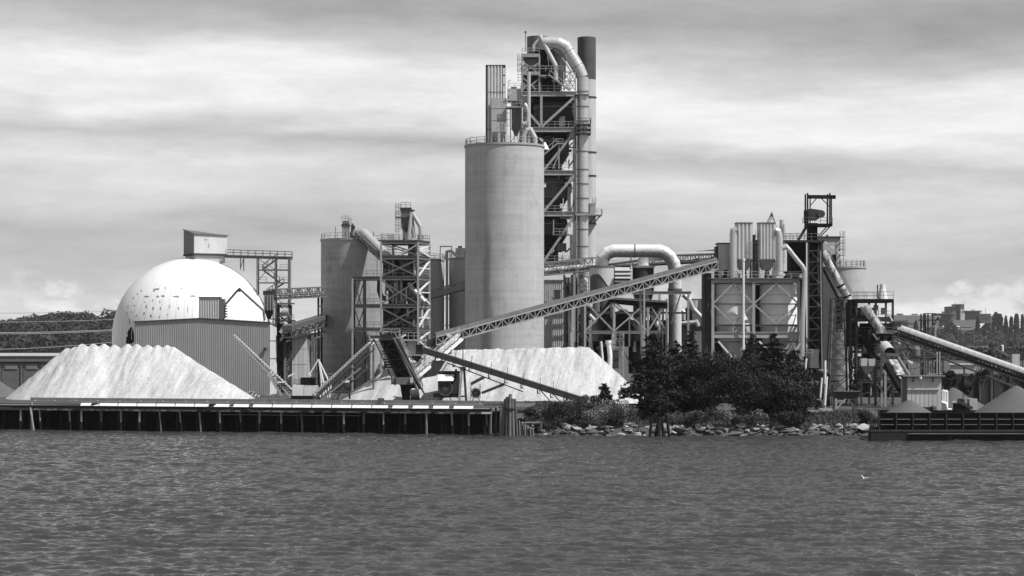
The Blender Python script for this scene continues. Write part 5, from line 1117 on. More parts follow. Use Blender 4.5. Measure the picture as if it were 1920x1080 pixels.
# chimney
Y = 466.0
ch = Thing('chimney', 'tall round chimney with sooty top behind the silver duct', 'chimney', P(1100, 745, Y)); c = P(1100, 745, Y); r = 17.2 * Y / F
ch.mesh('shaft', MB().lathe(c, [(r, G), (r, PZ(150, Y))], 48), 'clad_light'); ch.mesh('sooty_top', MB().lathe(c, [(r + .01, PZ(150, Y)), (r + .01, PZ(71, Y)), (r - .25, PZ(70, Y)), (r - .3, PZ(90, Y)), (.01, PZ(90, Y))], 48), 'soot')
for yy in (182, 285, 329, 419): ch.mesh('ring', MB().lathe(c, [(r, PZ(yy + 2, Y)), (r + .18, PZ(yy + 2, Y)), (r + .18, PZ(yy, Y)), (r, PZ(yy, Y))], 40), 'steel_dark')
ch.pb('balcony', 1098, 1129, 402, 404, Y - 3.5, 4, 'steel'); ch.rail('railing', [P(1100, 402, Y - 3.5), P(1129, 402, Y - 3.5), P(1129, 402, Y - 3.5) + V((0, 4, 0))], 1.15, 1.0, 'steel', .09)
for px in (1104, 1112): ch.bar('bracket', P(px, 420, Y - 2), P(px + 14, 404, Y - 3), .22, m='steel_mid')
ch.pb('sampling_box', 1106, 1116, 381, 402, Y - 3, 1.5, 'box_grey'); ch.ladder('ladder', PX(1113, Y), Y - 2.4, PZ(400, Y), PZ(372, Y), .6, True, 'steel_mid')

# ================================================================== behind and right of the tallest silo
Y = 432.0
lb2 = Thing('pale_ribbed_building', 'pale ribbed building with small window at right foot of tallest silo', 'building', P(1038, 745, Y))
corr(lb2, 'front_wall', P(1012, 745, Y), P(1055.5, 745, Y), PZ(527, Y), G, (0, -1, 0), .42, .1, 'clad_light'); lb2.box('body', PX(1012, Y), PX(1055.5, Y), Y + .02, Y + 9, G, PZ(528, Y), 'clad'); lb2.pb('roof_edge', 1011, 1056.5, 524.6, 527, Y - .3, 9.5, 'steel_mid')
w = lb2.pb('window', 1040.5, 1051, 544, 558, Y - .2, .18, 'glass_dark'); lb2.pb('window_frame', 1039.5, 1052, 543, 544, Y - .24, .2, 'steel_mid', w)
lb2.stair('stair', P(1020, 548, Y - 1.2), P(1040, 562, Y - 1.2), .9, 'steel')
cl2 = Thing('open_pipe_rack', 'dark open rack of columns and pipes beside the pale ribbed building', 'pipe rack', P(1075, 745, 428)); Y = 428.0
for px, m in ((1058, 'steel_dark'), (1072, 'steel_dark'), (1077, 'steel'), (1090, 'steel_dark')):
    cl2.bar('column', P(px, 515, Y), V((PX(px, Y), Y, G)), .4, m=m); cl2.bar('column', P(px, 515, Y + 5), V((PX(px, Y + 5), Y + 5, G)), .4, m='steel_dark')
for py in (535, 555, 577, 600, 622, 645): cl2.bar('crossbar', P(1057, py, Y), P(1092, py, Y), .3, m='steel_dark'); cl2.bar('pipe_run', P(1055, py + 6, Y + 2), P(1100, py + 4, Y + 2), .3, m='steel_mid')
for px in (1062, 1067, 1082): cl2.pipe('pipe', [P(px, 740, Y + 1), P(px, 520, Y + 1)], .3, 'steel_mid', 8)
cl2.pb('dark_panel', 1056, 1095, 590, 700, Y + 4, .4, 'black'); cl2.pb('dark_panel', 1056, 1075, 530, 600, Y + 4, .4, 'steel_dark')
wc = Thing('wire_caged_duct', 'light pipe bend inside a wire cage below the upper gallery', 'duct', P(1095, 545, 414)); Y = 414.0
wc.pipe('pipe', [P(1096, 545, Y), P(1096, 530, Y), P(1092, 522, Y)], .8, 'duct', 14)
for px in (1087, 1095, 1104): wc.bar('cage_bar', P(px, 518, Y - 1), P(px, 546, Y - 1), .12, m='steel_mid')
for py in (519, 530, 538, 545): wc.bar('cage_bar', P(1087, py, Y - 1), P(1104, py, Y - 1), .12, m='steel_mid')

# hooped ducts
Y = 404.0
hd_ = Thing('hooped_duct', 'big white hoop-shaped duct with stained underside above the cyclone drums', 'duct', P(1265, 745, Y)); r = 12.2 * Y / F
arc = [(1265.5, 660), (1265.5, 600), (1265.5, 545), (1265.5, 506), (1263, 494), (1256, 482), (1246, 474), (1236, 470.5), (1190, 470.5), (1150, 470.5), (1138, 475), (1130, 484), (1127, 502)]
pts = [P(x, y, Y) for x, y in arc]
for i in range(len(pts) - 1):
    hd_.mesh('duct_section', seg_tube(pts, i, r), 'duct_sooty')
for q in ((1265.5, 545), (1190, 470.5)):
    j = arc.index(q); d = (pts[j+1] - pts[j]).normalized(); hd_.rod('flange', pts[j] - d*.1, pts[j] + d*.1, r * 1.06, 'steel_mid', 24)
hd_.bar('hanger_post', P(1183, 510, Y - .4), P(1183, 476, Y - .4), .22, m='steel')
Yb = 408.0
arc2 = [(1206, 500), (1206, 492), (1210, 483), (1218, 478), (1242, 478)]; p2 = [P(x, y, Yb) for x, y in arc2]
for i in range(len(p2) - 1): hd_.mesh('branch_section', seg_tube(p2, i, 1.12), 'duct_stained')
hd_.rod('ring_collar', P(1265.5, 545, Y), P(1265.5, 541, Y), r * 1.12, 'steel_mid', 24)
hd_.ib('support_beam', P(1184, 549, Y + .5), P(1296, 549, Y + .5), .35, .6, 'steel')
Y = 403.0
def drum(name, label, cx, rp, top, mid, bot, m, Y):
    c = P(cx, top, Y); r = rp * Y / F; t = Thing(name, label, 'cyclone drum', (c.x, c.y, G))
    zt, zm, zb = PZ(top, Y), PZ(mid, Y), PZ(bot, Y)
    t.mesh('drum', MB().lathe(c, [(.01, zt), (r, zt), (r, zm)], 40), m); t.mesh('cone', MB().lathe(c, [(r, zm - .02), (.5, zb), (.5, G)], 30), 'steel_mid')
    t.mesh('top_flange', MB().lathe(c, [(r, zt - .35), (r + .18, zt - .35), (r + .18, zt + .05), (.2, zt + .06)], 40), 'white_dirty' if cx > 1150 else 'steel_mid')
    return t, c, r
t, c, r = drum('cyclone_drum', 'streaked cyclone drum with torn pale lagging under the hoop end', 1128, 22, 499, 548, 610, 'rust', Y)
b = MB(); k = 16; lo = [522, 521, 520, 517, 515, 515, 514, 516, 521, 527, 534, 538, 531, 524, 522, 521]
vs = []
for j in range(k + 1):
    a = math.pi + math.pi * j / k; x, y = c[0] + (r + .12) * math.cos(a), c[1] + (r + .12) * math.sin(a); vs += [(x, y, PZ(500, Y)), (x, y, PZ(lo[min(j, k-1)], Y))]
b.add(vs, [(2*j, 2*j+1, 2*j+3, 2*j+2) for j in range(k)], True); t.mesh('torn_lagging', b, 'clad_light')
drum('cyclone_drum', 'black cyclone drum with white rim under the inner duct branch', 1206, 20, 499, 548, 600, 'steel_dark', Y + 3)
lv_ = Thing('louvered_box', 'slatted grey box between the two cyclone drums', 'louvers', P(1168, 545, Y)); lv_.pb('body', 1153.5, 1182, 501, 545, Y + .5, 2.5, 'black')
for i in range(6):
    z0, z1 = PZ(507.5 + i * 7.2, Y), PZ(501 + i * 7.2, Y); x0, x1 = PX(1153, Y), PX(1182.5, Y)
    lv_.mesh('louver', MB().add([(x0, Y + .1, z0), (x1, Y + .1, z0), (x1, Y + .48, z1), (x0, Y + .48, z1)], [(0,1,2,3)]), 'clad_light' if i < 3 else 'steel_mid')
for px in (1151.5, 1184): lv_.pb('post', px - 1.2, px + 1.2, 499, 545, Y + .2, .4, 'steel_dark' if px < 1160 else 'white_dirty')
# steel frame under the drums
sf = Thing('cyclone_support_frame', 'braced steel frame carrying the cyclone drums above the trees', 'steel frame', P(1190, 745, 394)); Y = 394.0
cols = (1097, 1151, 1215, 1250)
for px in cols:
    sf.ib('column', V((PX(px, Y), Y, G)), P(px, 560 if px > 1120 else 572, Y), .4, .4, 'steel'); sf.ib('column', V((PX(px, Y), Y + 10, G)), V((PX(px, Y), Y + 10, PZ(562, Y))), .4, .4, 'steel_mid')
sf.ib('column', V((PX(1295.5, Y), Y + 6, G)), V((PX(1295.5, Y), Y + 6, PZ(549, Y))), .4, .4, 'steel'); sf.ib('column', V((PX(1240, Y), Y + 5, G)), V((PX(1240, Y), Y + 5, PZ(549, Y))), .4, .4, 'steel')
for a, b_ in zip(cols[:-1], cols[1:]):
    for dy, m in ((0, 'steel'), (10, 'steel_mid')): sf.ib('beam', V((PX(a, Y), Y + dy, PZ(623, Y))), V((PX(b_, Y), Y + dy, PZ(623, Y))), .35, .5, m); sf.ib('beam', V((PX(a, Y), Y + dy, PZ(586, Y))), V((PX(b_, Y), Y + dy, PZ(586, Y))), .3, .35, 'steel_mid')
    xbrace(sf, P(a, 0, Y), P(b_, 0, Y), PZ(621, Y), PZ(565, Y), .28, 'steel'); xbrace(sf, P(a, 0, Y) + V((0,10,0)), P(b_, 0, Y) + V((0,10,0)), PZ(621, Y), PZ(565, Y), .24, 'steel_mid'); xbrace(sf, P(a, 0, Y), P(b_, 0, Y), G, PZ(625, Y), .26, 'steel_mid', '\\')
q = [P(1145, 560, Y - .3), P(1252, 567, Y - .3), P(1252, 578, Y - .3), P(1145, 567, Y - .3)]
sf.mesh('canopy_fascia', MB().add(q + [v + V((0, 9, 0)) for v in q], [(0,3,2,1),(4,5,6,7),(0,1,5,4),(1,2,6,5),(2,3,7,6),(3,0,4,7)]), 'black')
sf.ib('canopy_beam', P(1145, 559, Y - .4), P(1252, 565.5, Y - .4), .3, .35, 'steel'); sf.ib('beam', P(1184, 549, Y + 5), P(1296, 549, Y + 5), .35, .55, 'steel')
sf.ib('beam', V((PX(1250, Y), Y + 6, PZ(586, Y))), V((PX(1296, Y), Y + 6, PZ(586, Y))), .3, .35, 'steel_mid'); sf.bar('brace', V((PX(1262, Y), Y + 5, PZ(607, Y))), V((PX(1280, Y), Y + 5, PZ(551, Y))), .25, m='steel_mid')
mv = Thing('arched_black_vessel', 'black arched opening with white rim inside the cyclone frame', 'vessel', P(1168, 660, 399)); Y = 399.0
n = 12; ar = [(1156, 650)] + [(1168 - 12 * math.cos(math.pi*j/n), 592 - 12 * math.sin(math.pi*j/n)) for j in range(n + 1)] + [(1180, 650)]
q = [P(x, y, Y) for x, y in ar]; m_ = len(q); q2 = [v + V((0, 5, 0)) for v in q]; mv.mesh('body', MB().add(q + q2, [tuple(range(m_))[::-1]] + [(i, i+1, m_+i+1, m_+i) for i in range(m_-1)]), 'black')
for i in range(4, m_ - 1): mv.bar('rim', P(*ar[i], Y - .1), P(*ar[i+1], Y - .1), .3, .22, 'white_dirty')
for i in range(1, 4): mv.bar('rim', P(*ar[i], Y - .1), P(*ar[i+1], Y - .1), .2, .12, 'steel_mid')
for px, t, u, r, m in ((1118, 560, 640, .7, 'steel_mid'), (1130, 575, 640, .4, 'steel_dark'), (1196, 570, 640, .9, 'steel_mid'), (1206, 600, 650, .5, 'duct'), (1226, 575, 650, .8, 'steel_dark'), (1108, 600, 660, .4, 'duct'), (1190, 600, 660, .35, 'duct')): mv.pipe('pipe', [P(px, u, Y + 2), P(px, t, Y + 2)], r, m, 12)
for (a, t, b_, u, r, m) in ((1105, 590, 1118, 604, .35, 'duct'), (1196, 595, 1200, 620, .5, 'duct'), (1222, 590, 1234, 612, .45, 'white_dirty'), (1185, 602, 1200, 625, .4, 'steel'), (1146, 640, 1120, 655, .4, 'steel_mid')): mv.pipe('pipe', [P(a, t, Y + 1), P(b_, u, Y + 1)], r, m, 10)
mv.pb('dark_casing', 1100, 1150, 628, 700, Y + 5, 3, 'black'); mv.pb('dark_casing', 1180, 1250, 600, 640, Y + 6, 2, 'steel_dark'); mv.pb('dark_casing', 1180, 1250, 640, 700, Y + 5, 3, 'black'); mv.pb('dark_casing', 1100, 1150, 575, 628, Y + 7, 3, 'steel_dark')
wl = Thing('white_stub_pipes', 'two short white upright pipes beside the caged stair at the heap end', 'pipes', P(1142, 690, 384)); Y = 384.0
wl.pipe('pipe', [P(1143, 690, Y), P(1144, 668, Y), P(1141, 642, Y)], .42, 'white', 12); wl.rod('cap', P(1141, 644, Y), P(1141, 638, Y), .55, 'white', 12); wl.pipe('pipe', [P(1130, 675, Y), P(1127, 640, Y)], .2, 'white_dirty', 8)
cs = Thing('caged_stair_tower', 'small open stair tower with light railings behind the heap end', 'stair tower', P(1160, 700, 386)); Y = 386.0
for px in (1148, 1162, 1169): cs.bar('post', P(px, 624, Y), V((PX(px, Y), Y, G)), .2, m='steel'); cs.bar('post', P(px, 624, Y + 2), V((PX(px, Y + 2), Y + 2, G)), .2, m='steel_mid')
for py in (634, 646, 655, 672, 690): cs.bar('landing', P(1148, py, Y + 1), P(1169, py, Y + 1), 2, .15, 'steel_mid'); cs.rail('railing', [P(1148, py, Y), P(1169, py, Y)], 1.0, .7, 'steel', .08)
cs.pb('panel', 1149, 1160, 657, 690, Y + .8, .3, 'steel_mid'); cs.ladder('ladder', PX(1166, Y), Y - .3, PZ(700, Y), PZ(622, Y), .5, True, 'steel')
# low sheds and bent pipes between frame and hopper block
ls_ = Thing('low_pipe_shed', 'low dark shed with white bent pipes behind the trees', 'shed', P(1310, 745, 418)); Y = 418.0
ls_.pb('wall', 1278, 1345, 610, 760, Y, 8, 'clad'); ls_.pb('roof', 1276, 1347, 606, 610, Y - .4, 9, 'steel_mid'); ls_.pb('far_wall', 1290, 1345, 560, 606, Y + 5, 1, 'steel_mid')
b = MB().add([P(1278, 590, Y-.3), P(1298, 560, Y-.3), P(1298, 606, Y-.3), P(1278, 606, Y-.3)], [(0,3,2,1)]); ls_.mesh('gusset_sheet', b, 'steel_dark')
ls_.pipe('pipe', [P(1281, 552, Y-1), P(1292, 562, Y-1), P(1300, 580, Y-1), P(1316, 596, Y-1)], .5, 'duct', 12); ls_.pipe('pipe', [P(1302, 585, Y-.6), P(1304, 563, Y-.6)], .5, 'duct', 12)
ls_.pipe('pipe', [P(1276, 606, Y-1), P(1300, 605, Y-1), P(1306, 603, Y-1), P(1309, 612, Y-1)], .45, 'duct', 12); ls_.pipe('pipe', [P(1278, 582, Y-1), P(1282, 585, Y-1), P(1282, 600, Y-1)], .4, 'duct', 12)
# ================================================================== HOPPER BLOCK with the two tanks
Y = 386.0
hb = Thing('hopper_block_frame', 'braced steel block holding two round tanks above the trees', 'steel frame', P(1418, 745, Y))
cx = (1336.5, 1413, 1497.5); dp = 9.0; zT = PZ(527, Y)
for i, px in enumerate(cx):
    hb.ib('column', V((PX(px, Y), Y, G)), V((PX(px, Y), Y, zT)), .5, .5, 'steel'); hb.ib('column', V((PX(px, Y), Y + dp, G)), V((PX(px, Y), Y + dp, zT)), .5, .5, 'steel_mid')
for a, b_ in zip(cx[:-1], cx[1:]):
    xa, xb = PX(a, Y), PX(b_, Y)
    for py, h, m in ((527, .7, 'steel'), (610, .35, 'steel_mid'), (570, .22, 'steel_mid'), (628, 1.1, 'steel'), (641, .3, 'steel_mid')):
        for dy in (0, dp): hb.ib('beam', (xa, Y + dy, PZ(py, Y)), (xb, Y + dy, PZ(py, Y)), .35, h, m)
    xm_ = (xa + xb) / 2; zm = PZ(570, Y); zt_, zb = PZ(531, Y), PZ(607, Y)
    for (x0, z0, x1, z1) in ((xa, zm, xm_, zt_), (xm_, zt_, xb, zm), (xa, zm, xm_, zb), (xm_, zb, xb, zm)): hb.bar('brace', (x0, Y - .1, z0), (x1, Y - .1, z1), .26, m='steel'); hb.bar('brace', (x0, Y + dp, z0), (x1, Y + dp, z1), .22, m='steel_mid')
    hb.bar('brace', (xa + 1, Y - .1, PZ(640, Y)), (xm_, Y - .1, PZ(672, Y)), .3, m='white_dirty'); hb.bar('brace', (xb - 1, Y - .1, PZ(640, Y)), (xm_, Y - .1, PZ(672, Y)), .3, m='steel'); hb.bar('post', (xm_, Y, PZ(610, Y)), (xm_, Y, PZ(624, Y)), .2, m='steel')
for x in (PX(cx[0], Y), PX(cx[2], Y)):
    for py in (527, 570, 610, 628): hb.ib('beam', (x, Y, PZ(py, Y)), (x, Y + dp, PZ(py, Y)), .3, .45, 'steel')
    xbrace(hb, (x, Y, 0), (x, Y + dp, 0), PZ(608, Y), PZ(530, Y), .24, 'white_dirty')
hb.box('deck', PX(1331, Y), PX(1512, Y), Y - .6, Y + dp + .5, zT + .36, zT + .56, 'steel_mid'); zd = zT + .56
hb.rail('railing', [(PX(1335, Y), Y - .5, zd), (PX(1511, Y), Y - .5, zd)], 1.15, 1.4, 'steel', .09); hb.rail('railing', [(PX(1335, Y), Y + dp, zd), (PX(1511, Y), Y + dp, zd)], 1.15, 1.4, 'steel', .09)
hb.box('back_panel', PX(1338, Y), PX(1496, Y), Y + dp + .3, Y + dp + .5, PZ(700, Y), PZ(531, Y), 'steel_dark'); hb.pb('dark_wall', 1320, 1334, 512, 700, Y + 3, 5, 'steel_dark')
for px, t in ((1328, 520), (1322, 560)): hb.bar('post', P(px, 745, Y + 1), P(px, t, Y + 1), .3, m='steel_dark')
for i, (cxp, lab) in enumerate(((1376, 'left'), (1460.5, 'right'))):
    c = P(cxp, 570, Y + 4.6); r = 36.5 * Y / F
    tk = Thing('storage_tank', ('pale round tank in the hopper block beside the low pipe shed' if i == 0 else 'pale round tank in the hopper block beside the dark headframe'), 'tank', (c.x, c.y, PZ(640, Y)), 'tanks in the hopper block')
    tk.mesh('shell', MB().lathe(c, [(.01, PZ(531, Y)), (r, PZ(532, Y)), (r, PZ(609, Y))], 48), 'tank'); tk.mesh('cone', MB().lathe(c, [(r, PZ(609, Y) - .02), (r * .95, PZ(632, Y)), (.7, PZ(684, Y)), (.01, PZ(684, Y))], 36), 'clad_light')
    for py in (552, 590): tk.mesh('hoop', MB().lathe(c, [(r, PZ(py+.8, Y)), (r+.06, PZ(py+.8, Y)), (r+.06, PZ(py, Y)), (r, PZ(py, Y))], 40), 'steel')
def ribbed_filter(px0, px1, label):
    Yf = Y + 2.0; t = Thing('ribbed_dust_filter', label, 'dust filter', P((px0+px1)/2, 524, Yf), 'dust filters on the hopper block')
    corr(t, 'front_wall', P(px0, 486, Yf), P(px1, 486, Yf), PZ(418, Yf), PZ(486, Yf), (0, -1, 0), .58, .24, 'clad_rib'); t.box('casing', PX(px0, Yf), PX(px1, Yf), Yf + .04, Yf + 3, PZ(486, Yf), PZ(418.5, Yf), 'clad_light')
    for i in range(5): t.box('side_rib', PX(px1, Yf), PX(px1, Yf) + .14, Yf + .3 + i*.6, Yf + .55 + i*.6, PZ(486, Yf), PZ(419, Yf), 'clad_light')
    t.pb('top_trim', px0 - .6, px1 + 1.5, 416.8, 418.6, Yf - .3, 3.4, 'steel_mid'); t.pb('base_ring', px0 - .8, px1 + 1, 485.5, 488, Yf - .3, 3.4, 'steel_mid')
    x0, x1 = PX(px0, Yf), PX(px1, Yf); z0, z1 = PZ(488, Yf), PZ(506, Yf); xm = (x0+x1)/2
    t.mesh('hopper', MB().add([(x0,Yf,z0),(x1,Yf,z0),(x1,Yf+3,z0),(x0,Yf+3,z0),(xm-.8,Yf+.9,z1),(xm+.8,Yf+.9,z1),(xm+.8,Yf+2.1,z1),(xm-.8,Yf+2.1,z1)], [(0,4,5,1),(1,5,6,2),(2,6,7,3),(3,7,4,0),(0,1,2,3),(7,6,5,4)]), 'steel')
    for px in (px0, px1):
        for dy in (0, 2.8): t.bar('leg', P(px, 488, Yf) + V((0, dy, 0)), V((PX(px, Yf), Yf + dy, zd)), .26, m='steel_mid')
    t.rod('valve', P((px0+px1)/2, 506, Yf + 1.5), P((px0+px1)/2, 516, Yf + 1.5), .4, 'steel_dark', 12)
ribbed_filter(1381, 1410, 'ribbed filter box nearer the long gallery on the hopper block'); ribbed_filter(1423, 1453, 'ribbed filter box beside the inverted V pipe on the hopper block')
Yf = Y + 2
rp_ = Thing('filter_ducting', 'tall light pipes linking the ribbed filter boxes', 'pipes', P(1420, 524, Yf))
rp_.pipe('left_pipe', [P(1375, 520, Yf), P(1375, 440, Yf), P(1376, 433, Yf), P(1382, 430, Yf)], .68, 'duct', 14); rp_.pipe('right_pipe', [P(1461.5, 516, Yf), P(1461.5, 444, Yf), P(1459, 434, Yf), P(1453, 432, Yf)], .62, 'duct', 14)
rp_.rod('base_flange', P(1461.5, 517, Yf), P(1461.5, 513, Yf), 1.0, 'white_dirty', 14); rp_.pipe('peak_pipe', [P(1440, 418, Yf+1), P(1447, 403, Yf+1), P(1461, 432, Yf+1)], .28, 'duct', 10); rp_.rod('peak_cap', P(1445.5, 403, Yf+1), P(1448.5, 403, Yf+1), .4, 'steel_dark', 8)
rp_.pipe('stack', [P(1466, 440, Yf+2), P(1466, 412, Yf+2)], .42, 'duct', 12); rp_.pipe('between_pipe', [P(1413, 520, Yf+1.5), P(1413, 440, Yf+1.5)], .3, 'steel_mid', 10); rp_.pipe('between_pipe', [P(1418, 520, Yf+2), P(1418, 450, Yf+2)], .5, 'steel_dark', 10)
rp_.ladder('ladder', PX(1419, Yf), Yf - .3, PZ(515, Yf), PZ(432, Yf), .5, True, 'steel_mid'); rp_.ladder('ladder', PX(1469, Yf), Yf + 1.5, PZ(515, Yf), PZ(420, Yf), .5, True, 'steel_mid')
for i in range(16):
    a = random.Random(i).uniform(1340, 1505); h = random.Random(i+50).uniform(5, 14); rp_.pb('deck_equipment', a, a + 4 + i % 4, 522 - h, 521, Yf + (i % 3) * 1.2 + .5, 1.0, ('steel_dark', 'steel_mid', 'black', 'box_grey')[i % 4])
cb = Thing('ribbed_deck_house', 'small pale ribbed house on the hopper block where the galleries end', 'deck house', P(1358, 522, Yf)); Yh = Y + 3
corr(cb, 'front_wall', P(1347, 520, Yh), P(1373, 520, Yh), PZ(457, Yh), PZ(520, Yh), (0, -1, 0), .42, .1, 'clad_light'); cb.box('body', PX(1347, Yh), PX(1373, Yh), Yh + .02, Yh + 4, PZ(520, Yh), PZ(457, Yh), 'clad'); cb.pb('roof', 1345.5, 1374, 455, 457, Yh - .3, 4.6, 'steel_dark'); cb.pb('side', 1342, 1346.5, 462, 520, Yh + .3, 3, 'steel_dark')
cb.pb('doorway', 1356, 1364, 506, 520, Yh - .2, .15, 'black'); cb.pb('hatch', 1353, 1357, 507, 516, Yh - .4, .2, 'white')
wp = Thing('white_standpipe', 'thin white standpipe running down the front of the hopper block', 'pipe', P(1394, 655, Y - .7)); wp.rod('pipe', P(1394, 655, Y - .7), P(1394, 488, Y - .7), .2, 'white', 10); wp.rod('cap', P(1394, 489, Y - .7), P(1394, 485, Y - .7), .3, 'white', 10)
for py in (535, 575, 612): wp.bar('clip', P(1394, py, Y - .8), P(1394, py, Y - .3), .14, m='steel_mid')
ep = Thing('elbowed_feed_pipe', 'light elbowed pipe running down the right side of the hopper block', 'pipe', P(1507, 660, Y - 1)); ep.pipe('pipe', [P(1466, 466, Y - 1), P(1474, 462, Y - 1), P(1481, 470, Y - 1), P(1487, 478, Y - 1), P(1505, 500, Y - 1), P(1509, 508, Y - 1), P(1509, 520, Y - 1), P(1505, 600, Y - 1), P(1504, 668, Y - 1)], .42, 'duct', 12)
ep.pipe('branch', [P(1504, 640, Y - 1), P(1494, 655, Y - 1), P(1487, 662, Y - 1)], .3, 'duct', 10)
for py in (540, 575, 610, 645): ep.bar('clamp', P(1500, py, Y - .8), P(1511, py, Y - .8), .16, m='steel_mid')

# ================================================================== DARK HEADFRAME and stair tower
Y = 396.0
hf = Thing('dark_headframe', 'dark steel headframe with winch and stair tower above the hopper block', 'headframe', P(1530, 745, Y))
x0, x1 = PX(1515, Y), PX(1541, Y)
for x in (x0, x1):
    for dy in (0, 4.5): hf.bar('column', (x, Y + dy, G), (x, Y + dy, PZ(455, Y)), .4, m='steel_dark')
for i, py in enumerate(range(470, 700, 21)):
    hf.bar('girt', (x0, Y, PZ(py, Y)), (x1, Y, PZ(py, Y)), .22, m='steel_dark'); a, b_ = (1518, 1538) if i % 2 else (1538, 1518); hf.stair('stair_flight', P(a, py + 21, Y + 1.2 + i % 2), P(b_, py, Y + 1.2 + i % 2), .9, 'steel_mid', False); hf.bar('landing', P(1516, py, Y + 2), P(1541, py, Y + 2), 2.5, .12, 'steel_mid')
hf.pb('dark_back_panel', 1514, 1542, 455, 720, Y + 4.6, .3, 'black'); hf.pb('side_house', 1482, 1513, 452, 530, Y + 1, 5, 'black'); hf.pb('side_house', 1498, 1516, 530, 660, Y + 3, 4, 'steel_dark')
hf.pb('deck', 1468, 1546, 450, 454, Y - .3, 6, 'steel_dark'); hf.rail('railing', [P(1468, 450, Y - .3), P(1535, 450, Y - .3)], 1.2, 1.4, 'steel_mid', .1); hf.rail('railing', [P(1468, 450, Y - .3) + V((0,6,0)), P(1535, 450, Y - .3) + V((0,6,0))], 1.2, 1.4, 'steel_mid', .1)
hf.pb('lift_shaft', 1516, 1533, 418, 452, Y + 1, 2.5, 'black'); hf.bar('brace', P(1497, 450, Y + .5), P(1516, 418, Y + .5), .5, m='steel_dark')
for px, t in ((1514.2, 362), (1556, 362)):
    for dy in (0, 3): hf.bar('mast', P(px, 424, Y + .5) + V((0, dy, 0)), P(px, t, Y + .5) + V((0, dy, 0)), .28, m='black')
hf.bar('mast', P(1519, 420, Y + .5), P(1519, 366, Y + .5), .2, m='black'); hf.bar('mast', P(1559, 424, Y + .5), P(1559, 366, Y + .5), .2, m='black')
hf.ib('hoist_beam', P(1513, 369, Y + 2), P(1567, 369.5, Y + 2), .5, .7, 'black'); hf.ib('hoist_beam', P(1513, 369, Y + .5), P(1562, 369, Y + .5), .3, .5, 'steel_dark')
hf.bar('knee_brace', P(1518, 387, Y + .5), P(1531, 372, Y + .5), .16, m='steel_dark'); hf.bar('knee_brace', P(1555, 387, Y + .5), P(1540, 372, Y + .5), .16, m='steel_dark')
hf.pb('head_platform', 1514, 1561, 419, 424, Y - .2, 4.5, 'black'); hf.rail('railing', [P(1505, 420, Y - .2), P(1561, 420, Y - .2)], 1.2, 1.2, 'steel_mid', .08); hf.bar('knee_brace', P(1536, 446, Y + .2), P(1557, 424, Y + .2), .2, m='steel_dark'); hf.bar('knee_brace', P(1532, 446, Y + .2), P(1551, 424, Y + .2), .2, m='steel_dark')
q = [(1510, 393), (1520, 391), (1541, 394), (1546, 404), (1530, 413), (1520, 412), (1511, 418)]; k = len(q); f = [P(x, y, Y + .3) for x, y in q]; g = [v + V((0, 2.2, 0)) for v in f]
hf.mesh('winch_housing', MB().add(f + g, [tuple(range(k))[::-1], tuple(range(k, 2*k))] + [(i, (i+1)%k, k+(i+1)%k, k+i) for i in range(k)]), 'steel_dark'); hf.rod('winch_drum', P(1540, 401, Y), P(1540, 401, Y + 2.4), .7, 'rust', 16); hf.pb('winch_motor', 1509, 1516, 396, 418, Y + .2, 1.5, 'black')
hf.bar('white_pipe', P(1512.5, 660, Y - .3), P(1512.5, 455, Y - .3), .24, m='white_dirty'); hf.bar('ladder_rail', P(1543, 700, Y - .2), P(1537, 470, Y - .2), .16, m='steel')
for i in range(3): hf.bar('lamp', P(1546 + i*12, 453 + i*9, Y), P(1551 + i*12, 457 + i*9, Y), .22, m='white')

# ================================================================== RIGHT SILO
T, c, r, zt_ = silo('concrete_silo', 'smallest concrete silo at right behind the mottled tube conveyor', 1581, 41.5, 500, 418, rail=True)
sh_ = Thing('silo_roof_house', 'grey metal house with ladder on the right silo roof', 'roof house', P(1558, 500, 415)); Y = 414.0
sh_.pb('body', 1537, 1575.5, 445, 500, Y, 5, 'box_grey'); sh_.pb('roof', 1535.5, 1577, 443, 445.5, Y - .3, 5.6, 'steel_dark'); sh_.pb('doorway', 1561, 1568, 477, 499, Y - .15, .14, 'black'); sh_.pb('vent', 1550, 1553, 440, 443, Y + 1, 1, 'steel_mid')
sh_.ladder('ladder', PX(1579, Y), Y + .3, PZ(500, Y), PZ(433, Y), .7, True, 'steel_mid', .09)

# mottled tube conveyor
Y = 398.0
tc_ = Thing('mottled_tube_conveyor', 'mottled round tube conveyor sloping down from the headframe', 'conveyor', P(1570, 600, Y))
path = [(1541, 472), (1546, 480), (1576, 536), (1588, 556), (1592, 566), (1593, 582), (1587, 598)]; pts = [P(x, y, Y) for x, y in path]; r = 7.6 * Y / F
for i in range(len(pts) - 1): tc_.mesh('tube_section', seg_tube(pts, i, r), 'mottled')
for j, t in ((2, 0.0), (3, 0.0)):
    d = (pts[j+1] - pts[j-1]).normalized(); tc_.rod('black_band', pts[j] - d*.18, pts[j] + d*.18, r * 1.06, 'black', 20)
tc_.bar('stay_cable', P(1553, 470, Y), P(1598, 548, Y), .12, m='steel_mid'); tc_.bar('stay_cable', P(1550, 474, Y+1), P(1594, 548, Y+1), .12, m='steel_mid'); tc_.bar('walkway', P(1536, 490, Y + 1), P(1580, 576, Y + 1), .6, .4, 'steel_dark')
tc_.pb('drop_chute', 1569, 1580, 556, 622, Y + 1.2, 1.4, 'steel_dark'); tc_.pb('chute_box', 1570, 1582, 617, 630, Y + 1, 1.4, 'clad_light')
b = MB().add([P(1594, 590, Y), P(1600, 620, Y), P(1590, 600, Y)], [(0, 1, 2)])
tl = Thing('tapered_lattice_mast', 'tapered lattice mast standing in front of the right silo', 'lattice mast', P(1575, 745, 392)); Y = 392.0
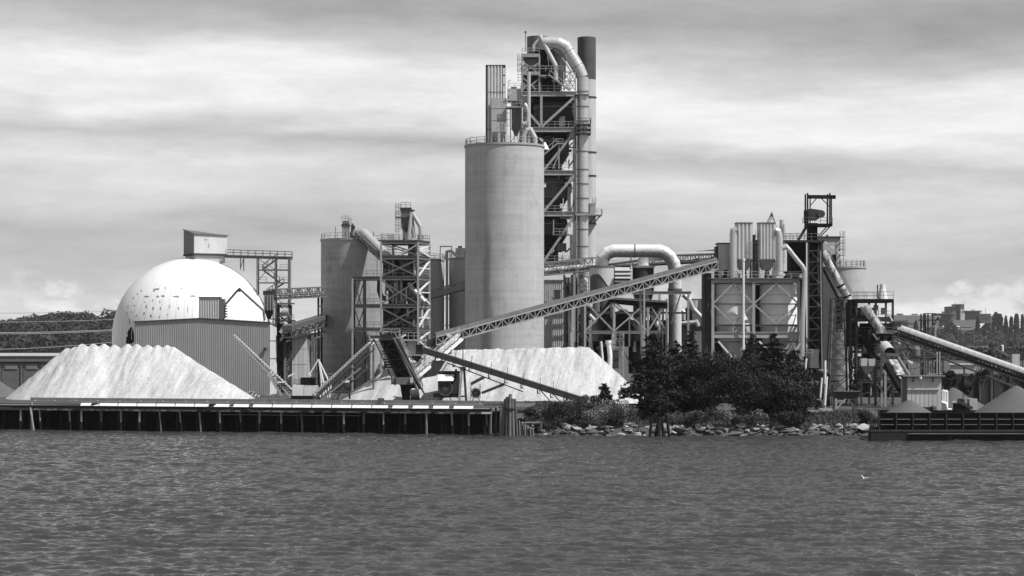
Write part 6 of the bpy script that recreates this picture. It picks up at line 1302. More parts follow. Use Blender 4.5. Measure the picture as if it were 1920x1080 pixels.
for sx in (-1, 1):
    for dy in (0, 1): 
        tl.bar('leg', (PX(1575 + sx*22, Y), Y + dy*4.4, ground_z(55)), (PX(1575 + sx*11.5, Y), Y + 1 + dy*2.4, PZ(560, Y)), .24, m='steel_dark' if dy else 'steel_mid')
lvl = [560, 580, 600, 622, 647, 675, 705, 740]
def half(py): return 11.5 + (22 - 11.5) * (py - 560) / 185.
for i, py in enumerate(lvl):
    for dy in (0, 1):
        yo = lambda q: Y + (1 - (q - 560) / 185.) * 1 if dy == 0 else Y + 3.4 + (q - 560) / 185.
        h = half(py); tl.bar('girt', (PX(1575 - h, Y), yo(py), PZ(py, Y)), (PX(1575 + h, Y), yo(py), PZ(py, Y)), .17, m='steel_dark')
        if i:
            q = lvl[i-1]; h0 = half(q)
            for s in (-1, 1): tl.bar('diagonal', (PX(1575 - s*h, Y), yo(py), PZ(py, Y)), (PX(1575 + s*h0, Y), yo(q), PZ(q, Y)), .15, m='steel_dark')
# transfer tower
Y = 376.0
tt = Thing('dark_transfer_tower', 'dark cluttered transfer tower where the conveyors meet', 'transfer tower', P(1640, 745, Y)); GR = ground_z(60)
xs = [PX(1606, Y), PX(1642, Y), PX(1674, Y)]; ys = [Y, Y + 7]
for x in xs:
    for y in ys: tt.ib('column', (x, y, GR), (x, y, PZ(566, Y)), .36, .36, 'steel_dark')
for py, m in ((597, 'steel_dark'), (628, 'steel_dark'), (660, 'steel_mid'), (690, 'steel_dark'), (715, 'steel_mid')):
    for y in ys: tt.ib('beam', (xs[0], y, PZ(py, Y)), (xs[2], y, PZ(py, Y)), .3, .5, m)
    for x in xs: tt.ib('beam', (x, ys[0], PZ(py, Y)), (x, ys[1], PZ(py, Y)), .3, .4, m)
    tt.rail('railing', [(xs[0], Y - .2, PZ(py, Y) + .2), (xs[2], Y - .2, PZ(py, Y) + .2)], 1.1, 1.4, 'steel_mid', .08)
tt.pb('roof', 1602, 1676, 560.5, 567, Y - .4, 8, 'black'); tt.rail('railing', [P(1602, 560, Y - .4), P(1675, 560, Y - .4)], 1.2, 1.6, 'steel_mid', .08); tt.rail('railing', [P(1602, 560, Y - .4) + V((0,7.6,0)), P(1675, 560, Y - .4) + V((0,7.6,0))], 1.2, 1.6, 'steel_mid', .08)
tt.mesh('cone_stack', MB().lathe(P(1655, 560, Y + 4), [(.95, PZ(561, Y)), (.55, PZ(540, Y)), (.5, PZ(532, Y))], 18), 'white_dirty'); tt.bar('stack_stay', P(1646, 560, Y + 3), P(1645, 534, Y + 3), .2, m='steel_dark')
tt.pb('cladding', 1598, 1605, 566, 650, Y + .5, 6, 'black')
for px in (1597, 1604):
    for dy in (.6, 6): tt.bar('column', V((PX(px, Y), Y + dy, GR)), V((PX(px, Y), Y + dy, PZ(566, Y))), .26, m='steel_dark')
for i, py in enumerate(range(652, 740, 15)): tt.bar('girt', P(1597, py, Y + .6), P(1604, py, Y + .6), .18, m='steel_mid'); xbrace(tt, P(1597, 0, Y + .6), P(1604, 0, Y + .6), PZ(py + 14, Y), PZ(py, Y), .14, 'steel_dark')
for i, py in enumerate(range(575, 650, 15)): tt.pb('panel_joint', 1597.6, 1605.4, py, py + .8, Y + .44, .05, 'steel_mid')
tt.pb('dark_casing', 1608, 1624, 612, 655, Y + 2, 4, 'black'); tt.pb('dark_casing', 1652, 1675, 618, 632, Y + 1, 5, 'steel_dark'); tt.pb('dark_casing', 1608, 1642, 577, 596, Y + 4, 3, 'steel_dark'); tt.pb('dark_casing', 1620, 1640, 640, 668, Y + 4, 3, 'black')
tt.pb('beam_front', 1597, 1676, 596, 603, Y - .5, .4, 'steel_dark'); tt.pb('beam_front', 1643, 1676, 620, 626, Y - .5, .5, 'steel_mid')
q = [(1617, 612), (1632, 640), (1642, 668), (1634, 672), (1616, 640)]; f = [P(x, y, Y - .4) for x, y in q]; k = 5; g = [v + V((0, 3, 0)) for v in f]; tt.mesh('chute', MB().add(f + g, [tuple(range(k))[::-1], tuple(range(k, 2*k))] + [(i, (i+1)%k, k+(i+1)%k, k+i) for i in range(k)]), 'black')
tt.rod('tank', P(1624, 658, Y + .3), P(1624, 648, Y + .3), .55, 'steel', 14)
for a, t, u in ((1652, 577, 590), (1638, 572, 582), (1660, 590, 604), (1613, 575, 592)): tt.pb('light_panel', a, a + 9, t, u, Y + 2, .2, 'box_grey')
for a, t, b_, u in ((1637, 625, 1645, 637), (1651, 640, 1662, 646), (1666, 588, 1674, 602), (1682, 640, 1690, 646), (1703, 676, 1711, 679)): tt.bar('lamp', P(a, t, Y - 1), P(b_, u, Y - 1), .22, m='white')
rc_ = random.Random(31)
tt.pb('dark_back_panel', 1602, 1655, 668, 745, Y + 8.5, .4, 'steel_dark'); tt.pb('dark_back_panel', 1655, 1698, 700, 745, Y + 8.2, .4, 'black'); tt.pb('dark_back_panel', 1612, 1674, 606, 655, Y + 7.4, .3, 'black')  # dark panels added to hide bright ground seen through the frame
for i in range(70):
    px, py = rc_.uniform(1600, 1700), rc_.uniform(600, 742); L_ = rc_.uniform(12, 40); v_ = rc_.random() < .5; yy = Y + rc_.uniform(0, 8)
    q0 = P(px, py, yy); q1 = P(px, min(745, py + L_), yy) if v_ else P(px + L_, py + rc_.uniform(-3, 3), yy)
    tt.bar('pipe_run', q0, q1, rc_.choice((.14, .18, .25)), m=rc_.choice(('steel_mid', 'steel_dark', 'steel_mid', 'steel', 'rust')))
xbrace(tt, (xs[0], Y, 0), (xs[1], Y, 0), PZ(714, Y), PZ(690, Y), .2, 'steel_mid'); xbrace(tt, (xs[1], Y, 0), (xs[2], Y, 0), PZ(690, Y), PZ(662, Y), .2, 'steel_mid'); xbrace(tt, (xs[1], Y, 0), (xs[2], Y, 0), GR, PZ(716, Y), .2, 'steel_mid')
t2 = Thing('mottled_drop_tube', 'mottled tube chute running down through the dark transfer tower', 'chute', P(1640, 640, Y - 1)); pts = [P(x, y, Y - 1) for x, y in ((1622, 574), (1626, 582), (1650, 616), (1651, 625))]
for i in range(3): t2.mesh('tube_section', seg_tube(pts, i, .82), 'mottled')
t2.bar('stringer', P(1638, 585, Y - 1.5), P(1662, 625, Y - 1.5), .2, m='steel'); t2.pb('end_box', 1641, 1655, 606, 620, Y - 1.6, 1.2, 'rust')
t3 = Thing('hooded_chute_mouth', 'short half-round hood with black mouth above the truck chute', 'chute hood', P(1667, 665, 368)); Y = 368.0; n = 10
a0, a1 = P(1660, 650, Y + 2), P(1669, 662, Y - .3); r = 1.0; vs = []
for p in (a0, a1):
    for j in range(n): t = math.pi * j / (n-1); vs.append(p + V((r * math.cos(t), 0, r * math.sin(t))) )
t3.mesh('hood', MB().add(vs, [(j, j+1, n+j+1, n+j) for j in range(n-1)], True), 'clad_light'); t3.mesh('mouth', MB().add([v + V((0,.25,0)) for v in vs[n:]], [tuple(range(n))]), 'black'); t3.pb('lip', 1662, 1686, 663, 668, Y - .6, 1.5, 'steel_mid')
t3.bar('support', P(1660, 668, Y), V((PX(1660, Y), Y, GR)), .35, m='steel'); t3.bar('support', P(1653, 655, Y + 1), V((PX(1653, Y + 1), Y + 1, GR)), .3, m='steel')
t4 = Thing('dusty_truck_chute', 'dusty pale chute with ragged edge dropping behind the flat-roofed kiosk', 'chute', P(1690, 720, 362)); Y = 364.0
b = MB(); e0, e1 = P(1667, 674, Y), P(1696, 722, Y - 6); wv = V((1, 0, 0)); K = 10; vs = []
rc2 = random.Random(5)
for i in range(K + 1):
    p = e0.lerp(e1, i / K); vs += [p + wv*(-.1 + rc2.uniform(-.2, .2)), p + wv*1.55]
b.add(vs, [(2*i, 2*i+1, 2*i+3, 2*i+2) for i in range(K)]); t4.mesh('pan', b, 'mottled'); t4.bar('side_wall', e0 + wv*1.6 + V((0,0,.2)), e1 + wv*1.6 + V((0,0,.2)), .12, .6, 'steel'); t4.bar('frame', e0 + V((-.5,0,-.9)), e1 + V((-.5,0,-.9)), .9, .9, 'black'); t4.rail('handrail', [e0 + wv*2.4, e1 + wv*2.4], 1.1, 1.3, 'steel_mid', .09)
t5 = Thing('light_cone_hopper', 'pale twin hopper with pointed bottom under the transfer tower', 'hopper', P(1627, 745, 372)); Y = 372.0
t5.pb('bin', 1615, 1626, 672, 686, Y, 2, 'clad_light'); t5.pb('bin', 1629, 1641, 673, 686, Y, 2, 'clad_light'); x0, x1, z0, z1 = PX(1615, Y), PX(1641, Y), PZ(686, Y), PZ(701, Y); xm = (x0+x1)/2
t5.mesh('cone', MB().add([(x0,Y,z0),(x1,Y,z0),(x1,Y+2,z0),(x0,Y+2,z0),(xm-.25,Y+.8,z1),(xm+.25,Y+.8,z1),(xm+.25,Y+1.2,z1),(xm-.25,Y+1.2,z1)], [(0,4,5,1),(1,5,6,2),(2,6,7,3),(3,7,4,0),(0,1,2,3),(7,6,5,4)]), 'box_grey')
t5.bar('spout', P(1628, 701, Y + 1), P(1634, 712, Y + 1), .3, m='white_dirty')
for px in (1615, 1641): t5.bar('leg', P(px, 686, Y + 1), V((PX(px, Y + 1), Y + 1, GR)), .3, m='steel_dark')

# ================================================================== LONG BELT CONVEYOR at right
bc = Thing('covered_belt_conveyor', 'long pale-topped belt conveyor sloping down out of the picture', 'conveyor', P(1800, 700, 362))
b0, b1 = P(1680, 632, 372), P(2010, 748, 356)
truss(bc, b0 + V((0,0,.4)), b1 + V((0,0,.4)), .95, 1.8, 26, .22, .13, 'steel_dark', 'steel_dark', 'steel_dark')
for i in range(24):
    a = b0.lerp(b1, i / 24) + V((0, 0, 1.75)); c = b0.lerp(b1, (i + .992) / 24) + V((0, 0, 1.75)); vs = []; n = 7; r = .8; hs = V((0, 1, 0))
    for p in (a, c):
        for j in range(n): t = math.pi * j / (n-1); vs.append(p + hs * (-r * math.cos(t) * 1.1) + V((0, 0, r * 1.25 * math.sin(t) - .35)))
    bc.mesh('cover_section', MB().add(vs, [(j, n+j, n+j+1, j+1) for j in range(n-1)], True), 'belt')
    m_ = a.lerp(c, .5); bc.bar('bracket', m_ + V((0,-.9,-.45)), m_ + V((0,.9,-.45)), .5, .3, 'steel_dark')
bc.bar('walkway', b0 + V((0,-1.6,.0)), b1 + V((0,-1.6,.0)), .7, .12, 'steel_dark'); bc.rail('handrail', [b0 + V((0,-1.9,.05)), b1 + V((0,-1.9,.05))], 1.1, 1.7, 'steel_dark', .09)
bc.bar('catwalk_beam', P(1683, 638, 369), P(1900, 725, 359), .3, .3, 'steel_mid')
for px in (1862, 1770): f = (px - 1680) / 330.; p = b0.lerp(b1, f); bc.bar('leg', p + V((0,-.5,.3)), V((p.x, p.y - .5, GR)), .35 if px > 1800 else .24, m='steel'); bc.bar('leg', p + V((0,.9,.3)), V((p.x - .8, p.y + .9, GR)), .22, m='steel_mid')
for px in (1683, 1690): bc.bar('head_post', P(px, 612, 371), V((PX(px, 371), 371, PZ(680, 371))), .2, m='steel')
bc.pb('head_box', 1676, 1690, 603, 614, 371, 2, 'steel_dark')
bc.bar('raker', P(1685, 628, 371), P(1716, 668, 371), .35, m='steel_mid')
# catwalk frame between transfer tower and kiosk
ck = Thing('kiosk_pipe_frame', 'low pipe frame and posts behind the flat-roofed kiosk', 'steel frame', P(1735, 745, 364)); Y = 364.0
ck.ib('beam', P(1690, 668, Y), P(1762, 668, Y), .3, .45, 'steel_mid'); ck.bar('beam', P(1690, 672, Y + 3), P(1762, 672, Y + 3), .3, m='steel_dark')
for px in (1733, 1757, 1762, 1702): ck.bar('post', P(px, 660, Y), V((PX(px, Y), Y, GR)), .22, m='steel' if px > 1750 else 'steel_mid'); ck.bar('post', P(px, 660, Y + 4), V((PX(px, Y), Y + 4, GR)), .22, m='steel_dark')
for i in range(34):
    px, py = rc_.uniform(1695, 1762), rc_.uniform(674, 740); L_ = rc_.uniform(8, 34); yy = Y + rc_.uniform(.5, 6); v_ = rc_.random() < .4
    ck.bar('pipe_run', P(px, py, yy), P(px, py + L_ * .6, yy) if v_ else P(min(1768, px + L_), py + rc_.uniform(-2, 2), yy), rc_.choice((.12, .16, .2)), m=rc_.choice(('steel_mid', 'steel_dark', 'steel', 'rust')))
ck.rod('valve', P(1718, 655, Y), P(1718, 668, Y), .7, 'steel_mid', 14); ck.mesh('dome_cap', MB().lathe(P(1718, 655, Y), [(.7, PZ(655, Y)), (.5, PZ(651, Y)), (.01, PZ(649.5, Y))], 14), 'steel_mid'); ck.bar('floodlight', P(1701, 676, Y - .5), P(1711, 681, Y - .5), .3, m='white')
# kiosk
Y = 345.0; GK = 3.0
kk = Thing('flat_roofed_kiosk', 'square pale grey kiosk with flat overhanging roof behind the barge', 'kiosk', P(1733, 780, Y))
xa, xb = PX(1701, Y), PX(1765, Y); kd = 5.5; xo = PX(1692, Y + 4) 
kk.box('body', xa, xb, Y, Y + kd, 1.8, PZ(707, Y), 'clad_light'); kk.box('roof', xa - .75, xb + .5, Y - .62, Y + kd + .5, PZ(707, Y), PZ(704, Y), 'steel_dark'); kk.box('roof_edge', xa - .8, xb + .55, Y - .67, Y - .62, PZ(705.6, Y), PZ(704, Y), 'steel')
b = MB().add([(xa - .03, Y, 1.8), (xo, Y + 4.2, 1.8), (xo, Y + 4.2, PZ(707, Y)), (xa - .03, Y, PZ(707, Y))], [(0,3,2,1)]); kk.mesh('dark_side', b, 'steel_mid')
for px in range(1709, 1765, 8): kk.pb('panel_seam', px, px + .5, 731, 780, Y - .02, .03, 'steel_mid')
kk.pb('ledge', 1703, 1761, 729.5, 731, Y - .25, .24, 'clad_light'); kk.pb('window', 1731, 1750, 763, 770, Y - .05, .06, 'steel_dark')
for px, dx in ((1713, -4), (1750, -4)): kk.bar('eave_bracket', P(px, 708, Y - .55), P(px + dx * .4, 716, Y - .05), .16, m='steel_dark')
kk.rod('eave_lamp', P(1726, 706.5, Y - .6), P(1726, 710.5, Y - .6), .22, 'white', 10)
kp = Thing('white_bent_pipes', 'cluster of white bent pipes at the corner of the kiosk', 'pipes', P(1772, 780, 344)); Yk = 344.0
for px, t in ((1767, 734), (1772, 735)): kp.pipe('pipe', [P(px, 780, Yk), P(px, t, Yk), P(px + 2, t - 2, Yk), P(px + 4, t, Yk), P(px + 4, t + 28, Yk)], .17, 'white', 8)
kp.pipe('pipe', [P(1765, 754, Yk - .3), P(1774, 757, Yk - .3), P(1776, 768, Yk - .3), P(1784, 768, Yk - .3)], .2, 'white', 8)
# feed hopper on legs
Y = 347.0; gz = 3.15
fh = Thing('dark_feed_trough', 'dark trough hopper on braced legs by the river bank', 'feed hopper', P(1588, 770, Y))
x0, x1 = PX(1564, Y), PX(1612, Y); z0, z1 = PZ(733.5, Y), PZ(748, Y)
fh.mesh('trough', MB().add([(x0,Y,z0),(x1,Y,z0),(x1,Y+3.5,z0),(x0,Y+3.5,z0),(x0+.3,Y+.3,z1),(x1-.3,Y+.3,z1),(x1-.3,Y+3.2,z1),(x0+.3,Y+3.2,z1)], [(0,4,5,1),(1,5,6,2),(2,6,7,3),(3,7,4,0),(7,6,5,4)]), 'steel_dark'); fh.bar('rim', (x0-.1,Y-.1,z0), (x1+.1,Y-.1,z0), .2, .2, 'steel_mid')
for x, m in ((x0 + .35, 'steel'), (x1 - .6, 'steel_dark')):
    for dy in (.3, 3): fh.bar('leg', (x, Y + dy, z1 + .1), (x, Y + dy, gz - .3), .3, m=m)
fh.bar('brace', (x0 + .4, Y + .2, gz + .3), ((x0+x1)/2 - .2, Y + .2, z1), .2, m='steel'); fh.bar('brace', (x1 - .6, Y + .2, gz + .3), ((x0+x1)/2 + .2, Y + .2, z1), .2, m='steel_mid'); fh.bar('sill', (x0 + .3, Y + .3, z1 - .1), (x1 - .4, Y + .3, z1 - .1), .25, m='steel_dark')
# white standpipes left of it
sp_ = Thing('white_loading_spouts', 'slender white spouts beside the dark trough hopper', 'spouts', P(1548, 765, 352)); Y = 352.0
sp_.pipe('spout', [P(1547, 676, Y), P(1547, 720, Y)], .2, 'white', 10); sp_.pipe('spout', [P(1550, 706, Y), P(1546, 760, Y)], .22, 'white', 10); sp_.pipe('spout', [P(1541, 708, Y), P(1538, 745, Y)], .16, 'white', 10); sp_.pipe('spout', [P(1512, 672, Y + 6), P(1508, 705, Y + 6)], .18, 'white', 8)
sp_.pb('base_box', 1542, 1549, 750, 765, Y, .7, 'clad_light'); sp_.pb('control_box', 1519, 1535, 655, 690, Y + 18, 2.5, 'steel_mid'); sp_.rail('platform_rail', [P(1506, 668, Y + 14), P(1524, 668, Y + 14)], 1.2, .8, 'steel', .08)
for i in range(44):
    px, py = rc_.uniform(1500, 1562), rc_.uniform(690, 752); L_ = rc_.uniform(6, 24); yy = Y + rc_.uniform(4, 14); v_ = rc_.random() < .55
    sp_.bar('pipe_run', P(px, py, yy), P(px, min(758, py + L_), yy) if v_ else P(px + L_, py + rc_.uniform(-2, 2), yy), rc_.choice((.12, .16, .24)), m=rc_.choice(('steel_mid', 'steel_dark', 'steel', 'rust', 'black')))
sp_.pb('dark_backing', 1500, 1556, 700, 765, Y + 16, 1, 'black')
# concrete blocks on the bank
for i, (a, b_, t, u, lab, m) in enumerate(((1504, 1536, 770, 776, 'low pale concrete slab lying on the bank under the last conifer', 'rock'), (1537, 1561, 767, 775, 'square concrete block on the bank beside the slab', 'concrete'))):
    Yk = 340.0; o = Thing('concrete_block', lab, 'concrete block', P((a+b_)/2, u, Yk)); o.pb('block', a, b_, t, u, Yk, 1.6, m); o.pb('foot', a - 1, b_ + .6, u - .4, u + 3.5, Yk - .1, 2, 'concrete_dark')

# ================================================================== far right yard
Y = 372.0
bw_ = Thing('bin_wall', 'dark concrete bin wall with grass along its top under the belt conveyor', 'wall', P(1850, 745, Y)); bw_.pb('wall', 1768, 1990, 704, 790, Y, 1.2, 'steel_dark')
for px in range(1780, 1985, 28): bw_.pb('buttress', px, px + 4, 706, 790, Y - .5, .48, 'steel_dark')
sm_ = Thing('small_lattice_lookout', 'small dark lattice tower rising behind the belt conveyor', 'lattice tower', P(1744, 745, 452)); Y = 452.0
for px in (1732, 1740, 1754): sm_.bar('post', V((PX(px, Y), Y, G)), P(px, 588, Y), .3, m='steel_dark'); sm_.bar('post', V((PX(px, Y), Y + 3, G)), V((PX(px, Y), Y + 3, PZ(588, Y))), .3, m='steel_dark')
for py in (588, 600, 615, 632): sm_.bar('girt', P(1731, py, Y), P(1755, py, Y), .2, m='steel_dark')
sm_.pb('platform', 1728, 1760, 599, 601, Y - .5, 4, 'steel_dark'); sm_.bar('raker', P(1752, 606, Y), P(1738, 630, Y), .3, m='steel_mid'); sm_.bar('pole', P(1755, 592, Y), P(1753, 655, Y), .35, m='steel'); sm_.rod('lamp', P(1758, 594, Y), P(1761, 597, Y), .5, 'steel_mid', 8)
Y = 430.0
yc = Thing('distant_yard_conveyor', 'level conveyor with many posts far behind the belt conveyor', 'conveyor', P(1880, 700, Y)); yc.bar('belt', P(1836, 664, Y), P(1990, 660, Y), 1.2, .5, 'steel_dark'); yc.bar('rail', P(1836, 672, Y), P(1990, 670, Y), .2, m='steel_mid'); yc.bar('rail', P(1836, 679, Y), P(1990, 678, Y), .2, m='steel_mid')
for px in range(1840, 1990, 11): yc.bar('post', P(px, 662, Y), V((PX(px, Y), Y, G)), .18, m='steel_dark')
yc.pb('drive_house', 1858, 1870, 644, 652, Y - 2, 2, 'steel_dark'); yc.bar('boom', P(1864, 652, Y - 2), P(1892, 668, Y - 2), .5, m='steel_mid'); yc.pipe('lamp_pole', [P(1880, 664, Y - 2), P(1880, 648, Y - 2), P(1876, 648, Y - 2)], .2, 'white', 8); yc.pb('bin', 1898, 1912, 664, 686, Y - 3, 2, 'clad_light')
Y = 405.0
sb = Thing('sand_shed', 'low pale sand bay with rounded heap behind the bin wall', 'bay', P(1800, 745, Y)); sb.pb('wall', 1783, 1830, 684, 712, Y + 3, 1, 'concrete'); sb.pb('cap', 1780, 1832, 681.5, 684, Y + 2.7, 1.6, 'clad_pale'); sb.bar('post', P(1808, 684, Y), P(1808, 700, Y), .3, m='steel_dark')
stockpile('sand_heap', 'small pale sand heap in front of the sand bay', [(PX(1783, 385), 386, PZ(694, 385), .5, .42, .6)], 'gravel', G, (PX(1740, 385), PX(1840, 385)), (376, 392), seed=21)
stockpile('sand_heap', 'dark grey heap against the bin wall behind the kiosk pipes', [(PX(1790, 360), 361, PZ(726, 360), .7, .6, .7)], 'gravel', 2.5, (PX(1755, 360), PX(1850, 360)), (352, 370), seed=22)
cr = Thing('yard_loader', 'black loader with pale bucket parked behind the barge', 'loader', P(1802, 775, 338)); Y = 338.0
cr.pb('body', 1794, 1816, 757, 775, Y, 3, 'black'); cr.pb('cab', 1800, 1809, 748, 757, Y + .5, 1.8, 'steel_dark'); cr.pb('exhaust', 1805, 1807.5, 738, 750, Y + .3, .3, 'steel_mid'); cr.pb('counterweight', 1818, 1833, 748, 770, Y + .5, 2, 'box_grey'); cr.bar('boom', P(1796, 752, Y), P(1823, 766, Y), .5, m='steel_dark'); cr.pb('light_bar', 1786, 1792, 752.5, 754, Y, .3, 'white')
for px in (1798, 1812): cr.rod('wheel', P(px, 772, Y - .3), P(px, 772, Y + .3), .65, 'black', 16)

# ================================================================== BARGE
Y = 309.5; z0, z1, z2 = -.6, PZ(807.5, Y), PZ(775.5, Y); xa, xb = PX(1629, Y), PX(2180, Y); xc = PX(1648, Y); bd = 16.0
bg = Thing('gravel_barge', 'long black steel barge with ribbed sides moored at the bank', 'barge', ((xa+xb)/2, Y, 0))
rk = 2.75; q = [(xa+.3, Y, z0), (xb, Y, z0), (xb, Y+bd, z0), (xa+.3+rk, Y+bd, z0), (xa, Y, z1), (xb, Y, z1), (xb, Y+bd, z1), (xa+rk, Y+bd, z1)]
bg.mesh('hull', MB().add(q, [(0,3,2,1),(4,5,6,7),(0,1,5,4),(1,2,6,5),(2,3,7,6),(3,0,4,7)]), 'hull')
bg.box('deck_edge', xa - .05, xb, Y - .12, Y + .1, z1 - .12, z1 + .12, 'hull_edge'); bg.box('rub_rail', PX(1702, Y), xb, Y - .3, Y - .02, PZ(814, Y), PZ(812, Y), 'hull_worn_sunlit'); bg.bar('bow_corner', (xa + .05, Y - .05, z0), (xa - .02, Y - .05, z1 + .1), .2, m='hull')
bg.mesh('bow_plate', MB().add([P(1633, 826, Y - .05), P(1699, 826, Y - .05), P(1704, 811, Y - .05), P(1633, 808.5, Y - .05)], [(0,1,2,3)]), 'hull_edge2')
bg.box('coaming_wall', xc, xb, Y + .6, Y + .8, z1 + .1, z2, 'hull'); bg.bar('coaming_wall', (xc + .15, Y + .8, (z1+z2)/2), (xc + 2.6, Y + bd - .8, (z1+z2)/2), .2, z2 - z1, 'hull'); bg.box('coaming_wall', xc + 2.5, xb, Y + bd - .8, Y + bd - .6, z1 + .1, z2, 'hull'); bg.box('cargo_floor', xc + 2.5, xb, Y + .8, Y + bd - .8, z1 + .2, z1 + .35, 'hull'); bg.box('coaming_cap', xc - .1, xb, Y + .35, Y + .85, z2, z2 + .12, 'hull')
for px in [1650, 1682 - .5, 1713, 1744.3, 1775.8, 1807, 1838.3, 1869.7, 1901, 1932.4, 1963.7, 1995]:
    x = PX(px, Y); bg.box('side_rib', x - .055, x + .055, Y + .2, Y + .6, z1 + .1, z2, 'hull_edge')
    for py in (786, 796): bg.box('stiffener', x + .12, x + 2.0, Y + .12, Y + .59, PZ(py + .8, Y), PZ(py - .4, Y), 'hull_worn_sunlit')  # stiffener tops lit by the sun, put in as a paler colour
for i in range(4): bg.box('bow_bitt', xa + .4 + i*.35, xa + .55 + i*.35, Y + 1, Y + 1.2, z1, z1 + 2.2 - .3*i, 'steel_dark')
bg.rail('bow_ladder', [(xa + .5, Y + .3, z1 + .1), (xc, Y + .3, z1 + .1)], 1.9, .5, 'steel_dark', .08)
for k in range(5): bg.box('draught_mark', PX(1781.5, Y), PX(1783.5, Y), Y - .03, Y - .005, PZ(826 - k*2.4, Y), PZ(825 - k*2.4, Y), 'hull_edge')
stockpile('gravel_cargo', 'small peaked gravel heap at the near end of the barge', [(PX(1705, 317), 317, PZ(747.5, 317), .60, .62, .62)], 'gravel', z1 + 1.2, (PX(1640, 317), PX(1765, 317)), (311, 323.8), seed=31, cat='gravel heap', rough=.04)
stockpile('gravel_cargo', 'larger gravel heap on the barge at the picture edge', [(PX(1905, 317), 317, PZ(721, 317), .68, .68, .66), (PX(1935, 317), 317, PZ(722, 317), .68, .68, .66)], 'gravel', z1 + 1.2, (PX(1790, 317), PX(2060, 317)), (311, 323.8), seed=32, cat='gravel heap', rough=.05)
# ================================================================== BANK: rocks, shrubs, trees
def rock_mesh(seed):
    r = np.random.default_rng(seed); b = MB(); n, m = 7, 4; vs = [(0, 0, -.7)]
    for i in range(1, m):
        th = math.pi * i / m
        for j in range(n):
            a = 2*math.pi*j/n + .4*i; k = r.uniform(.5, 1.25); vs.append((k*math.sin(th)*math.cos(a), k*math.sin(th)*math.sin(a), -k*math.cos(th)*.75))
    vs.append((r.uniform(-.2, .2), r.uniform(-.2, .2), r.uniform(.5, .85))); fs = []
    for j in range(n): fs.append((0, 1 + (j+1) % n, 1 + j))
    for i in range(m-2):
        for j in range(n): o = 1 + i*n; fs.append((o+j, o+(j+1)%n, o+n+(j+1)%n, o+n+j))
    o = 1 + (m-2)*n
    for j in range(n): fs.append((o+j, o+(j+1)%n, len(vs)-1))
    me = bpy.data.meshes.new('rock'); me.from_pydata(vs, [], fs); return me
RM = []
for i in range(6):
    for mn in ('rock', 'rock', 'rock_dark'):
        me = rock_mesh(i); me.materials.append(MATS[mn]); RM.append(me)
rg = random.Random(12)
def bank_z(x, y):
    t = y - 326.8; return np.interp(t, [-3, -.2, 1.5, 5, 9, 15], [-3, -.3, .8, 1.7, ground_z(x) - .6, ground_z(x)])
for i in range(290):
    px = 985 + (1655 - 985) * ((i + rg.random()) / 290); x = PX(px, 327); y = 326.4 + rg.random() ** 1.3 * 4.6; s = rg.uniform(.3, .75) * (1.5 if rg.random() < .15 else 1)
    M = Mx.Translation((x, y, float(bank_z(x, y)) + s*.15)) @ Mx.Rotation(rg.uniform(0, 6.28), 4, 'Z') @ Mx.Rotation(rg.uniform(-.4, .4), 4, 'X') @ Mx.Diagonal((s*rg.uniform(.9, 1.7), s, s*rg.uniform(.55, .85), 1))
    link('rock', RM[rg.randrange(6) * 3 + 2] if float(bank_z(x, y)) < .75 and rg.random() < .7 else rg.choice(RM), M, GROUND)
for (a, t, b_, u, lab) in ((1505, 812, 1520, 796, 'leaning dark timber in the rocks under the right conifers'), (1424, 795, 1442, 793, 'level dark timber lying on the rocky bank'), (1583, 814, 1583, 795, 'short upright stump post in the rocks near the barge'), (1598, 815, 1612, 800, 'leaning timber in the rocks closest to the barge')):
    o = Thing('driftwood', lab, 'driftwood', P(a, 815, 326)); o.rod('log', P(a, t, 327), P(b_, u, 328), .17, 'wood_wet', 8)
def crown_mesh(name, pts, size, m, seed, elong=1.0, flat=0.0):
    vs, fs = leaves(np.array(pts), size, np.random.default_rng(seed), flat, elong); return np_mesh(name, vs, fs, m)
def conifer(px, top, base, hw, Y, label, seed, m='needles', dens=1.0):
    r = random.Random(seed); b = P(px, base, Y); b.z = min(b.z, float(bank_z(b.x, min(Y, 341)))); zt = PZ(top, Y); Ht = zt - b.z; R = 1.18 * hw * Y / F
    T = Thing('conifer', label, 'tree', b, 'dark conifers on the river bank')
    T.mesh('trunk', MB().tube([b - V((0,0,.5)), b + V((.1, 0, Ht*.5)), V((b.x, b.y, zt - .3))], [.32, .2, .04], 8), 'wood')
    pts = []; brs = MB(); nw = int(38 * dens)
    for w in range(nw):
        f = (w + r.random()) / nw; z = b.z + Ht * (.05 + .95 * f); L0 = R * (1 - f) ** .75 * (1.0 if f > .16 else .55 + f * 2.8) + .25
        for k in range(7 if f < .75 else 5):
            a = r.uniform(0, 6.28); L = L0 * r.uniform(.45, 1.22); d = V((math.cos(a), math.sin(a), 0)); droop = r.uniform(.10, .42); p0 = V((b.x, b.y, z))
            if k < 3 and f < .8: brs.bar(p0, p0 + d*L*.8 + V((0, 0, -droop*L*.4)), .07)
            n = int(max(5, 15 * L / 1.8) * dens)
            for q in range(n):
                t = (q + r.random()) / n; t = t ** .8; c = p0 + d*(L*t) + V((0, 0, .22*L*t - droop*L*t*t*1.5)); sp = .09 + .34 * L * (1 - t) * .5
                c += V((r.gauss(0, sp), r.gauss(0, sp), r.gauss(-.06, .10))); pts.append(c)
    me, c = crown_mesh('crown', pts, .22, m, seed, 1.5, .45); T.raw('crown', me, Mx.Translation(c)); T.mesh('branch', brs, 'wood')['kind'] = 'stuff'
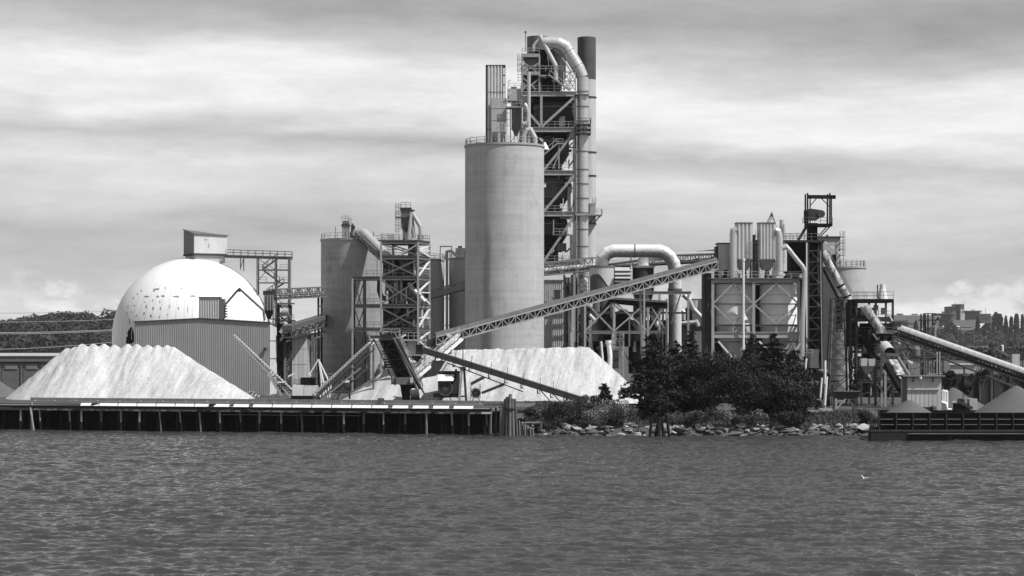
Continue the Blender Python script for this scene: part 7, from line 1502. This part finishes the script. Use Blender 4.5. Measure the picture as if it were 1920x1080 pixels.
for i, a in enumerate([
    (1225, 624, 788, 68, 337, 'broad drooping conifer at the left end of the dark tree clump', 'needles', 1.25),
    (1296, 618, 782, 44, 343, 'thin-topped conifer second from the left in the dark clump', 'needles', 1.0),
    (1410, 624, 780, 38, 343, 'slim conifer rising before the right tank', 'needles', 1.0),
    (1450, 626, 788, 62, 339, 'tallest conifer toward the right of the clump', 'needles', 1.2),
    (1490, 656, 790, 46, 337, 'small conifer at the right end of the clump', 'needles', 1.0),
    (1268, 640, 786, 56, 340, 'dark conifer filling the gap behind the broad drooping one', 'needles', 1.0),
    (1133, 720, 772, 17, 340, 'small dark young conifer standing apart in front of the limestone', 'needles', .9)]):
    conifer(a[0], a[1], a[2], a[3], a[4], a[5], 40 + i, a[6], a[7])
def shrub(name, label, cat, px, base, hw, ht, Y, m, seed, n=1300, size=.15, group=None):
    r = np.random.default_rng(seed); c = P(px, base, Y); rw = hw*Y/F; rh = ht*Y/F; pts = []; nn = []; T = Thing(name, label, cat, c, group); b = MB()
    k = max(4, int(hw / 4)); lob = [(c.x + r.uniform(-.75, .75)*rw, Y + r.uniform(-.6, .6)*min(rw, 2.2), c.z + rh*r.uniform(.25, .68), r.uniform(.26, .5)) for _ in range(k)]
    for (x, y, z, f) in lob:
        R = f * min(rw, rh * 1.3) * 1.25; d = r.normal(size=(n // k, 3)); d /= np.linalg.norm(d, axis=1)[:, None]; nn.append(d.copy()); d *= R * r.uniform(.55, 1.08, (n // k, 1)); pts.append(d * np.array([1.15, .9, .9]) + np.array([x, y, z])); b.bar((c.x, Y, c.z), (x, y, z), .06)
    pts = np.vstack(pts); nn = np.vstack(nn); ok = pts[:, 2] > c.z - .3; vs, fs = leaves(pts[ok], size, r, 0, 1.2, nn[ok], .6); me, q = np_mesh('crown', vs, fs, m); T.raw('crown', me, Mx.Translation(q)); T.mesh('trunk', b, 'wood')
SH = [(1018, 789, 30, 34, 330, 'leaves', 'rounded green bush beside the plank bulkhead'), (1050, 791, 30, 32, 329, 'leaves_dark', 'dense dark bush below the end of the channel conveyor'), (1078, 787, 28, 38, 331, 'leaves', 'upright bush in front of the right limestone slope'),
      (1105, 784, 22, 46, 333, 'leaves', 'tall feathery bush before the white heap'), (1112, 791, 26, 26, 329, 'leaves_pale', 'pale low bush above the rocks near the young conifer'), (1150, 790, 26, 34, 331, 'leaves_pale', 'pale leafy bush right of the young conifer'), (1172, 792, 24, 30, 330, 'leaves', 'low bush under the broad conifer'),
      (1000, 790, 14, 22, 329, 'leaves_dark', 'small dark bush at the corner of the bulkhead'), (1300, 793, 22, 22, 330, 'leaves', 'grey-green bush behind the five leaning piles'), (1320, 794, 20, 28, 329, 'leaves', 'bush below the second conifer'), (1355, 792, 20, 26, 329, 'leaves_pale', 'brightest pale bush at the foot of the clump'),
      (1425, 794, 20, 24, 329, 'leaves_pale', 'pale bush under the slim conifer'), (1460, 796, 26, 30, 329, 'leaves_dark', 'dark bush under the tallest conifer'), (1490, 798, 24, 24, 330, 'leaves_dark', 'dark bush at the right foot of the clump'), (1265, 793, 20, 18, 330, 'leaves', 'low bush behind the leaning piles'), (1390, 795, 22, 22, 329, 'leaves', 'low grassy bush in the middle of the bank'),
      (1622, 800, 18, 30, 331, 'leaves_dark', 'dark bush at the bow of the barge'), (1606, 745, 12, 30, 356, 'leaves_dark', 'dark shrub behind the trough hopper'), (1778, 738, 18, 54, 366, 'leaves_dark', 'leafy dark tree between kiosk and bin wall'), (1838, 752, 17, 78, 360, 'leaves_dark', 'tall dark tree against the bin wall'), (1812, 745, 10, 30, 364, 'leaves_dark', 'small shrub in the middle of the bin wall')]
for i, (px, base, hw, ht, Y, m, lab) in enumerate(SH): shrub('shrub', lab, 'shrub', px, base, hw, ht * (1.3 if px < 1180 else 1.1), Y, m, 70 + i, 1900 if hw > 20 else 1200, .13, 'shrubs along the river bank')
shrub('broadleaf_tree', 'rounded dark leafy tree near the middle of the conifer clump', 'tree', 1336, 792, 54, 165, 337, 'leaves_dark', 170, 11000, .17)
shrub('broadleaf_tree', 'lower rounded leafy tree in front of the middle conifers', 'tree', 1392, 794, 52, 155, 334, 'leaves_dark', 171, 11000, .17)
shrub('broadleaf_tree', 'dark leafy tree filling the gap beside the broad drooping conifer', 'tree', 1285, 792, 46, 150, 339, 'leaves_dark', 172, 9000, .17)
shrub('broadleaf_tree', 'dark leafy tree low in front of the tallest conifer', 'tree', 1458, 794, 46, 140, 335, 'leaves_dark', 173, 9000, .17)
# grass and weeds over the bank: nobody could count it
r = np.random.default_rng(5); n = 15000; px = r.uniform(985, 1650, n); x = (px - 960) / F * 331; y = r.uniform(329.5, 342, n); z = np.array([bank_z(a, c) for a, c in zip(x, y)])
hgt = .25 + .5 * vnoise(x, y, 9, .5) * r.random(n); a = r.uniform(0, 3.14, n); w = .10
dx, dy = np.cos(a)*w, np.sin(a)*w; lx, ly = r.normal(0, .15, n), r.normal(0, .15, n)
vs = np.stack([np.stack([x-dx, y-dy, z-.1], 1), np.stack([x+dx, y+dy, z-.1], 1), np.stack([x+dx*.3+lx, y+dy*.3+ly, z+hgt], 1), np.stack([x-dx*.3+lx, y-dy*.3+ly, z+hgt], 1)], 1).reshape(-1, 3)
me, c = np_mesh('grass', vs, np.arange(4*n).reshape(-1, 4), 'grass'); tag(link('grass', me, Mx.Translation(c)), 'rough grass and weeds along the river bank', None, kind='stuff')
n = 3000; px = r.uniform(1768, 1990, n); x = (px - 960) / F * 372; y = r.uniform(371.5, 376, n); zw = PZ(704, 372) - .1; me, c = np_mesh('ground_cover', leaves(np.stack([x, y, zw + .3*r.random(n)], 1), .22, r)[0], np.arange(4*n).reshape(-1, 4), 'grass'); tag(link('ground_cover', me, Mx.Translation(c)), 'straggling weeds along the top of the bin wall', None, kind='stuff')

# ================================================================== FAR RIGHT HILL: hospital blocks and trees
Y = 3080.0
ho = Thing('hospital_block', 'stepped hospital tower block on the far hill', 'building', P(1810, 640, Y)); D_ = 40
for a, b_, t, u, m, dy in ((1781, 1793, 575, 616, 'far_wall_dark', 0), (1790, 1800, 578, 616, 'far_wall_dark', 4), (1795, 1808, 571, 616, 'far_wall_dark', 10), (1801, 1809, 580, 600, 'far_wall_light', -2), (1805, 1838, 583, 600, 'far_wall_dark', 3), (1838, 1858, 588, 606, 'far_wall_dark', 6), (1756, 1790, 588, 616, 'far_wall_dark', 6), (1858, 1868, 592, 612, 'far_wall', 10), (1787, 1830, 600, 622, 'far_wall', -12), (1760, 1790, 612, 625, 'far_wall', -8)): ho.pb('wall', a, b_, t, u, Y + dy, D_, m)
for a, b_, t in ((1794, 1807, 570), (1781, 1792, 574.4), (1805, 1838, 582.4), (1756, 1790, 587.4)): ho.pb('parapet', a - .3, b_ + .3, t, t + .9, Y - 3, D_, 'far_wall')
for py in (587, 591, 595): ho.pb('window_band', 1809.5, 1837, py, py + 1.3, Y + 2.6, .5, 'glass_dark')
for py in (592, 597): ho.pb('window_band', 1839, 1857, py, py + 1.3, Y + 5.6, .5, 'glass_dark')
for py in (592, 596, 600): ho.pb('window_band', 1758, 1780, py, py + 1.2, Y + 5.6, .5, 'glass_dark')
for px, t in ((1790, 567), (1807.5, 566), (1848, 577)): ho.bar('mast', P(px, 588 if px > 1840 else 576, Y + 10), P(px, t, Y + 10), .5, m='far_wall_dark')
ho.pb('roof_plant', 1768, 1773, 584, 588, Y + 10, 10, 'far_wall'); ho.pb('roof_plant', 1824, 1829, 580.5, 583, Y + 8, 10, 'far_wall_light'); ho.pb('roof_plant', 1836, 1842, 582, 586, Y + 12, 10, 'far_wall_light')
lw = Thing('far_parking_block', 'low pale block with dark window rows on the far hill beside the transfer tower', 'building', P(1705, 640, 3020)); Y = 3020.0
lw.pb('wall', 1674, 1760, 591, 616, Y + 12, 30, 'far_wall'); lw.pb('wall', 1676, 1703, 600, 618, Y, 12, 'far_wall_dark'); lw.pb('roof_box', 1683, 1694, 588, 592, Y + 14, 8, 'far_wall_dark'); lw.pb('roof_box', 1691, 1694.5, 588, 592, Y + 13.6, .5, 'far_wall_light'); lw.pb('roof_disc', 1711, 1721, 588.4, 590.4, Y + 14, 8, 'far_wall_dark')
for py in (602.5, 607, 611.5):
    for k in range(4): lw.pb('window', 1681 + k*5.3, 1685 + k*5.3, py, py + 2.2, Y - .6, .5, 'glass_dark')
for i, (a, b_, t, u, lab) in enumerate(((1768, 1800, 612, 617, 'long white low house row under the hospital'), (1802, 1822, 612, 618, 'small pale house beside the long white row'), (1872, 1888, 618, 624, 'white flat-roofed house near the far poplars'), (1897, 1908, 619, 625, 'small white house nearest the picture edge'), (1852, 1866, 631, 640, 'brown gabled house lower on the far hill'), (1861, 1872, 620, 626, 'pale hipped house on the far slope'))):
    Yh = 2780.0; o = Thing('distant_house', lab, 'house', P((a+b_)/2, u, Yh), 'houses on the far hill'); o.pb('wall', a, b_, t + 1, u, Yh, 8, 'far_wall_light' if i != 4 else 'far_wall')
    x0, x1, zt_ = PX(a-.5, Yh), PX(b_+.5, Yh), PZ(t + 1, Yh); o.mesh('roof', MB().add([(x0, Yh-.6, zt_), (x1, Yh-.6, zt_), (x1, Yh+8.6, zt_), (x0, Yh+8.6, zt_), (x0+1, Yh+4, zt_+1.6), (x1-1, Yh+4, zt_+1.6)], [(0,1,5,4),(1,2,5),(2,3,4,5),(3,0,4)]), 'far_wall_light' if i in (0, 2, 3) else 'far_wall_dark')
    for k in range(max(2, int((b_-a)/4))): o.pb('window', a + 1 + k*4, a + 2.6 + k*4, t + 2, t + 3.6, Yh - .15, .1, 'glass_dark')
def far_tree(px, top, base, hw, Y, shape, label, seed):
    r = np.random.default_rng(seed); b = P(px, base, Y); Ht = PZ(top, Y) - b.z; R = hw*Y/F; n = 900; f = r.random(n) ** .8
    if shape == 'cone': rad = R * (1 - f) ** .8
    elif shape == 'column': rad = R * (np.sin(np.pi * np.clip(f * .9 + .08, 0, 1)) ** .4)
    else: rad = R * np.sin(np.pi * np.clip(f, .02, .98)) ** .5
    a = r.uniform(0, 6.28, n); k = r.uniform(.45, 1.1, n); pts = np.stack([b.x + rad*k*np.cos(a), b.y + rad*k*np.sin(a), b.z + Ht*f], 1)
    vs, fs = leaves(pts, 1.4, r); me, c = np_mesh('crown', vs, fs, 'far_leaves'); T = Thing('distant_tree', label, 'tree', b, 'tall trees on the far hill'); T.raw('crown', me, Mx.Translation(c)); T.rod('trunk', b - V((0,0,1)), b + V((0,0,Ht*.8)), .35, 'wood', 6)
for i, a in enumerate([(1833, 594, 632, 7, 'cone', 'pointed far conifer in front of the hospital wing'), (1867, 586, 632, 8, 'blob', 'broad far tree right of the hospital'), (1875, 589, 632, 6, 'column', 'tall far tree beside the broad one'), (1886, 593, 628, 6, 'cone', 'conical far tree standing alone on the skyline'), (1896, 594, 628, 3, 'column', 'slim bare-looking far poplar'), (1906, 589, 630, 5, 'column', 'tallest far poplar near the picture edge'), (1917, 590, 630, 3, 'column', 'thin far poplar at the picture edge'), (1782, 606, 636, 14, 'blob', 'round far tree below the hospital wall'), (1848, 608, 640, 8, 'blob', 'round far tree under the pointed conifer'), (1717, 602, 616, 4, 'cone', 'small dark far tree before the low block')]):
    far_tree(a[0], a[1], a[2], a[3], 2760.0, a[4], a[5], 100 + i)
# near band of trees at the foot of the hill
wood('foot_trees', 'belt of hazy trees at the foot of the far hill', lambda x, y: 4.0, (640, 1080), (900, 1100), 60, (4, 7), .9, 14, k=260)

# ================================================================== power lines, gull
for i, (y0, y1, sag, lab, r_) in enumerate(((624, 616, 3, 'upper power line crossing the wooded hill', .10), (626, 617.5, 3.6, 'power line just below the upper one', .10), (604, 597, 2.6, 'topmost power line along the hill crest', .07), (657, 638, 4, 'lowest power line above the warehouse roof', .09), (587, 582, 2, 'faint power line against the sky', .05))):
    pts = [P(-60 + 300*t, y0 + (y1 - y0)*t + sag*math.sin(math.pi*min(1, t*.9)), 470) for t in np.linspace(0, 1.2, 12)]
    solo('power_line', MB().tube(pts, r_, 5), 'steel', lab, 'power line', 'power lines left of the dome')
g = P(1622, 901, 222.3); g.z = .12
gu = Thing('gull', 'single white gull floating on the dark water', 'gull', (g.x, g.y, 0))
b = MB(); b.tube([g + V((.42,0,.14)), g + V((.25,0,.08)), g + V((.05,0,.04)), g + V((-.15,0,.08)), g + V((-.24,0,.2)), g + V((-.27,0,.32)), g + V((-.33,0,.38)), g + V((-.40,0,.37))], [.02, .08, .12, .11, .06, .05, .065, .03], 10); gu.mesh('body', b, 'white')
gu.mesh('beak', MB().tube([g + V((-.40,0,.37)), g + V((-.47,0,.35))], [.02, .006], 6), 'steel_mid'); gu.mesh('wing', MB().tube([g + V((-.08,-.1,.12)), g + V((.15,-.1,.13)), g + V((.46,-.03,.17))], [.05, .07, .01], 8), 'box_grey')

# ================================================================== the air: thin summer haze over the whole place
def haze():
    m = bpy.data.materials.new('haze'); m.use_nodes = True; nt = m.node_tree
    nt.nodes.remove(nt.nodes['Principled BSDF']); v = N(nt, 'ShaderNodeVolumePrincipled')
    v.inputs['Color'].default_value = (.9, .9, .9, 1); v.inputs['Density'].default_value = .00004; v.inputs['Anisotropy'].default_value = .2
    nt.links.new(v.outputs[0], nt.nodes['Material Output'].inputs['Volume']); MATS['haze'] = m
    o = solo('haze', MB().box(-2100, 2100, -650, 4000, -4, 96), 'haze', 'thin bright haze over the river and the hills', None, kind='stuff'); return o
haze()
